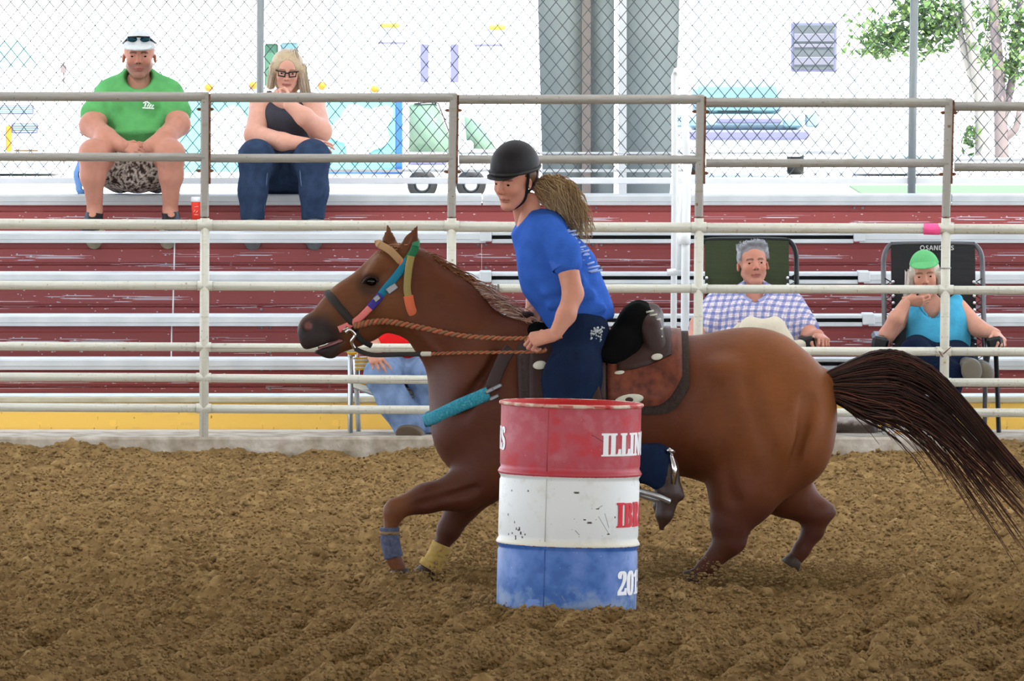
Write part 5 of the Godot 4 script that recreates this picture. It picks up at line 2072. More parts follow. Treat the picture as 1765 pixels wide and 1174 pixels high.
	for k in 60:
		var t := rng.randf()
		var e := rng.randf()
		ball(st, Transform3D(Basis(), f.p(1020 + 24 * e - 10 * t, 560 + 34 * t, 104 - 16 * e + 6 * t)), Vector3.ONE * f.r(rng.randf_range(1.2, 2.6)), 6, 4)
	part("pocket_stones", done(st), flatmat("rhinestone", Color(0.72, 0.75, 0.76), 0.2, 0.4), p, "pale sparkling stones on the pocket", "stuff")
	# belt
	# boots
	flatmat("boot_brown", Color(0.23, 0.15, 0.11), 0.5)
	for s in [1.0, -1.0]:
		var bt := Hide.new()
		bt.add(shape(f, [
			["c", 1144, 800, 138 * s, 24, 1152, 838, 138 * s, 20, 10],
			["c", 1150, 846, 138 * s, 20, 1143, 880, 138 * s, 15, 10, 0.9],
			["c", 1143, 880, 138 * s, 14, 1138, 902, 138 * s, 5, 6],
			["c", 1166, 836, 138 * s, 8, 1170, 848, 138 * s, 8, 5],
		], 0.008), Plain.new(Color(0.23, 0.15, 0.11), 0.15))
		part("boot", bt.mesh(), M.leather, p)
		st = mb()
		for e in [[[1153, 776], [1160, 800], [1158, 826]], [[1147, 772], [1152, 768], [1158, 772]]]:
			tube(st, [f.p(e[0][0], e[0][1], (138 + 16) * s), f.p(e[1][0], e[1][1], (138 + 22) * s), f.p(e[2][0], e[2][1], (138 + 18) * s)], f.r(5), 8)
		part("spur", done(st), M.chrome, p)
	# helmet
	var hm := Hide.new()
	var hf := Field.new(Vector3(-0.6, 0.4, -0.75), Vector3(0.6, 1.35, 0.75), 0.022)
	hf.ell(Vector3(0, 0.74, -0.07), Vector3(0.40, 0.475, 0.50), Basis(), 0.03)
	hf.trim(Vector3(0, 0.66, 0.3), Vector3(0, -0.96, -0.06).normalized())
	hf.ell(Vector3(0, 0.665, 0.33), Vector3(0.30, 0.03, 0.20), Basis(Vector3.RIGHT, 0.12), 0.03)
	hm.add(hf, Plain.new(Color(0.09, 0.085, 0.1), 0.1), xf)
	part("helmet", hm.mesh(), flatmat_vc("helmet_shell", 0.6), p, "black velvet riding helmet")
	st = mb()
	var band := []
	for k in 33:
		var a := TAU * k / 32.0
		band.append(xf * Vector3(0.40 * sin(a), 0.70 + 0.01 * cos(a), -0.07 + 0.50 * cos(a)))
	tube(st, band, f.r(3.2), 6, false)
	part("helmet_band", done(st), flatmat("helmet_trim", Color(0.17, 0.16, 0.16), 0.6), p)
	for s in [-1.0, 1.0]:
		st = mb()
		tube(st, curve([xf * Vector3(s * 0.36, 0.68, -0.02), xf * Vector3(s * 0.30, 0.30, 0.02), xf * Vector3(s * 0.2, 0.12, 0.06), xf * Vector3(0, -0.005, 0.16)], 5), f.r(2.6), 7)
		tube(st, curve([xf * Vector3(s * 0.33, 0.68, -0.3), xf * Vector3(s * 0.335, 0.42, -0.16), xf * Vector3(s * 0.30, 0.30, 0.02)], 5), f.r(2.4), 7)
		part("chin_strap", done(st), M.black_rubber, p)
	# hair under the helmet and the blown pony tail
	var hd := Hide.new()
	var hh := Field.new(Vector3(-0.5, 0.1, -0.7), Vector3(0.5, 0.8, 0.3), 0.022)
	hh.ell(Vector3(0, 0.58, -0.14), Vector3(0.36, 0.3, 0.40), Basis(), 0.03)
	hh.ell(Vector3(0, 0.5, 0.42), Vector3(0.5, 0.7, 0.36), Basis(), 0.03, true)
	hh.ell(Vector3(0.3, 0.44, 0.05), Vector3(0.14, 0.16, 0.12), Basis(), 0.03, true)
	hd.add(hh, Plain.new(Color(0.38, 0.27, 0.17), 0.3, 40.0), xf)
	part("hair", hd.mesh(), M.hair, p)
	var hr := Hairs.new()
	for k in 640:
		var pts := []
		var a := rng.randf() * TAU
		var m := sqrt(rng.randf())
		var reach := rng.randf_range(0.55, 1.0)
		var ph := rng.randf() * TAU
		var path := [Vector3(924, 318, 36), Vector3(948, 322, 40), Vector3(970, 340, 44), Vector3(986, 368, 46), Vector3(1002, 408, 46)]
		for j in 9:
			var t := reach * 4.0 * j / 8.0
			var i := mini(int(t), 3)
			var c: Vector3 = path[i].cubic_interpolate(path[i + 1], path[maxi(i - 1, 0)], path[mini(i + 2, 4)], t - i)
			var wide := 9.0 + 22.0 * smoothstep(0.2, 1.4, t) - 6.0 * smoothstep(2.8, 4.0, t)
			pts.append(f.p(c.x + cos(a) * m * wide + 5.0 * sin(t * 3.0 + ph), c.y + sin(a) * m * wide * 0.9 + 3.0 * cos(t * 3.4 + ph), c.z + cos(a + 1.3) * m * wide * 0.8))
		var g := rng.randf() * 0.6 + 0.4 * (0.5 + 0.5 * sin(a))
		hr.strand(pts, f.r(1.5), f.r(0.45), Color(0.22, 0.12, 0.05).lerp(Color(0.9, 0.66, 0.36), g))
	part("ponytail", hr.mesh(), M.hair, p, "", "stuff")
	# stirrup, hung from the saddle
	var sp := thing("stirrup", f.p(1130, 850, 138), "silver stirrup under the rider's boot behind the drum", "stirrup")
	part("tread", strap(f, [[1098, 843, 138], [1125, 852, 138], [1152, 856, 138]], 12, 2.2), M.silver_tube, sp)
	part("stirrup_leather", strap(f, [[1098, 843, 150], [1060, 780, 158], [1030, 700, 150], [1015, 620, 112]], 20, 0.25), M.saddle_dark, sp)
	part("bow", cord(f, [[1152, 856, 160], [1130, 846, 166], [1100, 838, 160]], 5), M.silver_tube, sp)

func flatmat_vc(key: String, rough: float) -> StandardMaterial3D:
	return tinted(key, rough)

# ---------------------------------------------------------------- spectators
class Plaid extends Paint:
	func at(p: Vector3) -> Color:
		var c := Color(0.72, 0.71, 0.74)
		var blue := Color(0.07, 0.10, 0.36)
		var u := p.x + p.z * 0.35
		var v := p.y - p.z * 0.3
		var a := absf(fposmod(u, 0.042) / 0.042 - 0.5)
		var b := absf(fposmod(v, 0.042) / 0.042 - 0.5)
		if a > 0.27:
			c = c.lerp(blue, 0.62)
		if b > 0.27:
			c = c.lerp(blue, 0.62)
		if a < 0.06 or b < 0.06:
			c = c.lerp(Color(0.45, 0.16, 0.22), 0.4)
		return c

class Shreds extends Paint:
	var n := FastNoiseLite.new()
	func _init():
		n.frequency = 26.0
		n.fractal_type = FastNoiseLite.FRACTAL_RIDGED
		n.fractal_octaves = 2
		n.domain_warp_enabled = true
		n.domain_warp_amplitude = 0.03
		n.domain_warp_frequency = 14.0
	func at(p: Vector3) -> Color:
		var v := n.get_noise_3d(p.x, p.y * 0.7, p.z)
		return Color(0.045, 0.028, 0.026).lerp(Color(0.52, 0.44, 0.38), smoothstep(0.1, 0.75, v))

func person(at: Vector3, label: String) -> Node3D:
	return thing("person", at, label, "person")

func cloth_part(called: String, p: Node3D, fl: Field, c: Color, mat: Material, vary := 0.15):
	var h := Hide.new()
	h.add(fl, Plain.new(c, vary, 14.0))
	return part(called, h.mesh(), mat, p)

func hair_part(p: Node3D, xf: Transform3D, prims: Array, cuts: Array, c: Color, locks: Array = [], tone2 := Color(0, 0, 0, 0)):
	# prims and cuts: [centre, radii] of the canonical head; locks: [from, to, count, spread]
	var fl := Field.new(Vector3(-0.65, -0.5, -0.75), Vector3(0.65, 1.25, 0.6), 0.024)
	for q in prims:
		fl.ell(q[0], q[1], Basis(), 0.05)
	for q in locks:
		fl.cap(q[0], q[1], q[3], q[3] * 0.75, 0.06)
	for q in cuts:
		fl.ell(q[0], q[1], Basis(), 0.03, true)
	var h := Hide.new()
	h.add(fl, Plain.new(c, 0.3, 30.0), xf)
	part("hair", h.mesh(), M.hair, p)
	if tone2.a > 0.0:
		var hr := Hairs.new()
		for q in locks:
			for k in q[2]:
				var a := rng.randf() * TAU
				var o: Vector3 = Vector3(cos(a), 0, sin(a)) * q[3]
				var top: Vector3 = q[0] + o * 0.7 + Vector3(rng.randf_range(-0.06, 0.06), rng.randf_range(0, 0.15), 0)
				var mid: Vector3 = q[0].lerp(q[1], 0.5) + o * rng.randf_range(0.95, 1.15)
				var end: Vector3 = q[1] + o * rng.randf_range(0.7, 1.2) - Vector3(0, rng.randf_range(0, 0.12), 0)
				hr.strand(curve([xf * top, xf * mid, xf * end], 3), 0.0022, 0.0008, lin(c).lerp(lin(tone2), rng.randf()))
		part("hair_strands", hr.mesh(), M.hair, p, "", "stuff")

func cap_part(p: Node3D, xf: Transform3D, c: Color, lift := 0.0, droop := 0.32, called := "cap"):
	var fl := Field.new(Vector3(-0.5, 0.4, -0.65), Vector3(0.5, 1.25, 0.85), 0.022)
	fl.ell(Vector3(0, 0.70, -0.06), Vector3(0.36, 0.42, 0.43), Basis(), 0.03)
	fl.trim(Vector3(0, 0.68 + lift, 0), Vector3(0, -0.98, -0.18).normalized())
	var br := Field.new(Vector3(-0.5, 0.4, -0.1), Vector3(0.5, 0.95, 0.85), 0.016)
	br.ell(Vector3(0, 0.70 + lift, 0.34), Vector3(0.30, 0.075, 0.34), Basis(Vector3.RIGHT, droop), 0.02)
	br.ell(Vector3(0, 0.655 + lift, 0.34), Vector3(0.31, 0.075, 0.38), Basis(Vector3.RIGHT, droop), 0.01, true)
	var h := Hide.new()
	h.add(fl, Plain.new(c, 0.08), xf)
	h.add(br, Plain.new(c, 0.08), xf)
	return part(called, h.mesh(), M.cloth, p)

func build_spectators():
	man_in_green()
	woman_in_grey()
	man_in_plaid()
	woman_in_turquoise()
	man_in_red()

func man_in_green():
	var f := fig(238, 300, -16.6)
	var p := person(f.p(238, 397, 60), "man in green t-shirt and white cap sitting on the top bleacher row")
	var skin := Color(0.72, 0.50, 0.42)
	var o := {"skin": skin, "beard": 0.5, "beard_col": Color(0.36, 0.29, 0.27), "brow": Color(0.3, 0.2, 0.15), "neck": 0.24, "neck_z": -0.12, "wide": 1.08, "flush": 0.2}
	var xf := head_frame(f, 239, 137, -30, 76, 0, -2, 0)
	var b := Hide.new()
	b.add(head_field(o), face_paint(o), xf)
	var sk := Plain.new(skin, 0.1)
	b.add(shape(f, [
		["c", 238, 140, -42, 21, 238, 176, -42, 26, 10],
		["c", 238, 180, -42, 26, 238, 292, -30, 28, 10],
		["c", 184, 174, -38, 20, 292, 174, -38, 20, 10],
		["c", 204, 296, -24, 24, 272, 296, -24, 24, 10],
		["c", 184, 174, -36, 23, 158, 216, 14, 20, 12],
		["c", 158, 216, 14, 20, 186, 236, 60, 17, 8],
		["c", 186, 236, 60, 17, 216, 250, 94, 11.5, 8],
		["c", 294, 174, -36, 23, 308, 214, 14, 20, 12],
		["c", 308, 214, 14, 20, 288, 236, 60, 17, 8],
		["c", 288, 236, 60, 17, 260, 251, 94, 11.5, 8],
		["c", 196, 296, -20, 32, 166, 264, 92, 25, 16],
		["c", 166, 264, 92, 24, 164, 300, 84, 21, 12],
		["c", 164, 300, 84, 20, 167, 362, 70, 12.5, 12],
		["c", 280, 296, -20, 32, 297, 264, 92, 24, 16],
		["c", 297, 264, 92, 23, 298, 300, 84, 20, 12],
		["c", 298, 300, 84, 19, 296, 362, 70, 12, 12],
		["c", 166, 362, 70, 12, 160, 392, 100, 13, 8],
		["c", 296, 362, 70, 12, 300, 392, 100, 13, 8],
	], 0.0105), sk)
	add_hand(b, sk, f.p(214, 249, 94), frame_of(Vector3(0.9, -0.25, 0.25), Vector3(0.05, 0.45, 0.9), false), f.r(54), [0.5, 0.8, 0.4], 0.6)
	add_hand(b, sk, f.p(262, 251, 90), frame_of(Vector3(-0.9, -0.22, 0.2), Vector3(0.0, 0.5, 0.85), true), f.r(54), [0.55, 0.9, 0.5], 0.6)
	part("body", b.mesh(), M.skin, p)
	eyes(p, xf, 1.08, Color(0.3, 0.36, 0.4), Vector3(0, -0.1, 1))
	var fl := shape(f, [
		["c", 206, 168, -42, 34, 270, 168, -42, 34, 16],
		["e", 238, 206, -40, 60, 62, 40, 0, 20],
		["e", 238, 238, -26, 58, 46, 44, 0, 20],
		["c", 238, 140, -46, 28, 192, 164, -40, 24, 14],
		["c", 238, 140, -46, 28, 284, 164, -40, 24, 14],
		["c", 190, 168, -38, 29, 164, 196, -8, 26, 14],
		["c", 288, 168, -38, 29, 304, 194, -8, 26, 14],
		["c", 180, 176, 4, 4, 200, 212, 0, 5, 14],
		["c", 296, 178, 4, 4, 276, 214, 2, 5, 14],
		["c", 196, 228, 16, 4, 276, 226, 18, 4, 14],
		["ex", 238, 132, -14, 25, 22, 46, 0, 6],
	], 0.0105)
	cloth_part("shirt", p, fl, Color(0.36, 0.64, 0.38), M.cloth)
	var st := mb(true)
	for q in [[247, 178, 253, 175], [253, 175, 259, 179], [250, 184, 252, 178], [254, 184, 257, 180], [258, 185, 261, 180], [262, 185, 265, 181], [246, 186, 266, 187]]:
		tube(st, [f.p(q[0], q[1], 3 + (q[1] - 175) * 0.5), f.p(q[2], q[3], 3 + (q[3] - 175) * 0.5)], f.r(1.3), 5)
	part("chest_print", done(st), flatmat("print_white", Color(0.92, 0.95, 0.92), 0.8), p)
	var h := Hide.new()
	h.add(shape(f, [
		["c", 206, 300, -30, 34, 180, 280, 40, 33, 16],
		["c", 270, 300, -30, 34, 288, 280, 40, 32, 16],
		["e", 238, 296, 20, 48, 37, 50, 0, 16],
		["e", 238, 270, -30, 58, 36, 44, 0, 16],
	], 0.006), Shreds.new())
	part("shorts", h.mesh(), M.cloth, p)
	for s in [[166, 160, -1.0], [296, 302, 1.0]]:
		cloth_part("sandal", p, shape(f, [
			["c", s[0], 366, 66, 15, s[1], 392, 102, 16, 8],
			["c", s[0] - 8, 380, 56, 8, s[0] + 8, 380, 56, 8, 8],
			["ex", s[0] + s[2] * 3, 369, 88, 5, 3, 14, 0, 4],
		], 0.008), Color(0.06, 0.06, 0.07), M.leather)
		cloth_part("sole", p, shape(f, [
			["c", s[0] - s[2] * 2, 394, 62, 13, s[0] - s[2] * 2, 412, 128, 14, 8, 1.0],
			["c", s[0] - 14, 395, 84, 5, s[0] + 14, 395, 84, 5, 5],
		], 0.008), Color(0.62, 0.57, 0.46), M.leather)
	cap_part(p, xf, Color(0.78, 0.79, 0.79), 0.02, 0.24)
	# sunglasses pushed up on the cap
	var mir := flatmat("mirror_lens", Color(0.05, 0.2, 0.24), 0.08, 0.7)
	for s in [-1.0, 1.0]:
		st = mb()
		ball(st, xf * Transform3D(Basis(Vector3.RIGHT, -0.5), Vector3(s * 0.145, 0.90, 0.33)), Vector3(0.115, 0.075, 0.035), 12, 8)
		part("sunglass_lens", done(st), mir, p)
		st = mb()
		tube(st, [xf * Vector3(s * 0.25, 0.91, 0.28), xf * Vector3(s * 0.38, 0.82, -0.1)], f.r(2.0), 6)
		part("sunglass_arm", done(st), M.black_plastic, p)
	st = mb()
	tube(st, [xf * Vector3(-0.25, 0.945, 0.31), xf * Vector3(0, 0.955, 0.37), xf * Vector3(0.25, 0.945, 0.31)], f.r(1.8), 6)
	part("sunglass_bridge", done(st), M.black_plastic, p)

func woman_in_grey():
	var f := fig(490, 300, -16.6)
	var p := person(f.p(490, 397, 60), "blonde woman in glasses and grey tank top, chin on her hand")
	var skin := Color(0.83, 0.62, 0.54)
	var o := {"skin": skin, "lip": Color(0.66, 0.38, 0.38), "brow": Color(0.5, 0.38, 0.28), "neck": 0.18, "neck_z": -0.16, "ears": false, "wide": 0.98, "flush": 0.14}
	var xf := head_frame(f, 493, 158, -10, 69, 2, 9, -3)
	var b := Hide.new()
	b.add(head_field(o), face_paint(o), xf)
	var sk := Plain.new(skin, 0.08)
	b.add(shape(f, [
		["c", 492, 156, -30, 16, 490, 186, -34, 22, 10],
		["c", 450, 184, -34, 18, 538, 184, -34, 18, 10],
		["c", 470, 182, -34, 20, 512, 182, -34, 20, 14],
		["c", 450, 182, -32, 20, 440, 232, 20, 18, 12],
		["c", 440, 232, 20, 18, 488, 243, 66, 15, 8],
		["c", 488, 243, 66, 15, 530, 246, 80, 10.5, 8],
		["c", 538, 182, -32, 22, 553, 226, 34, 19.5, 12],
		["c", 553, 226, 34, 19, 526, 200, 66, 15.5, 8],
		["c", 526, 200, 66, 15.5, 500, 180, 66, 10.5, 8],
	], 0.0105), sk)
	add_hand(b, sk, f.p(530, 246, 80), frame_of(Vector3(0.95, -0.1, 0.1), Vector3(0.0, 0.65, 0.75), false), f.r(50), [0.25, 0.35, 0.25], 0.3)
	add_hand(b, sk, f.p(501, 181, 66), frame_of(Vector3(-0.75, 0.55, -0.15), Vector3(-0.35, -0.35, 0.85), true), f.r(48), [0.75, 1.1, 0.7], 0.5)
	part("body", b.mesh(), M.skin, p)
	eyes(p, xf, 0.98, Color(0.3, 0.32, 0.35), Vector3(0, -0.15, 1))
	var fl := shape(f, [
		["c", 474, 196, -34, 30, 508, 196, -34, 30, 16],
		["e", 476, 206, -8, 24, 24, 24, 0, 16],
		["e", 508, 206, -8, 24, 24, 24, 0, 16],
		["e", 492, 236, -26, 42, 40, 36, 0, 20],
		["c", 470, 190, -22, 12, 464, 164, -36, 8, 10],
		["c", 514, 190, -22, 12, 522, 164, -36, 8, 10],
		["ex", 492, 166, -2, 26, 22, 60, 0, 6],
	], 0.0105)
	cloth_part("tank_top", p, fl, Color(0.25, 0.25, 0.28), M.cloth)
	fl = shape(f, [
		["e", 491, 296, -10, 52, 34, 46, 0, 16],
		["c", 470, 300, -24, 36, 444, 270, 84, 30, 16],
		["c", 444, 270, 84, 29, 438, 326, 80, 24, 12],
		["c", 438, 326, 80, 24, 437, 374, 74, 21, 12],
		["c", 512, 300, -24, 36, 540, 270, 84, 30, 16],
		["c", 540, 270, 84, 29, 543, 326, 80, 24, 12],
		["c", 543, 326, 80, 24, 541, 374, 74, 20, 12],
	], 0.0105)
	fl.trim(f.p(490, 377, 70), Vector3.DOWN)
	cloth_part("jeans", p, fl, Color(0.19, 0.245, 0.34), M.denim, 0.35)
	var seam := flatmat("seam_thread", Color(0.4, 0.46, 0.56), 0.9)
	var st := mb()
	tube(st, curve([f.p(520, 262, 104), f.p(520, 300, 100), f.p(525, 340, 92), f.p(528, 374, 86)], 5), f.r(1.0), 5)
	part("seam", done(st), seam, p)
	st = mb()
	tube(st, curve([f.p(465, 262, 104), f.p(463, 300, 98), f.p(459, 340, 88), f.p(456, 374, 80)], 5), f.r(0.9), 5)
	part("seam", done(st), seam, p)
	for x in [437, 542]:
		cloth_part("shoe", p, shape(f, [
			["c", x, 376, 70, 17, x, 396, 92, 17, 8],
			["c", x, 396, 92, 14, x + 2, 414, 128, 14, 8],
		], 0.008), Color(0.42, 0.41, 0.40), M.leather)
	hair_part(p, xf, [[Vector3(0, 0.67, -0.10), Vector3(0.40, 0.40, 0.44)], [Vector3(0.05, 0.4, -0.25), Vector3(0.42, 0.5, 0.3)]], [[Vector3(-0.02, 0.40, 0.42), Vector3(0.275, 0.46, 0.36)]], Color(0.72, 0.64, 0.52), [[Vector3(0.33, 0.62, 0.08), Vector3(0.52, -0.06, 0.05), 120, 0.13], [Vector3(-0.34, 0.62, 0.08), Vector3(-0.40, 0.10, 0.02), 90, 0.10], [Vector3(0.12, 0.98, 0.12), Vector3(0.36, 0.6, 0.12), 60, 0.08]], Color(0.93, 0.89, 0.82))
	# glasses
	for s in [-1.0, 1.0]:
		st = mb()
		tube(st, [xf * Vector3(s * 0.04, 0.565, 0.43), xf * Vector3(s * 0.225, 0.575, 0.37), xf * Vector3(s * 0.215, 0.455, 0.37), xf * Vector3(s * 0.06, 0.445, 0.43), xf * Vector3(s * 0.04, 0.565, 0.43)], f.r(1.4), 6)
		part("glasses_rim", done(st), M.black_plastic, p)
		st = mb()
		tube(st, [xf * Vector3(s * 0.225, 0.565, 0.37), xf * Vector3(s * 0.34, 0.56, 0.0)], f.r(1.2), 6)
		part("glasses_arm", done(st), M.black_plastic, p)
	st = mb()
	tube(st, [xf * Vector3(-0.045, 0.53, 0.43), xf * Vector3(0, 0.545, 0.45), xf * Vector3(0.045, 0.53, 0.43)], f.r(1.2), 6)
	part("glasses_bridge", done(st), M.black_plastic, p)

func recliner(f: Fig, cx: float, top: float, fabric: Color, label: String):
	var c := thing("folding_recliner", f.p(cx, 752, 0) * Vector3(1, 0, 1) + Vector3(0, CURB_Y - 0.02, 0), label, "chair", "folding recliner chairs behind the fence")
	var key := "fabric_%s" % fabric.to_html()
	worn(key, noise_tex(128, 0.2, [[0.0, fabric.darkened(0.25)], [1.0, fabric.lightened(0.08)]], 2, 81), 8.0, 0.9)
	flatmat("gunmetal", Color(0.36, 0.36, 0.37), 0.3, 0.6)
	# back panel leans away, seat runs forward, foot rest drops
	var back := func_sheet(f, [[cx, top, -118], [cx, top + 60, -98], [cx, top + 130, -74], [cx, 606, -30], [cx, 624, 40], [cx, 628, 110]], 73.0)
	part("fabric_sling", done(back), M[key], c)
	part("frame", cord(f, [[cx - 86, 640, 60], [cx - 86, 600, -30], [cx - 86, top + 60, -102], [cx - 85, top + 26, -112], [cx - 76, top + 7, -118], [cx - 60, top + 3, -119], [cx, top + 2, -119], [cx + 60, top + 3, -119], [cx + 76, top + 7, -118], [cx + 85, top + 26, -112], [cx + 86, top + 60, -102], [cx + 86, 600, -30], [cx + 86, 640, 60]], 4.4, 10), M.gunmetal if fabric.g < 0.2 else M.black_tube, c)
	for s in [-1.0, 1.0]:
		var st := mb()
		rbox(st, Transform3D(Basis(Vector3.RIGHT, 0.06), f.p(cx + s * 98, 583, 10)), Vector3(f.r(24), f.r(13), f.r(130)), 0.016)
		part("armrest", done(st), M.black_plastic, c)
		st = mb()
		rbox(st, Transform3D(Basis(Vector3.BACK, s * 0.2), f.p(cx + s * 99, 590, 64)), Vector3(f.r(28), f.r(24), f.r(26)), 0.014)
		part("knob", done(st), M.black_plastic, c)
		part("leg", cord(f, [[cx + s * 100, 594, 60], [cx + s * 104, 660, 40], [cx + s * 106, 757, 66]], 4.2), M.black_tube, c)
		part("leg", cord(f, [[cx + s * 92, 594, 60], [cx + s * 86, 640, 10], [cx + s * 88, 757, -66]], 4.2), M.gunmetal, c)
		# elastic cord laced from the fabric to the frame
		var pts := []
		for k in 25:
			var y := top + 62 + k * 6.0
			var z := lerpf(-98.0, -34.0, k / 24.0)
			pts.append([cx + s * (74 if k % 2 else 84), y, z + 2])
			if k % 2:
				st = mb()
				ball(st, Transform3D(Basis(), f.p(cx + s * 70, y, z + 6)), Vector3(f.r(3.2), f.r(3.2), f.r(1.5)), 8, 6)
				part("eyelet", done(st), M.chrome, c)
		var v := []
		for q in pts:
			v.append(f.p(q[0], q[1], q[2]))
		st = mb()
		tube(st, v, f.r(1.3), 5)
		part("lacing_cord", done(st), M.black_rubber, c)
	part("cross_bar", cord(f, [[cx - 106, 752, 66], [cx + 106, 752, 66]], 3.4), M.black_tube, c)
	return c

func func_sheet(f: Fig, path: Array, half: float) -> SurfaceTool:
	var st := mb()
	var v := []
	for q in path:
		v.append(f.p(q[0], q[1], q[2]))
	v = curve(v, 5)
	var w := Vector3(f.r(half), 0, 0)
	for k in v.size() - 1:
		var a: Vector3 = v[k]
		var b: Vector3 = v[k + 1]
		var n: Vector3 = (b - a).normalized().cross(Vector3.RIGHT) * 0.006
		quad(st, a - w + n, a + w + n, b + w + n, b - w + n)
		quad(st, a - w - n, b - w - n, b + w - n, a + w - n)
		quad(st, a - w + n, b - w + n, b - w - n, a - w - n)
		quad(st, a + w + n, a + w - n, b + w - n, b + w + n)
	return st

const CHAIR_Z := -13.02

func man_in_plaid():
	var f := fig(1300, 520, CHAIR_Z)
	recliner(f, 1290, 414, Color(0.20, 0.24, 0.13), "olive green folding recliner with black tube frame holding the man in plaid")
	var p := person(f.p(1300, 600, 0), "grey-haired man in blue plaid shirt reclining in the olive chair")
	var skin := Color(0.76, 0.53, 0.45)
	var o := {"skin": skin, "brow": Color(0.32, 0.27, 0.25), "neck": 0.24, "neck_z": -0.14, "wide": 1.04, "flush": 0.2, "beard": 0.12, "beard_col": Color(0.5, 0.4, 0.37)}
	var xf := head_frame(f, 1302, 495, -50, 74, 10, -8, 3)
	var b := Hide.new()
	b.add(head_field(o), face_paint(o), xf)
	var sk := Plain.new(skin, 0.1)
	b.add(shape(f, [
		["c", 1301, 496, -62, 20, 1300, 530, -58, 26, 10],
		["c", 1244, 534, -56, 16, 1360, 534, -56, 16, 10],
		["c", 1242, 534, -54, 16, 1206, 560, -4, 15, 10],
		["c", 1360, 534, -54, 16, 1388, 562, -4, 15, 10],
		["c", 1206, 560, -4, 17, 1197, 588, 20, 14, 8],
		["c", 1197, 588, 20, 14, 1192, 592, 56, 11, 8],
		["c", 1388, 562, -4, 17, 1398, 584, 20, 15, 8],
		["c", 1398, 584, 20, 15, 1408, 576, 52, 11, 8],
	], 0.0105), sk)
	add_hand(b, sk, f.p(1409, 576, 50), frame_of(Vector3(0.3, -0.2, 0.9), Vector3(0.3, 0.85, 0.3), true), f.r(58), [0.7, 0.9, 0.5], 0.5)
	add_hand(b, sk, f.p(1192, 590, 52), frame_of(Vector3(-0.2, -0.2, 0.9), Vector3(-0.3, 0.85, 0.3), false), f.r(58), [0.7, 0.9, 0.5], 0.5)
	part("body", b.mesh(), M.skin, p)
	eyes(p, xf, 1.04, Color(0.25, 0.2, 0.16), Vector3(-0.2, -0.15, 1), 0.004)
	var h := Hide.new()
	h.add(shape(f, [
		["c", 1256, 530, -58, 30, 1346, 530, -58, 30, 16],
		["e", 1301, 566, -30, 74, 58, 50, 0, 20],
		["e", 1301, 600, -6, 76, 40, 52, 0, 20],
		["c", 1240, 532, -52, 29, 1210, 566, -8, 24, 14],
		["c", 1362, 532, -52, 29, 1388, 568, -6, 25, 14],
		["c", 1301, 510, -58, 27, 1256, 526, -58, 22, 12],
		["c", 1301, 510, -58, 27, 1346, 526, -58, 22, 12],
		["ex", 1302, 498, -18, 24, 26, 40, 0, 5],
	], 0.0068), Plaid.new())
	part("shirt", h.mesh(), M.cloth, p)
	# collar points
	for s in [-1.0, 1.0]:
		var st := mb(true)
		slab(st, Transform3D(Basis(Vector3.BACK, s * 0.5) * Basis(Vector3.RIGHT, -0.35), f.p(1302 + s * 17, 518, -26)), [Vector2(-0.035, 0.02), Vector2(0.035, 0.02), Vector2(0.02, -0.045), Vector2(-0.02, -0.045)], 0.006)
		part("collar", done(st), flatmat("collar_blue", Color(0.62, 0.66, 0.82), 0.9), p)
	cloth_part("jeans", p, shape(f, [
		["e", 1301, 622, 10, 74, 34, 50, 0, 16],
		["c", 1270, 626, 30, 32, 1262, 640, 140, 27, 14],
		["c", 1334, 626, 30, 32, 1364, 634, 140, 27, 14],
		["c", 1262, 640, 140, 26, 1258, 730, 170, 20, 12],
		["c", 1364, 634, 140, 26, 1370, 730, 170, 20, 12],
	], 0.0105), Color(0.42, 0.52, 0.68), M.denim, 0.2)
	for x in [1257, 1371]:
		cloth_part("boot", p, shape(f, [["c", x, 736, 168, 16, x, 744, 196, 14, 8]], 0.009), Color(0.24, 0.17, 0.13), M.leather)
	hair_part(p, xf, [[Vector3(0, 0.70, -0.10), Vector3(0.35, 0.36, 0.43)], [Vector3(0.06, 0.99, 0.08), Vector3(0.26, 0.08, 0.24)]], [[Vector3(0.0, 0.38, 0.40), Vector3(0.275, 0.47, 0.43)], [Vector3(0, 0.25, -0.1), Vector3(0.6, 0.24, 0.6)], [Vector3(0.36, 0.47, 0.0), Vector3(0.1, 0.13, 0.12)], [Vector3(-0.36, 0.47, 0.0), Vector3(0.1, 0.13, 0.12)]], Color(0.5, 0.5, 0.52), [[Vector3(-0.2, 0.93, 0.16), Vector3(-0.12, 1.0, 0.12), 90, 0.08], [Vector3(0.05, 0.95, 0.22), Vector3(0.1, 1.03, 0.16), 90, 0.07], [Vector3(0.2, 0.93, 0.18), Vector3(0.26, 0.99, 0.14), 90, 0.07], [Vector3(0.30, 0.86, 0.12), Vector3(0.34, 0.72, 0.10), 70, 0.05], [Vector3(-0.30, 0.86, 0.12), Vector3(-0.33, 0.68, 0.10), 70, 0.05]], Color(0.86, 0.88, 0.92))

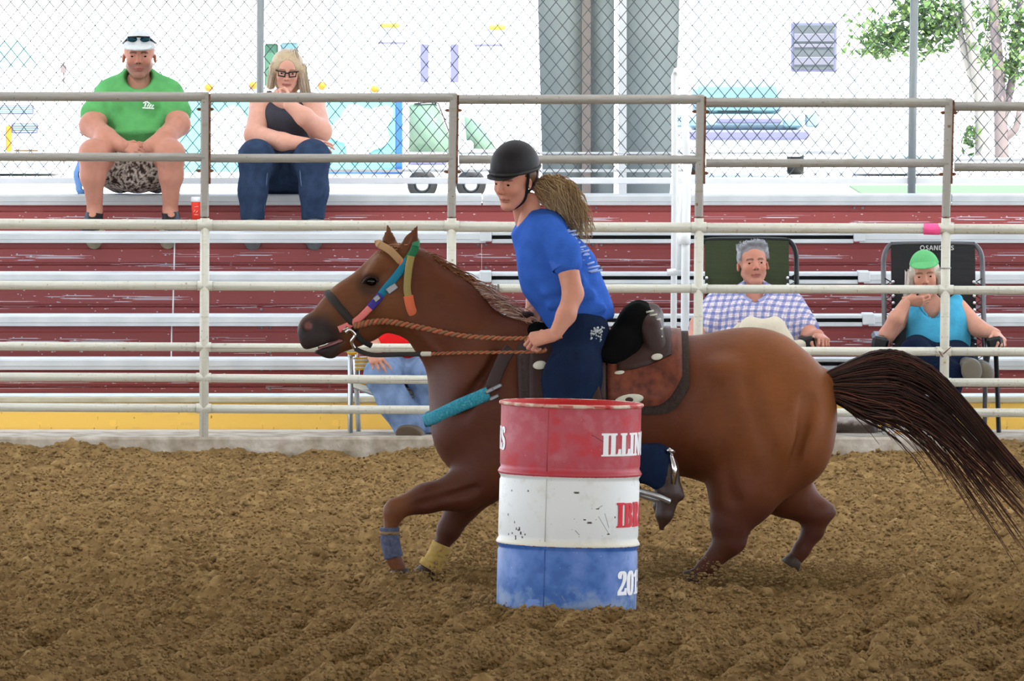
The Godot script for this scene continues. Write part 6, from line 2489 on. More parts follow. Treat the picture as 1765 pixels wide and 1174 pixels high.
func woman_in_turquoise():
	var f := fig(1613, 520, CHAIR_Z)
	var c: Node3D = recliner(f, 1613, 421, Color(0.12, 0.12, 0.125), "dark grey folding recliner with silver frame holding the woman in turquoise")
	# printed name on the head end
	var sf := SystemFont.new()
	sf.font_names = PackedStringArray(["Droid Sans"])
	sf.font_weight = 700
	var tm := TextMesh.new()
	tm.text = "SANDERS"
	tm.font = sf
	tm.font_size = 32
	tm.pixel_size = f.r(8.2) / 23.0
	tm.depth = 0.001
	var mi := MeshInstance3D.new()
	mi.name = "printed_name"
	tm.material = flatmat("print_grey", Color(0.72, 0.72, 0.72), 0.8)
	mi.mesh = tm
	mi.transform = Transform3D(Basis(Vector3.RIGHT, -0.18), f.p(1625, 430.5, -110) - c.position)
	c.add_child(mi, true)
	var st := mb()
	var rr := []
	for k in 17:
		rr.append(f.p(1594.5 + 3.4 * cos(TAU * k / 16.0), 430.5 + 3.6 * sin(TAU * k / 16.0), -110))
	tube(st, rr, f.r(1.0), 5, false)
	part("printed_mark", done(st), M.print_grey, c)
	var p := person(f.p(1613, 600, 0), "woman in turquoise sleeveless top and bright green cap in the dark recliner")
	var skin := Color(0.80, 0.58, 0.49)
	var o := {"skin": skin, "lip": Color(0.72, 0.42, 0.4), "brow": Color(0.45, 0.34, 0.26), "neck": 0.17, "neck_z": -0.16, "ears": false, "wide": 0.96, "flush": 0.16}
	var xf := head_frame(f, 1598, 513, -30, 73, -3, 3, 4)
	var b := Hide.new()
	b.add(head_field(o), face_paint(o), xf)
	var sk := Plain.new(skin, 0.1)
	b.add(shape(f, [
		["c", 1601, 514, -44, 16, 1607, 540, -44, 22, 10],
		["c", 1580, 536, -46, 18, 1640, 536, -46, 18, 14],
		["c", 1570, 534, -46, 17, 1528, 578, 10, 14, 10],
		["c", 1528, 578, 10, 14, 1544, 548, 20, 13, 6],
		["c", 1544, 548, 20, 13, 1562, 519, 12, 9, 8],
		["c", 1652, 534, -46, 19, 1686, 566, 0, 14.5, 10],
		["c", 1686, 566, 0, 14.5, 1714, 574, 44, 9.5, 8],
	], 0.0105), sk)
	add_hand(b, sk, f.p(1563, 518, 12), frame_of(Vector3(0.95, -0.05, 0.05), Vector3(-0.05, -0.5, 0.85), false), f.r(52), [0.5, 1.0, 0.7], 0.4)
	add_hand(b, sk, f.p(1714, 573, 44), frame_of(Vector3(0.35, -0.35, 0.8), Vector3(0.4, 0.8, 0.2), true), f.r(52), [0.6, 0.8, 0.5], 0.4)
	part("body", b.mesh(), M.skin, p)
	eyes(p, xf, 0.96, Color(0.22, 0.17, 0.13), Vector3(0, -0.1, 1))
	var fl := shape(f, [
		["c", 1594, 548, -40, 32, 1640, 548, -40, 32, 16],
		["e", 1596, 558, -14, 30, 26, 26, 0, 16],
		["e", 1640, 558, -14, 30, 26, 26, 0, 16],
		["e", 1618, 590, -16, 56, 40, 44, 0, 20],
		["c", 1580, 540, -36, 14, 1578, 520, -46, 9, 10],
		["c", 1648, 540, -36, 14, 1652, 518, -46, 10, 10],
		["ex", 1608, 512, -8, 25, 38, 60, 0, 5],
	], 0.0095)
	cloth_part("sleeveless_top", p, fl, Color(0.28, 0.62, 0.75), M.cloth)
	st = mb()
	var rf := []
	for k in 25:
		var t := k / 24.0
		rf.append(f.p(1584 + 48 * t, 522 + 30 * sin(PI * t) + 1.5 * sin(k * 1.9), -18 + 16 * sin(PI * t) + 1.5 * cos(k * 1.9)))
	tube(st, rf, f.r(2.6), 6)
	part("neck_ruffle", done(st), flatmat("turquoise", Color(0.28, 0.62, 0.75), 0.9), p)
	cloth_part("jeans", p, shape(f, [
		["e", 1616, 614, 4, 60, 28, 48, 0, 16],
		["c", 1580, 604, 16, 28, 1572, 606, 110, 26, 14],
		["c", 1572, 606, 110, 25, 1640, 640, 158, 20, 12],
		["c", 1646, 614, 16, 28, 1640, 622, 110, 26, 14],
		["c", 1640, 626, 110, 25, 1618, 690, 150, 24, 12],
		["c", 1618, 690, 150, 24, 1616, 744, 150, 25, 12],
	], 0.0105), Color(0.08, 0.11, 0.19), M.denim, 0.2)
	for q in [[1665, 632, 172, 20, 22, 0.0], [1690, 637, 150, 15, 20, 0.2]]:
		cloth_part("shoe", p, shape(f, [["e", q[0], q[1], q[2] - 14, q[3], q[4], 24, 14, 6], ["c", q[0] - 6, q[1] - 8, q[2] - 40, 14, q[0] + 2, q[1], q[2] - 14, 14, 8]], 0.007), Color(0.33, 0.31, 0.28), M.leather)
		st = mb()
		ball(st, Transform3D(Basis(Vector3.BACK, 0.24), f.p(q[0] + 1, q[1], q[2] + 7)), Vector3(f.r(q[3] * 0.9), f.r(q[4] * 0.92), f.r(5)), 16, 8)
		part("sole", done(st), flatmat("sole_grey", Color(0.45, 0.42, 0.37), 0.8), p)
	hair_part(p, xf, [[Vector3(0, 0.64, -0.10), Vector3(0.36, 0.36, 0.42)]], [[Vector3(0.02, 0.38, 0.42), Vector3(0.265, 0.45, 0.37)]], Color(0.78, 0.73, 0.66), [[Vector3(-0.33, 0.55, 0.08), Vector3(-0.44, 0.06, 0.0), 90, 0.10], [Vector3(0.33, 0.55, 0.08), Vector3(0.40, 0.1, 0.0), 60, 0.09]], Color(0.95, 0.93, 0.9))
	cap_part(p, xf, Color(0.40, 0.70, 0.46), 0.09, 0.2)

func man_in_red():
	var f := fig(690, 640, CHAIR_Z)
	var c := thing("lawn_chair", f.p(690, 752, 0) * Vector3(1, 0, 1) + Vector3(0, CURB_Y - 0.02, 0), "silver tube lawn chair with yellow and white webbing behind the horse", "chair")
	flatmat("web_yellow", Color(0.9, 0.68, 0.14), 0.7)
	flatmat("web_white", Color(0.88, 0.87, 0.8), 0.7)
	for s in [-1.0, 1.0]:
		var x: float = 690.0 + s * 85
		part("leg", cord(f, [[x, 612, 70], [x, 757, 74]], 4.5), M.silver_tube, c)
		part("leg", cord(f, [[x + s * 4 - s * 12, 618, 20], [x - s * 12, 757, -70]], 4.5), M.silver_tube, c)
		part("arm_tube", cord(f, [[x, 612, 70], [x, 606, 50], [x, 606, -60], [x - s * 4, 560, -80]], 4.5), M.silver_tube, c)
		var st := mb()
		rbox(st, Transform3D(Basis(), f.p(x - s * 3, 605, 18)), Vector3(f.r(18), f.r(7), f.r(120)), 0.01)
		part("armrest", done(st), M.web_yellow, c)
		part("back_tube", cord(f, [[x - s * 10, 668, 20], [x - s * 10, 640, -50], [x - s * 10, 500, -92]], 4.5), M.silver_tube, c)
	part("seat_tube", cord(f, [[612, 662, 72], [650, 676, 76], [690, 682, 78], [730, 676, 76], [768, 662, 72]], 4.5), M.silver_tube, c)
	for k in 7:
		part("web_strap", strap(f, [[616, 608 - k * 9 + (26 if k > 3 else 0) * 0, -70 - k * 2], [690, 610 - k * 9, -76 - k * 2], [764, 608 - k * 9, -70 - k * 2]], 6.5, 0.3), M.web_yellow if k % 2 == 0 else M.web_white, c)
		part("web_strap", strap(f, [[612, 616 + k * 3.2, 40 - k * 1.0], [640, 616 + k * 3.2, 30]], 3.0, 0.3), M.web_yellow if k % 2 == 0 else M.web_white, c)
	for k in 6:
		var z := 70.0 - k * 20
		var w := mb(true)
		var pts := [[610, 655], [650, 668], [690, 673], [730, 668], [770, 655]]
		for j in 4:
			var z1 := z + 8
			quad(w, f.p(pts[j][0], pts[j][1] - k * 1.5, z1), f.p(pts[j + 1][0], pts[j + 1][1] - k * 1.5, z1), f.p(pts[j + 1][0], pts[j + 1][1] - k * 1.5, z - 8), f.p(pts[j][0], pts[j][1] - k * 1.5, z - 8))
			quad(w, f.p(pts[j][0], pts[j][1] - k * 1.5, z1), f.p(pts[j][0], pts[j][1] + 9 - k * 1.5, z1), f.p(pts[j + 1][0], pts[j + 1][1] + 9 - k * 1.5, z1), f.p(pts[j + 1][0], pts[j + 1][1] - k * 1.5, z1))
		part("seat_web", done(w), M.web_white if k % 2 == 0 else M.web_yellow, c)
	var p := person(f.p(690, 640, 0), "seated person in red shirt and pale jeans half hidden by the horse's neck")
	var skin := Color(0.74, 0.52, 0.43)
	var o := {"skin": skin, "neck": 0.22, "wide": 1.0}
	var xf := head_frame(f, 704, 508, -40, 70, -10, 4, 0)
	var b := Hide.new()
	b.add(head_field(o), face_paint(o), xf)
	var sk := Plain.new(skin, 0.1)
	b.add(shape(f, [
		["c", 704, 506, -52, 18, 704, 536, -50, 24, 10],
		["c", 664, 546, -44, 16, 744, 546, -44, 16, 10],
		["c", 664, 546, -44, 16, 660, 570, -20, 16, 10],
		["c", 744, 546, -44, 16, 752, 570, -20, 16, 10],
		["c", 660, 570, -20, 16, 646, 600, 30, 14, 8],
		["c", 646, 600, 30, 14, 642, 606, 96, 11, 8],
		["c", 752, 570, -20, 16, 764, 600, 30, 14, 8],
		["c", 764, 600, 30, 14, 752, 616, 62, 11, 8],
	], 0.0105), sk)
	add_hand(b, sk, f.p(642, 605, 98), frame_of(Vector3(0.35, -0.45, 0.8), Vector3(-0.2, 0.75, 0.6), false), f.r(60), [0.45, 0.5, 0.3], 0.2, 0.2)
	add_hand(b, sk, f.p(752, 614, 64), frame_of(Vector3(-0.3, -0.6, 0.7), Vector3(0.1, 0.7, 0.7), true), f.r(60), [0.45, 0.5, 0.3], 0.2, 0.2)
	part("body", b.mesh(), M.skin, p)
	eyes(p, xf, 1.0, Color(0.3, 0.25, 0.2))
	cloth_part("shirt", p, shape(f, [
		["c", 670, 542, -50, 30, 738, 542, -50, 30, 16],
		["e", 700, 578, -20, 68, 52, 50, 0, 20],
		["e", 696, 600, 0, 66, 34, 50, 0, 16],
		["c", 664, 544, -44, 27, 654, 584, -4, 23, 12],
		["c", 744, 544, -44, 27, 758, 584, -4, 23, 12],
	], 0.0105), Color(0.80, 0.12, 0.13), M.cloth)
	cloth_part("jeans", p, shape(f, [
		["e", 700, 634, 0, 66, 32, 48, 0, 16],
		["c", 676, 636, 10, 34, 660, 642, 100, 30, 14],
		["c", 660, 642, 100, 29, 682, 690, 116, 27, 12],
		["c", 682, 690, 116, 27, 706, 730, 124, 26, 12],
		["c", 728, 640, 10, 34, 742, 646, 100, 29, 14],
		["c", 742, 646, 100, 28, 740, 720, 96, 23, 12],
		["c", 740, 720, 96, 23, 742, 740, 96, 24, 10],
		["c", 702, 640, 60, 6, 712, 660, 90, 6, 14],
	], 0.0105), Color(0.45, 0.53, 0.66), M.denim, 0.4)
	cloth_part("shoe", p, shape(f, [
		["e", 710, 742, 142, 26, 17, 20, -18, 8],
		["c", 704, 736, 120, 16, 712, 744, 142, 16, 8],
		["c", 742, 750, 96, 15, 744, 754, 126, 13, 8],
	], 0.008), Color(0.35, 0.29, 0.23), M.leather)
	var so := mb()
	ball(so, Transform3D(Basis(Vector3.BACK, -0.3) * Basis(Vector3.RIGHT, 0.15), f.p(707, 743, 162)), Vector3(f.r(24), f.r(15.5), f.r(5)), 18, 8)
	part("sole", done(so), flatmat("sole_brown", Color(0.36, 0.30, 0.23), 0.8), p)
	hair_part(p, xf, [[Vector3(0, 0.72, -0.10), Vector3(0.36, 0.36, 0.43)]], [[Vector3(0.0, 0.42, 0.40), Vector3(0.285, 0.50, 0.43)], [Vector3(0, 0.25, -0.1), Vector3(0.6, 0.24, 0.6)]], Color(0.3, 0.24, 0.2))

# ---------------------------------------------------------------- small things
func build_small_things():
	# cowboy hat on the lap of the man in plaid
	var f := fig(1316, 570, CHAIR_Z)
	var felt := Color(0.80, 0.76, 0.68)
	var hat := thing("cowboy_hat", f.p(1316, 592, 60), "cream felt cowboy hat resting on the lap of the man in plaid", "hat")
	var h := Hide.new()
	var fl := shape(f, [
		["c", 1296, 566, 62, 24, 1330, 566, 62, 24, 14, 1.2],
		["c", 1290, 592, 62, 30, 1338, 592, 62, 30, 10, 1.1],
		["ex", 1313, 538, 62, 14, 8, 40, 0, 10],
	], 0.0068)
	fl.trim(f.p(1316, 600, 60), Vector3.DOWN)
	h.add(fl, Plain.new(felt, 0.05))
	part("crown", h.mesh(), M.cloth, hat)
	h = Hide.new()
	fl = shape(f, [
		["e", 1316, 596, 62, 70, 12, 62, 4, 6],
		["c", 1256, 580, 40, 6, 1274, 560, 20, 5, 14],
		["c", 1250, 586, 40, 6, 1256, 578, 90, 6, 14],
		["c", 1380, 598, 40, 6, 1376, 590, 90, 6, 14],
	], 0.0068)
	h.add(fl, Plain.new(felt, 0.05))
	part("brim", h.mesh(), M.cloth, hat)
	var st := mb()
	var rr := []
	for k in 25:
		var a := TAU * k / 24.0
		rr.append(f.p(1314 + 55 * cos(a), 589 + 3 * sin(a), 62 + 34 * sin(a)))
	tube(st, rr, f.r(2.4), 6, false)
	part("band", done(st), flatmat("hat_band", Color(0.72, 0.67, 0.58), 0.9), hat)
	# paper cup on the foot board
	f = fig(338, 360, -16.3)
	var cup := thing("paper_cup", f.p(338, 384, 0), "red and white paper cup on the top foot board beside the post", "cup")
	st = mb()
	lathe(st, Transform3D(Basis(), f.p(338, 384, 0)), [Vector2(0, 0), Vector2(f.r(6.4), 0), Vector2(f.r(8.4), f.r(36)), Vector2(0, f.r(36))], 20)
	part("body", done(st), flatmat("cup_red", Color(0.88, 0.22, 0.16), 0.5), cup)
	st = mb()
	lathe(st, Transform3D(Basis(), f.p(338, 348, 0)), [Vector2(f.r(8.4), 0), Vector2(f.r(9.2), f.r(0.5)), Vector2(f.r(9.0), f.r(6)), Vector2(f.r(7.6), f.r(8.5)), Vector2(0, f.r(8.5))], 20)
	part("lid", done(st), M.white_paint, cup)
	st = mb()
	for q in [[335, 357, 342, 356], [334, 366, 337, 362], [338, 367, 341, 363], [335, 370, 342, 370]]:
		tube(st, [f.p(q[0], q[1], 8.4), f.p(q[2], q[3], 8.2)], f.r(0.8), 5)
	part("print", done(st), flatmat("cup_print", Color(0.95, 0.6, 0.5), 0.6), cup)
	# blue bag beside the man in green
	f = fig(140, 280, -16.75)
	var bag := thing("tote_bag", f.p(140, 330, 0), "faded blue bag on the top row beside the man in green", "bag")
	h = Hide.new()
	h.add(shape(f, [["c", 146, 262, 0, 9, 142, 300, 0, 13, 10, 1.5], ["c", 142, 300, 0, 13, 144, 324, 0, 14, 10, 1.6]], 0.008), Plain.new(Color(0.42, 0.56, 0.75), 0.15))
	part("sack", h.mesh(), M.cloth, bag)
	st = mb()
	tube(st, curve([f.p(140, 262, 3), f.p(143, 250, 3), f.p(150, 250, 3), f.p(152, 262, 3)], 5), f.r(1.6), 6)
	part("handle", done(st), flatmat("bag_blue", Color(0.36, 0.5, 0.7), 0.9), bag)
	# take-away bag by the dark recliner
	f = fig(1543, 745, -12.72)
	var pb := thing("paper_bag", f.p(1543, 757, 0) * Vector3(1, 0, 1) + Vector3(0, CURB_Y, 0), "small white paper bag with a yellow arched mark behind the curb", "bag")
	st = mb(true)
	box(st, f.p(1528, 760, -10), f.p(1559, 735, 10), 0.004)
	part("sack", done(st), flatmat("bag_paper", Color(0.9, 0.9, 0.9), 0.8), pb)
	st = mb()
	tube(st, curve([f.p(1540, 756, 11), f.p(1542, 746, 11), f.p(1545, 742.5, 11), f.p(1547.5, 746, 11), f.p(1548.5, 754, 11)], 5), f.r(1.2), 6)
	tube(st, curve([f.p(1548.5, 754, 11), f.p(1549.5, 746, 11), f.p(1552, 742.5, 11), f.p(1555, 746, 11), f.p(1557, 756, 11)], 5), f.r(1.2), 6)
	part("arched_mark", done(st), flatmat("mark_yellow", Color(0.93, 0.66, 0.16), 0.6), pb)
	st = mb()
	for q in [[1531, 752, 1532, 743], [1535, 756, 1534, 748]]:
		tube(st, [f.p(q[0], q[1], 10.6), f.p(q[2], q[3], 10.6)], f.r(1.2), 5)
	part("red_stripe", done(st), flatmat("mark_red", Color(0.85, 0.3, 0.2), 0.6), pb)
	# dog lying under the olive chair
	f = fig(1465, 740, -12.85)
	var dog := thing("dog", f.p(1465, 757, 0) * Vector3(1, 0, 1) + Vector3(0, CURB_Y, 0), "brown and white dog lying behind the curb under the chairs", "dog")
	h = Hide.new()
	h.add(shape(f, [
		["e", 1470, 738, 0, 42, 20, 26, 0, 14],
		["e", 1434, 736, 0, 24, 19, 22, 0, 14],
		["c", 1420, 730, 0, 15, 1402, 716, 6, 13, 12],
		["e", 1398, 712, 8, 17, 14, 14, 0, 8],
		["c", 1394, 714, 12, 9, 1380, 720, 18, 6, 6],
		["c", 1402, 704, -2, 5, 1406, 694, -4, 2, 4],
		["c", 1402, 704, 16, 5, 1406, 694, 18, 2, 4],
		["c", 1432, 746, 16, 8, 1396, 753, 20, 5, 8],
		["c", 1432, 746, -16, 8, 1396, 753, -20, 5, 8],
		["e", 1490, 744, 16, 20, 12, 12, 0, 10],
		["c", 1488, 750, 20, 7, 1462, 753, 24, 5, 8],
		["c", 1508, 744, -6, 5, 1530, 752, -14, 3, 8],
	], 0.008), DogCoat.new(f))
	part("body", h.mesh(), M.hair, dog)
	for s in [0.0, 14.0]:
		st = mb()
		ball(st, Transform3D(Basis(), f.p(1390, 709, s + 3)), Vector3.ONE * f.r(2), 8, 6)
		part("eye", done(st), M.horse_eye, dog)
	st = mb()
	ball(st, Transform3D(Basis(), f.p(1377, 719, 19)), Vector3.ONE * f.r(3), 8, 6)
	part("nose", done(st), M.black_rubber, dog)
	# dirt thrown up by the hooves: grains in the air
	var mm := MultiMesh.new()
	mm.transform_format = MultiMesh.TRANSFORM_3D
	var gm := SphereMesh.new()
	gm.radial_segments = 6
	gm.rings = 3
	gm.radius = 1.0
	gm.height = 1.6
	gm.material = M.dirt_clod
	mm.mesh = gm
	var n := 9000
	mm.instance_count = n
	for k in n:
		var t := rng.randf()
		var q: Vector2
		var fr := rng.randf()
		if fr < 0.62:
			q = Vector2(lerpf(1110, 1550, t), 1030 - 70 * pow(1.0 - absf(t * 1.5 - 0.6), 2.0) * rng.randf() * 0.9 + rng.randf_range(-12, 6))
		elif fr < 0.85:
			q = Vector2(lerpf(1100, 1300, t), 1006 - rng.randf() * 70 * (1.0 - t * 0.6))
		else:
			q = Vector2(lerpf(700, 860, t), 996 - pow(rng.randf(), 2.0) * 90 * t)
		var z := rng.randf_range(-2.4, -1.3)
		if q.x < 1300.0 and k % 2 == 0:
			z = rng.randf_range(-2.4, -1.8)
		var pos := U(q.x, q.y, z)
		pos.y = maxf(pos.y, rng.randf_range(0.0, 0.05))
		var r := 0.0018 + 0.0055 * pow(rng.randf(), 3.0)
		mm.set_instance_transform(k, Transform3D(Basis.from_euler(Vector3(rng.randf() * 3, rng.randf() * 3, 0)).scaled(Vector3(r * 1.5, r, r)), pos))
	var mi := MultiMeshInstance3D.new()
	mi.name = "flying_dirt"
	mi.multimesh = mm
	add_child(mi)
	tag(mi, "spray of dirt grains kicked up round the horse's hooves", "dirt", "", "stuff")

class DogCoat extends Paint:
	var f: Fig
	var n := FastNoiseLite.new()
	func _init(g: Fig):
		f = g
		n.frequency = 25.0
	func at(p: Vector3) -> Color:
		var y := f.y0 - (p.y - f.base.y) * f.s
		var c := Color(0.05, 0.03, 0.02).lerp(Color(0.55, 0.47, 0.42), smoothstep(732.0, 722.0, y + 5.0 * n.get_noise_3dv(p)))
		return c * (1.0 + 0.3 * n.get_noise_3dv(p * 2.0))

# ---------------------------------------------------------------- the bright lot behind the arena
func lot(px: float, ground: float) -> Fig:
	# a frame of metres whose y0 row is the ground at that distance
	var g := fig(px, ground, zground(ground))
	g.base.y = 0.0
	return g

func panel(o: Node3D, called: String, f: Fig, x0: float, y0: float, x1: float, y1: float, z0: float, z1: float, mat: Material, bev := 0.02):
	var st := mb(true)
	box(st, f.p(x0, y0, z0), f.p(x1, y1, z1), bev)
	return part(called, done(st), mat, o)

func wheel(o: Node3D, f: Fig, x: float, y: float, z: float, r: float, face_on := false):
	var t := thing_part(o, "wheel")
	var b := Basis(Vector3.BACK, PI * 0.5) if face_on else Basis(Vector3.RIGHT, PI * 0.5)
	var rr := f.r(r)
	var st := mb()
	lathe(st, Transform3D(b, f.p(x, y, z)), [Vector2(rr * 0.55, -0.11), Vector2(rr * 0.92, -0.11), Vector2(rr, -0.07), Vector2(rr, 0.07), Vector2(rr * 0.92, 0.11), Vector2(rr * 0.55, 0.11)], 24)
	part("tire", done(st), M.black_rubber, t)
	st = mb()
	lathe(st, Transform3D(b, f.p(x, y, z)), [Vector2(0, 0.08), Vector2(rr * 0.3, 0.1), Vector2(rr * 0.56, 0.06), Vector2(rr * 0.56, -0.06), Vector2(0, -0.08)], 20)
	part("rim", done(st), M.silver_tube, t)

func thing_part(o: Node3D, called: String) -> Node3D:
	var n := Node3D.new()
	n.name = called
	o.add_child(n, true)
	return n

func build_outside():
	var st := mb(true)
	box(st, Vector3(-300, -0.5, -850), Vector3(300, -0.03, -19.41), 0.01)
	structure(part("floor_gravel", done(st), M.gravel), "bright pale gravel lot behind the bleachers", "ground")
	flatmat("paint_lavender", Color(0.34, 0.34, 0.45), 0.35)
	flatmat("paint_silver", Color(0.43, 0.51, 0.54), 0.35, 0.0)
	flatmat("paint_blue", Color(0.16, 0.33, 0.55), 0.4)
	flatmat("paint_teal", Color(0.36, 0.59, 0.6), 0.5)
	flatmat("paint_teal_pale", Color(0.42, 0.62, 0.62), 0.5)
	flatmat("amber_lens", Color(0.85, 0.42, 0.08), 0.3)
	flatmat("yellow_lens", Color(0.72, 0.62, 0.16), 0.4)
	flatmat("glass_grey", Color(0.28, 0.3, 0.31), 0.15)
	flatmat("glass_green", Color(0.35, 0.44, 0.37), 0.12)
	flatmat("glass_cyan", Color(0.37, 0.49, 0.51), 0.12)
	flatmat("reflection_pale", Color(0.36, 0.36, 0.4), 0.6)
	flatmat("bark", Color(0.40, 0.36, 0.35), 0.9)
	flatmat("bark_pale", Color(0.52, 0.5, 0.47), 0.9)
	var leaf := tinted("leaf", 0.6)
	leaf.backlight_enabled = true
	leaf.backlight = Color(0.5, 0.5, 0.5)
	# grass verge on the right
	st = mb(true)
	var zg := zground(318.0)
	var zn := zground(337.0)
	box(st, Vector3(U(1463, 318, zg).x, -0.2, zg), Vector3(U(1463, 318, zg).x + 30.0, -0.01, zn), 0.01)
	structure(part("floor_grass", done(st), flatmat("verge", Color(0.28, 0.36, 0.24), 0.95)), "strip of green grass beyond the chain link on the right", "grass")

	# white camper with the square window
	var f := lot(1340, 262)
	var o := thing("camper", f.p(1340, 262, -110), "white camper with one square window banded by painted reflections beyond the chain link", "camper")
	panel(o, "body", f, 1196, -90, 1466, 244, -240, 0, M.white_paint, 0.12)
	panel(o, "skirt", f, 1206, 244, 1456, 261, -230, -10, M.white_paint)
	var w := thing_part(o, "window")
	panel(w, "frame", f, 1363, 38, 1442, 124, -2, 3, M.paint_lavender, 0.03)
	panel(w, "pane", f, 1367, 42, 1438, 120, 1, 5, M.glass_grey, 0.03)
	for q in [[58, 72], [76, 82], [98, 112]]:  # pale bars standing in for reflections on the pane
		panel(w, "slat_or_reflection", f, 1368, q[0], 1437, q[1], 5, 7, M.reflection_pale, 0.01)
	# low white trailer under the leaves
	f = lot(1560, 300)
	o = thing("trailer", f.p(1560, 300, -90), "long low white trailer standing under the tree on the right", "trailer")
	panel(o, "box", f, 1468, 109, 1652, 276, -200, 0, M.white_paint, 0.06)
	panel(o, "trim_rail", f, 1468, 268, 1652, 274, 0, 3, M.paint_silver)
	panel(o, "skirt", f, 1474, 276, 1646, 299, -190, -8, M.white_paint)
	# silver pickup facing the arena
	f = lot(1290, 302)
	o = thing("pickup_truck", f.p(1290, 302, -250), "silver pickup truck parked nose-on behind the aisle rail", "truck")
	panel(o, "cab", f, 1196, 140, 1352, 206, -300, -130, M.paint_silver, 0.12)
	var ws := thing_part(o, "windscreen")
	panel(ws, "pane", f, 1206, 148, 1342, 196, -132, -124, M.glass_cyan, 0.08)
	panel(ws, "wiper", f, 1240, 192, 1300, 194, -124, -121, M.black_rubber, 0.005)
	panel(o, "hood", f, 1184, 198, 1386, 228, -140, 0, M.paint_silver, 0.1)
	panel(o, "grille", f, 1236, 204, 1346, 212, -2, 4, M.paint_lavender, 0.01)
	for x in [1204, 1366]:
		panel(o, "headlight", f, x - 16, 204, x + 16, 220, -3, 5, M.glass_cyan, 0.03)
	panel(o, "bumper", f, 1180, 224, 1394, 241, -12, 12, M.paint_lavender, 0.03)
	panel(o, "lower_bumper", f, 1188, 241, 1384, 270, -12, 6, M.white_paint, 0.03)
	for x in [1168, 1404]:
		panel(o, "mirror", f, x - 12, 196, x + 12, 222, -150, -138, M.paint_silver, 0.03)
		panel(o, "mirror_arm", f, minf(x, 1290 + 62 * signf(x - 1290)), 208, maxf(x, 1290 + 62 * signf(x - 1290)), 213, -148, -142, M.paint_silver, 0.005)
	for x in [1200, 1372]:
		wheel(o, f, x, 280, -40, 22, true)
	# big white motorhome with two narrow windows and yellow lamps
	f = lot(750, 275)
	o = thing("motorhome", f.p(750, 275, -120), "tall white motorhome with two narrow windows and yellow marker lamps", "motorhome")
	panel(o, "body", f, 566, -100, 910, 250, -260, 0, M.white_paint, 0.15)
	for x in [724, 776]:
		w = thing_part(o, "window")
		panel(w, "frame", f, x - 1, 74, x + 17, 144, -2, 2, M.white_paint, 0.02)
		panel(w, "pane", f, x + 1, 76, x + 15, 142, 1, 4, M.paint_lavender, 0.01)
	for q in [[655, 48, 690, 40], [842, 52, 872, 43]]:
		panel(o, "marker_lamp", f, q[0], q[1], q[2], q[3], -2, 8, M.yellow_lens, 0.03)
	for q in [[652, 72, 698, 76], [820, 76, 866, 80]]:
		panel(o, "vent_slot", f, q[0], q[1], q[2], q[3], -2, 3, M.paint_lavender, 0.008)
	panel(o, "skirt", f, 572, 250, 904, 274, -250, -8, M.white_paint)
	# utility trailer with teal side and amber lamps
	f = lot(520, 338)
	o = thing("horse_trailer", f.p(520, 338, -100), "white trailer with teal and blue side and small amber roof lamps", "trailer")
	panel(o, "body", f, 296, 150, 704, 312, -230, 0, M.white_paint, 0.06)
	panel(o, "teal_panel", f, 310, 172, 682, 296, 0, 3, M.paint_teal, 0.01)
	panel(o, "blue_edge", f, 682, 172, 694, 300, 0, 4, M.paint_blue, 0.01)
	panel(o, "blue_sill", f, 560, 294, 690, 300, 2, 5, M.paint_blue, 0.008)
	st = mb(true)
	var splash := []
	for k in 26:
		var a := TAU * k / 26.0
		var rr := 1.0 + 0.16 * sin(a * 5.0) + 0.1 * sin(a * 3.0 + 1.0)
		splash.append(Vector2(f.r(52 * rr * cos(a)), f.r(44 * rr * sin(a))))
	slab(st, Transform3D(Basis(Vector3.BACK, 0.4), f.p(625, 224, 4)), splash, 0.02)
	part("white_splash", done(st), M.white_paint, o)
	st = mb(true)
	slab(st, Transform3D(Basis(Vector3.BACK, -0.2), f.p(400, 230, 4)), splash, 0.02)
	part("white_splash", done(st), M.white_paint, o)
	for q in [[360, 146], [437, 142], [555, 143], [646, 149]]:
		st = mb()
		ball(st, Transform3D(Basis(), f.p(q[0], q[1] + 5, -4)), Vector3(f.r(8), f.r(7), f.r(7)), 12, 8)
		part("amber_lamp", done(st), M.amber_lens, o)
	panel(o, "skirt", f, 304, 312, 696, 337, -220, -8, M.white_paint)
	# white pickup in front of it on the right
	f = lot(800, 345)
	o = thing("pickup_truck", f.p(800, 345, -100), "white pickup truck seen from the side left of the grey column", "truck")
	panel(o, "body", f, 700, 262, 915, 322, -250, 0, M.white_paint, 0.08)
	st = mb(true)
	slab(st, Transform3D(), [f2(f, 698, 166), f2(f, 792, 166), f2(f, 872, 262), f2(f, 698, 264)], f.r(240))
	part("cab", done(shift(st, Vector3(0, 0, f.p(0, 0, -122).z))), M.white_paint, o)
	w = thing_part(o, "window")
	st = mb(true)
	slab(st, Transform3D(), [f2(f, 706, 180), f2(f, 752, 178), f2(f, 784, 262), f2(f, 705, 262)], 0.03)
	part("pane", done(shift(st, Vector3(0, 0, f.p(0, 0, 0).z))), M.glass_green, w)
	st = mb()
	tube(st, curve([f.p(714, 179, 3), f.p(750, 177, 3), f.p(760, 190, 3), f.p(786, 262, 3)], 6), f.r(1.2), 6)
	part("seal", done(st), M.black_rubber, w)
	w = thing_part(o, "window")
	st = mb(true)
	slab(st, Transform3D(), [f2(f, 800, 200), f2(f, 828, 212), f2(f, 856, 258), f2(f, 806, 256)], 0.03)
	part("pane", done(shift(st, Vector3(0, 0, f.p(0, 0, 2).z))), M.glass_green, w)
	panel(o, "mirror", f, 796, 242, 816, 262, 4, 20, M.white_paint, 0.03)
	panel(o, "fender_lip", f, 704, 276, 770, 284, 0, 4, M.paint_lavender, 0.01)
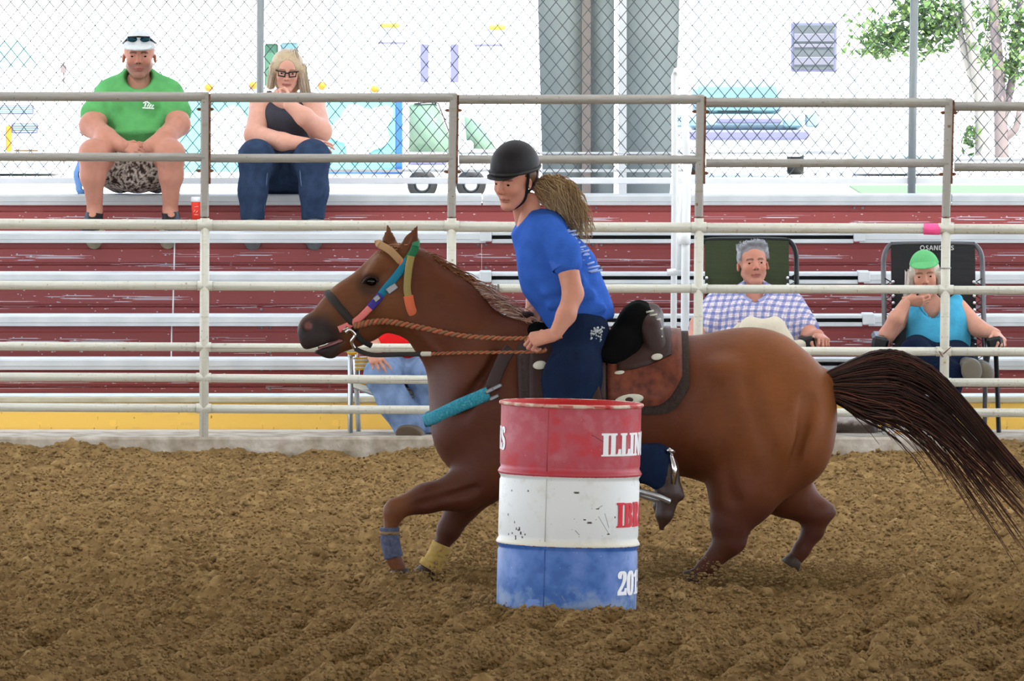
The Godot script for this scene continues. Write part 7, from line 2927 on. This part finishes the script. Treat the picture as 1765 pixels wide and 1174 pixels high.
	for x in [728, 812]:
		wheel(o, f, x, 318, 4, 26)
	# white van with louvres at the far left
	f = lot(40, 300)
	o = thing("van", f.p(40, 300, -100), "white van with two slate louvres at the far left edge", "van")
	panel(o, "body", f, -120, 150, 108, 284, -220, 0, M.white_paint, 0.1)
	for q in [[-40, 181, 59, 197], [20, 212, 66, 230]]:
		var lv := thing_part(o, "louvre")
		panel(lv, "frame", f, q[0], q[1], q[2], q[3], 0, 3, M.paint_lavender, 0.02)
		for k in 4:
			var y: float = lerpf(q[1] + 2, q[3] - 2, (k + 0.5) / 4.0)
			panel(lv, "slat_or_reflection", f, q[0] + 3, y - 1.2, q[2] - 3, y + 1.2, 2, 6, M.paint_silver, 0.005)
	panel(o, "brown_trim", f, 24, 258, 66, 261, 0, 4, flatmat("trim_brown", Color(0.3, 0.24, 0.16), 0.7), 0.004)
	panel(o, "tail_lamp", f, 10, 216, 20, 262, -2, 4, M.amber_lens, 0.02)
	panel(o, "skirt", f, -112, 284, 100, 299, -210, -8, M.white_paint)
	# teal canopy tent
	f = lot(20, 262)
	o = thing("canopy_tent", f.p(20, 262, -60), "pale teal canopy tent in the lot at the upper left", "tent")
	st = mb()
	lathe(st, Transform3D(Basis(Vector3.UP, PI / 4), f.p(16, 116, -80)), [Vector2(f.r(58), 0), Vector2(f.r(56), f.r(8)), Vector2(f.r(30), f.r(38)), Vector2(f.r(3), f.r(50)), Vector2(0, f.r(50))], 4)
	part("canopy", done(st), M.paint_teal_pale, o)
	for q in [[-22, -40], [54, -40], [-22, -120], [54, -120]]:
		part("leg", cord(f, [[q[0], 262, q[1]], [q[0], 112, q[1]]], 1.6, 8), M.white_paint, o)
	# trees on the right
	tree([[[1694, 300], [1690, 175], [1682, 120], [1668, 40], [1655, -90]], [[1690, 175], [1662, 90], [1648, 20]], [[1684, 130], [1706, 60], [1716, -60]]], 265.0, "multi-stemmed tree with grey trunk leaning left beyond the fence", [[1530, 62, 62, 34], [1600, 50, 44, 52], [1648, 30, 34, 40], [1580, 16, 50, 24], [1516, 90, 40, 12], [1672, 235, 16, 22]], 5, 520)
	tree([[[1728, 300], [1724, 200], [1720, 120], [1712, 20], [1706, -90]], [[1726, 215], [1748, 120], [1754, 40], [1766, -60]], [[1727, 240], [1750, 222], [1756, 190]]], 268.0, "second grey-trunked tree at the right edge of the view", [[1716, 30, 34, 44], [1758, 60, 32, 60], [1745, 120, 24, 30], [1700, 95, 20, 24]], 6, 420)
	# thin posts and scraps in the lot
	f = lot(110, 290)
	o = thing("signpost", f.p(110, 290, 0), "thin dark post standing in the lot left of the green shirt", "post")
	part("shaft", cord(f, [[110, 290, 0], [110, 98, 0]], 1.6, 8), M.bark, o)
	panel(o, "plate", f, 105, 112, 115, 126, 1, 3, M.bark, 0.005)
	f = lot(476, 276)
	o = thing("picnic_shelter", f.p(476, 276, -40), "small green-sided booth behind the blonde woman's head", "shelter")
	panel(o, "wall", f, 456, 76, 478, 276, -60, 0, flatmat("booth_green", Color(0.2, 0.34, 0.26), 0.7), 0.02)
	panel(o, "window", f, 484, 74, 514, 96, -60, 0, M.glass_cyan, 0.02)
	panel(o, "roof", f, 448, 66, 522, 74, -70, 8, M.white_paint, 0.02)
	panel(o, "side_wall", f, 478, 96, 516, 276, -60, -2, M.white_paint, 0.02)

func tree(stems: Array, ground: float, label: String, crowns: Array, seed_: int, leaves: int):
	var f := lot(stems[0][0][0], ground)
	var o := thing("tree", f.p(stems[0][0][0], ground, 0), label, "tree")
	for q in stems:
		var pts := []
		for k in q.size():
			pts.append([q[k][0], q[k][1], 6.0 * k * (1 if q.size() % 2 else -1)])
		var n: int = q.size()
		var v := []
		for p in pts:
			v.append(f.p(p[0], p[1], p[2]))
		v = curve(v, 5)
		var rad := []
		for k in v.size():
			rad.append(f.r(lerpf(13.0 if n > 4 else 8.5, 7.0 if n > 4 else 4.0, float(k) / v.size())))
		var st := mb()
		tube(st, v, rad, 12)
		part("trunk" if n > 4 else "branch", done(st), M.bark if seed_ == 6 else M.bark_pale, o)
	# leaves: folded blades gathered into crowns
	var r := RandomNumberGenerator.new()
	r.seed = seed_
	for c in crowns:
		var sl := SurfaceTool.new()
		sl.begin(Mesh.PRIMITIVE_TRIANGLES)
		var n := int(leaves * c[2] * c[3] / 2200.0)
		for k in n:
			var d := Vector3(r.randfn(0, 0.5), r.randfn(0, 0.5), r.randfn(0, 0.5))
			var p := f.p(c[0] + d.x * c[2], c[1] + d.y * c[3], d.z * 40.0)
			var b := Basis.from_euler(Vector3(r.randf() * TAU, r.randf() * TAU, r.randf() * TAU))
			var L := f.r(r.randf_range(5.0, 10.0))
			var g := r.randf()
			sl.set_color(Color(0.05, 0.11, 0.03).lerp(Color(0.13, 0.2, 0.06), g))
			var t0 := p - b.y * L
			var t1 := p + b.y * L
			var m0 := p + b.x * L * 0.5 + b.z * L * 0.15
			var m1 := p - b.x * L * 0.5 + b.z * L * 0.15
			for q in [t0, m0, t1, t0, t1, m1]:
				sl.add_vertex(q)
		sl.generate_normals()
		part("foliage", sl, M.leaf, o, "", "stuff")
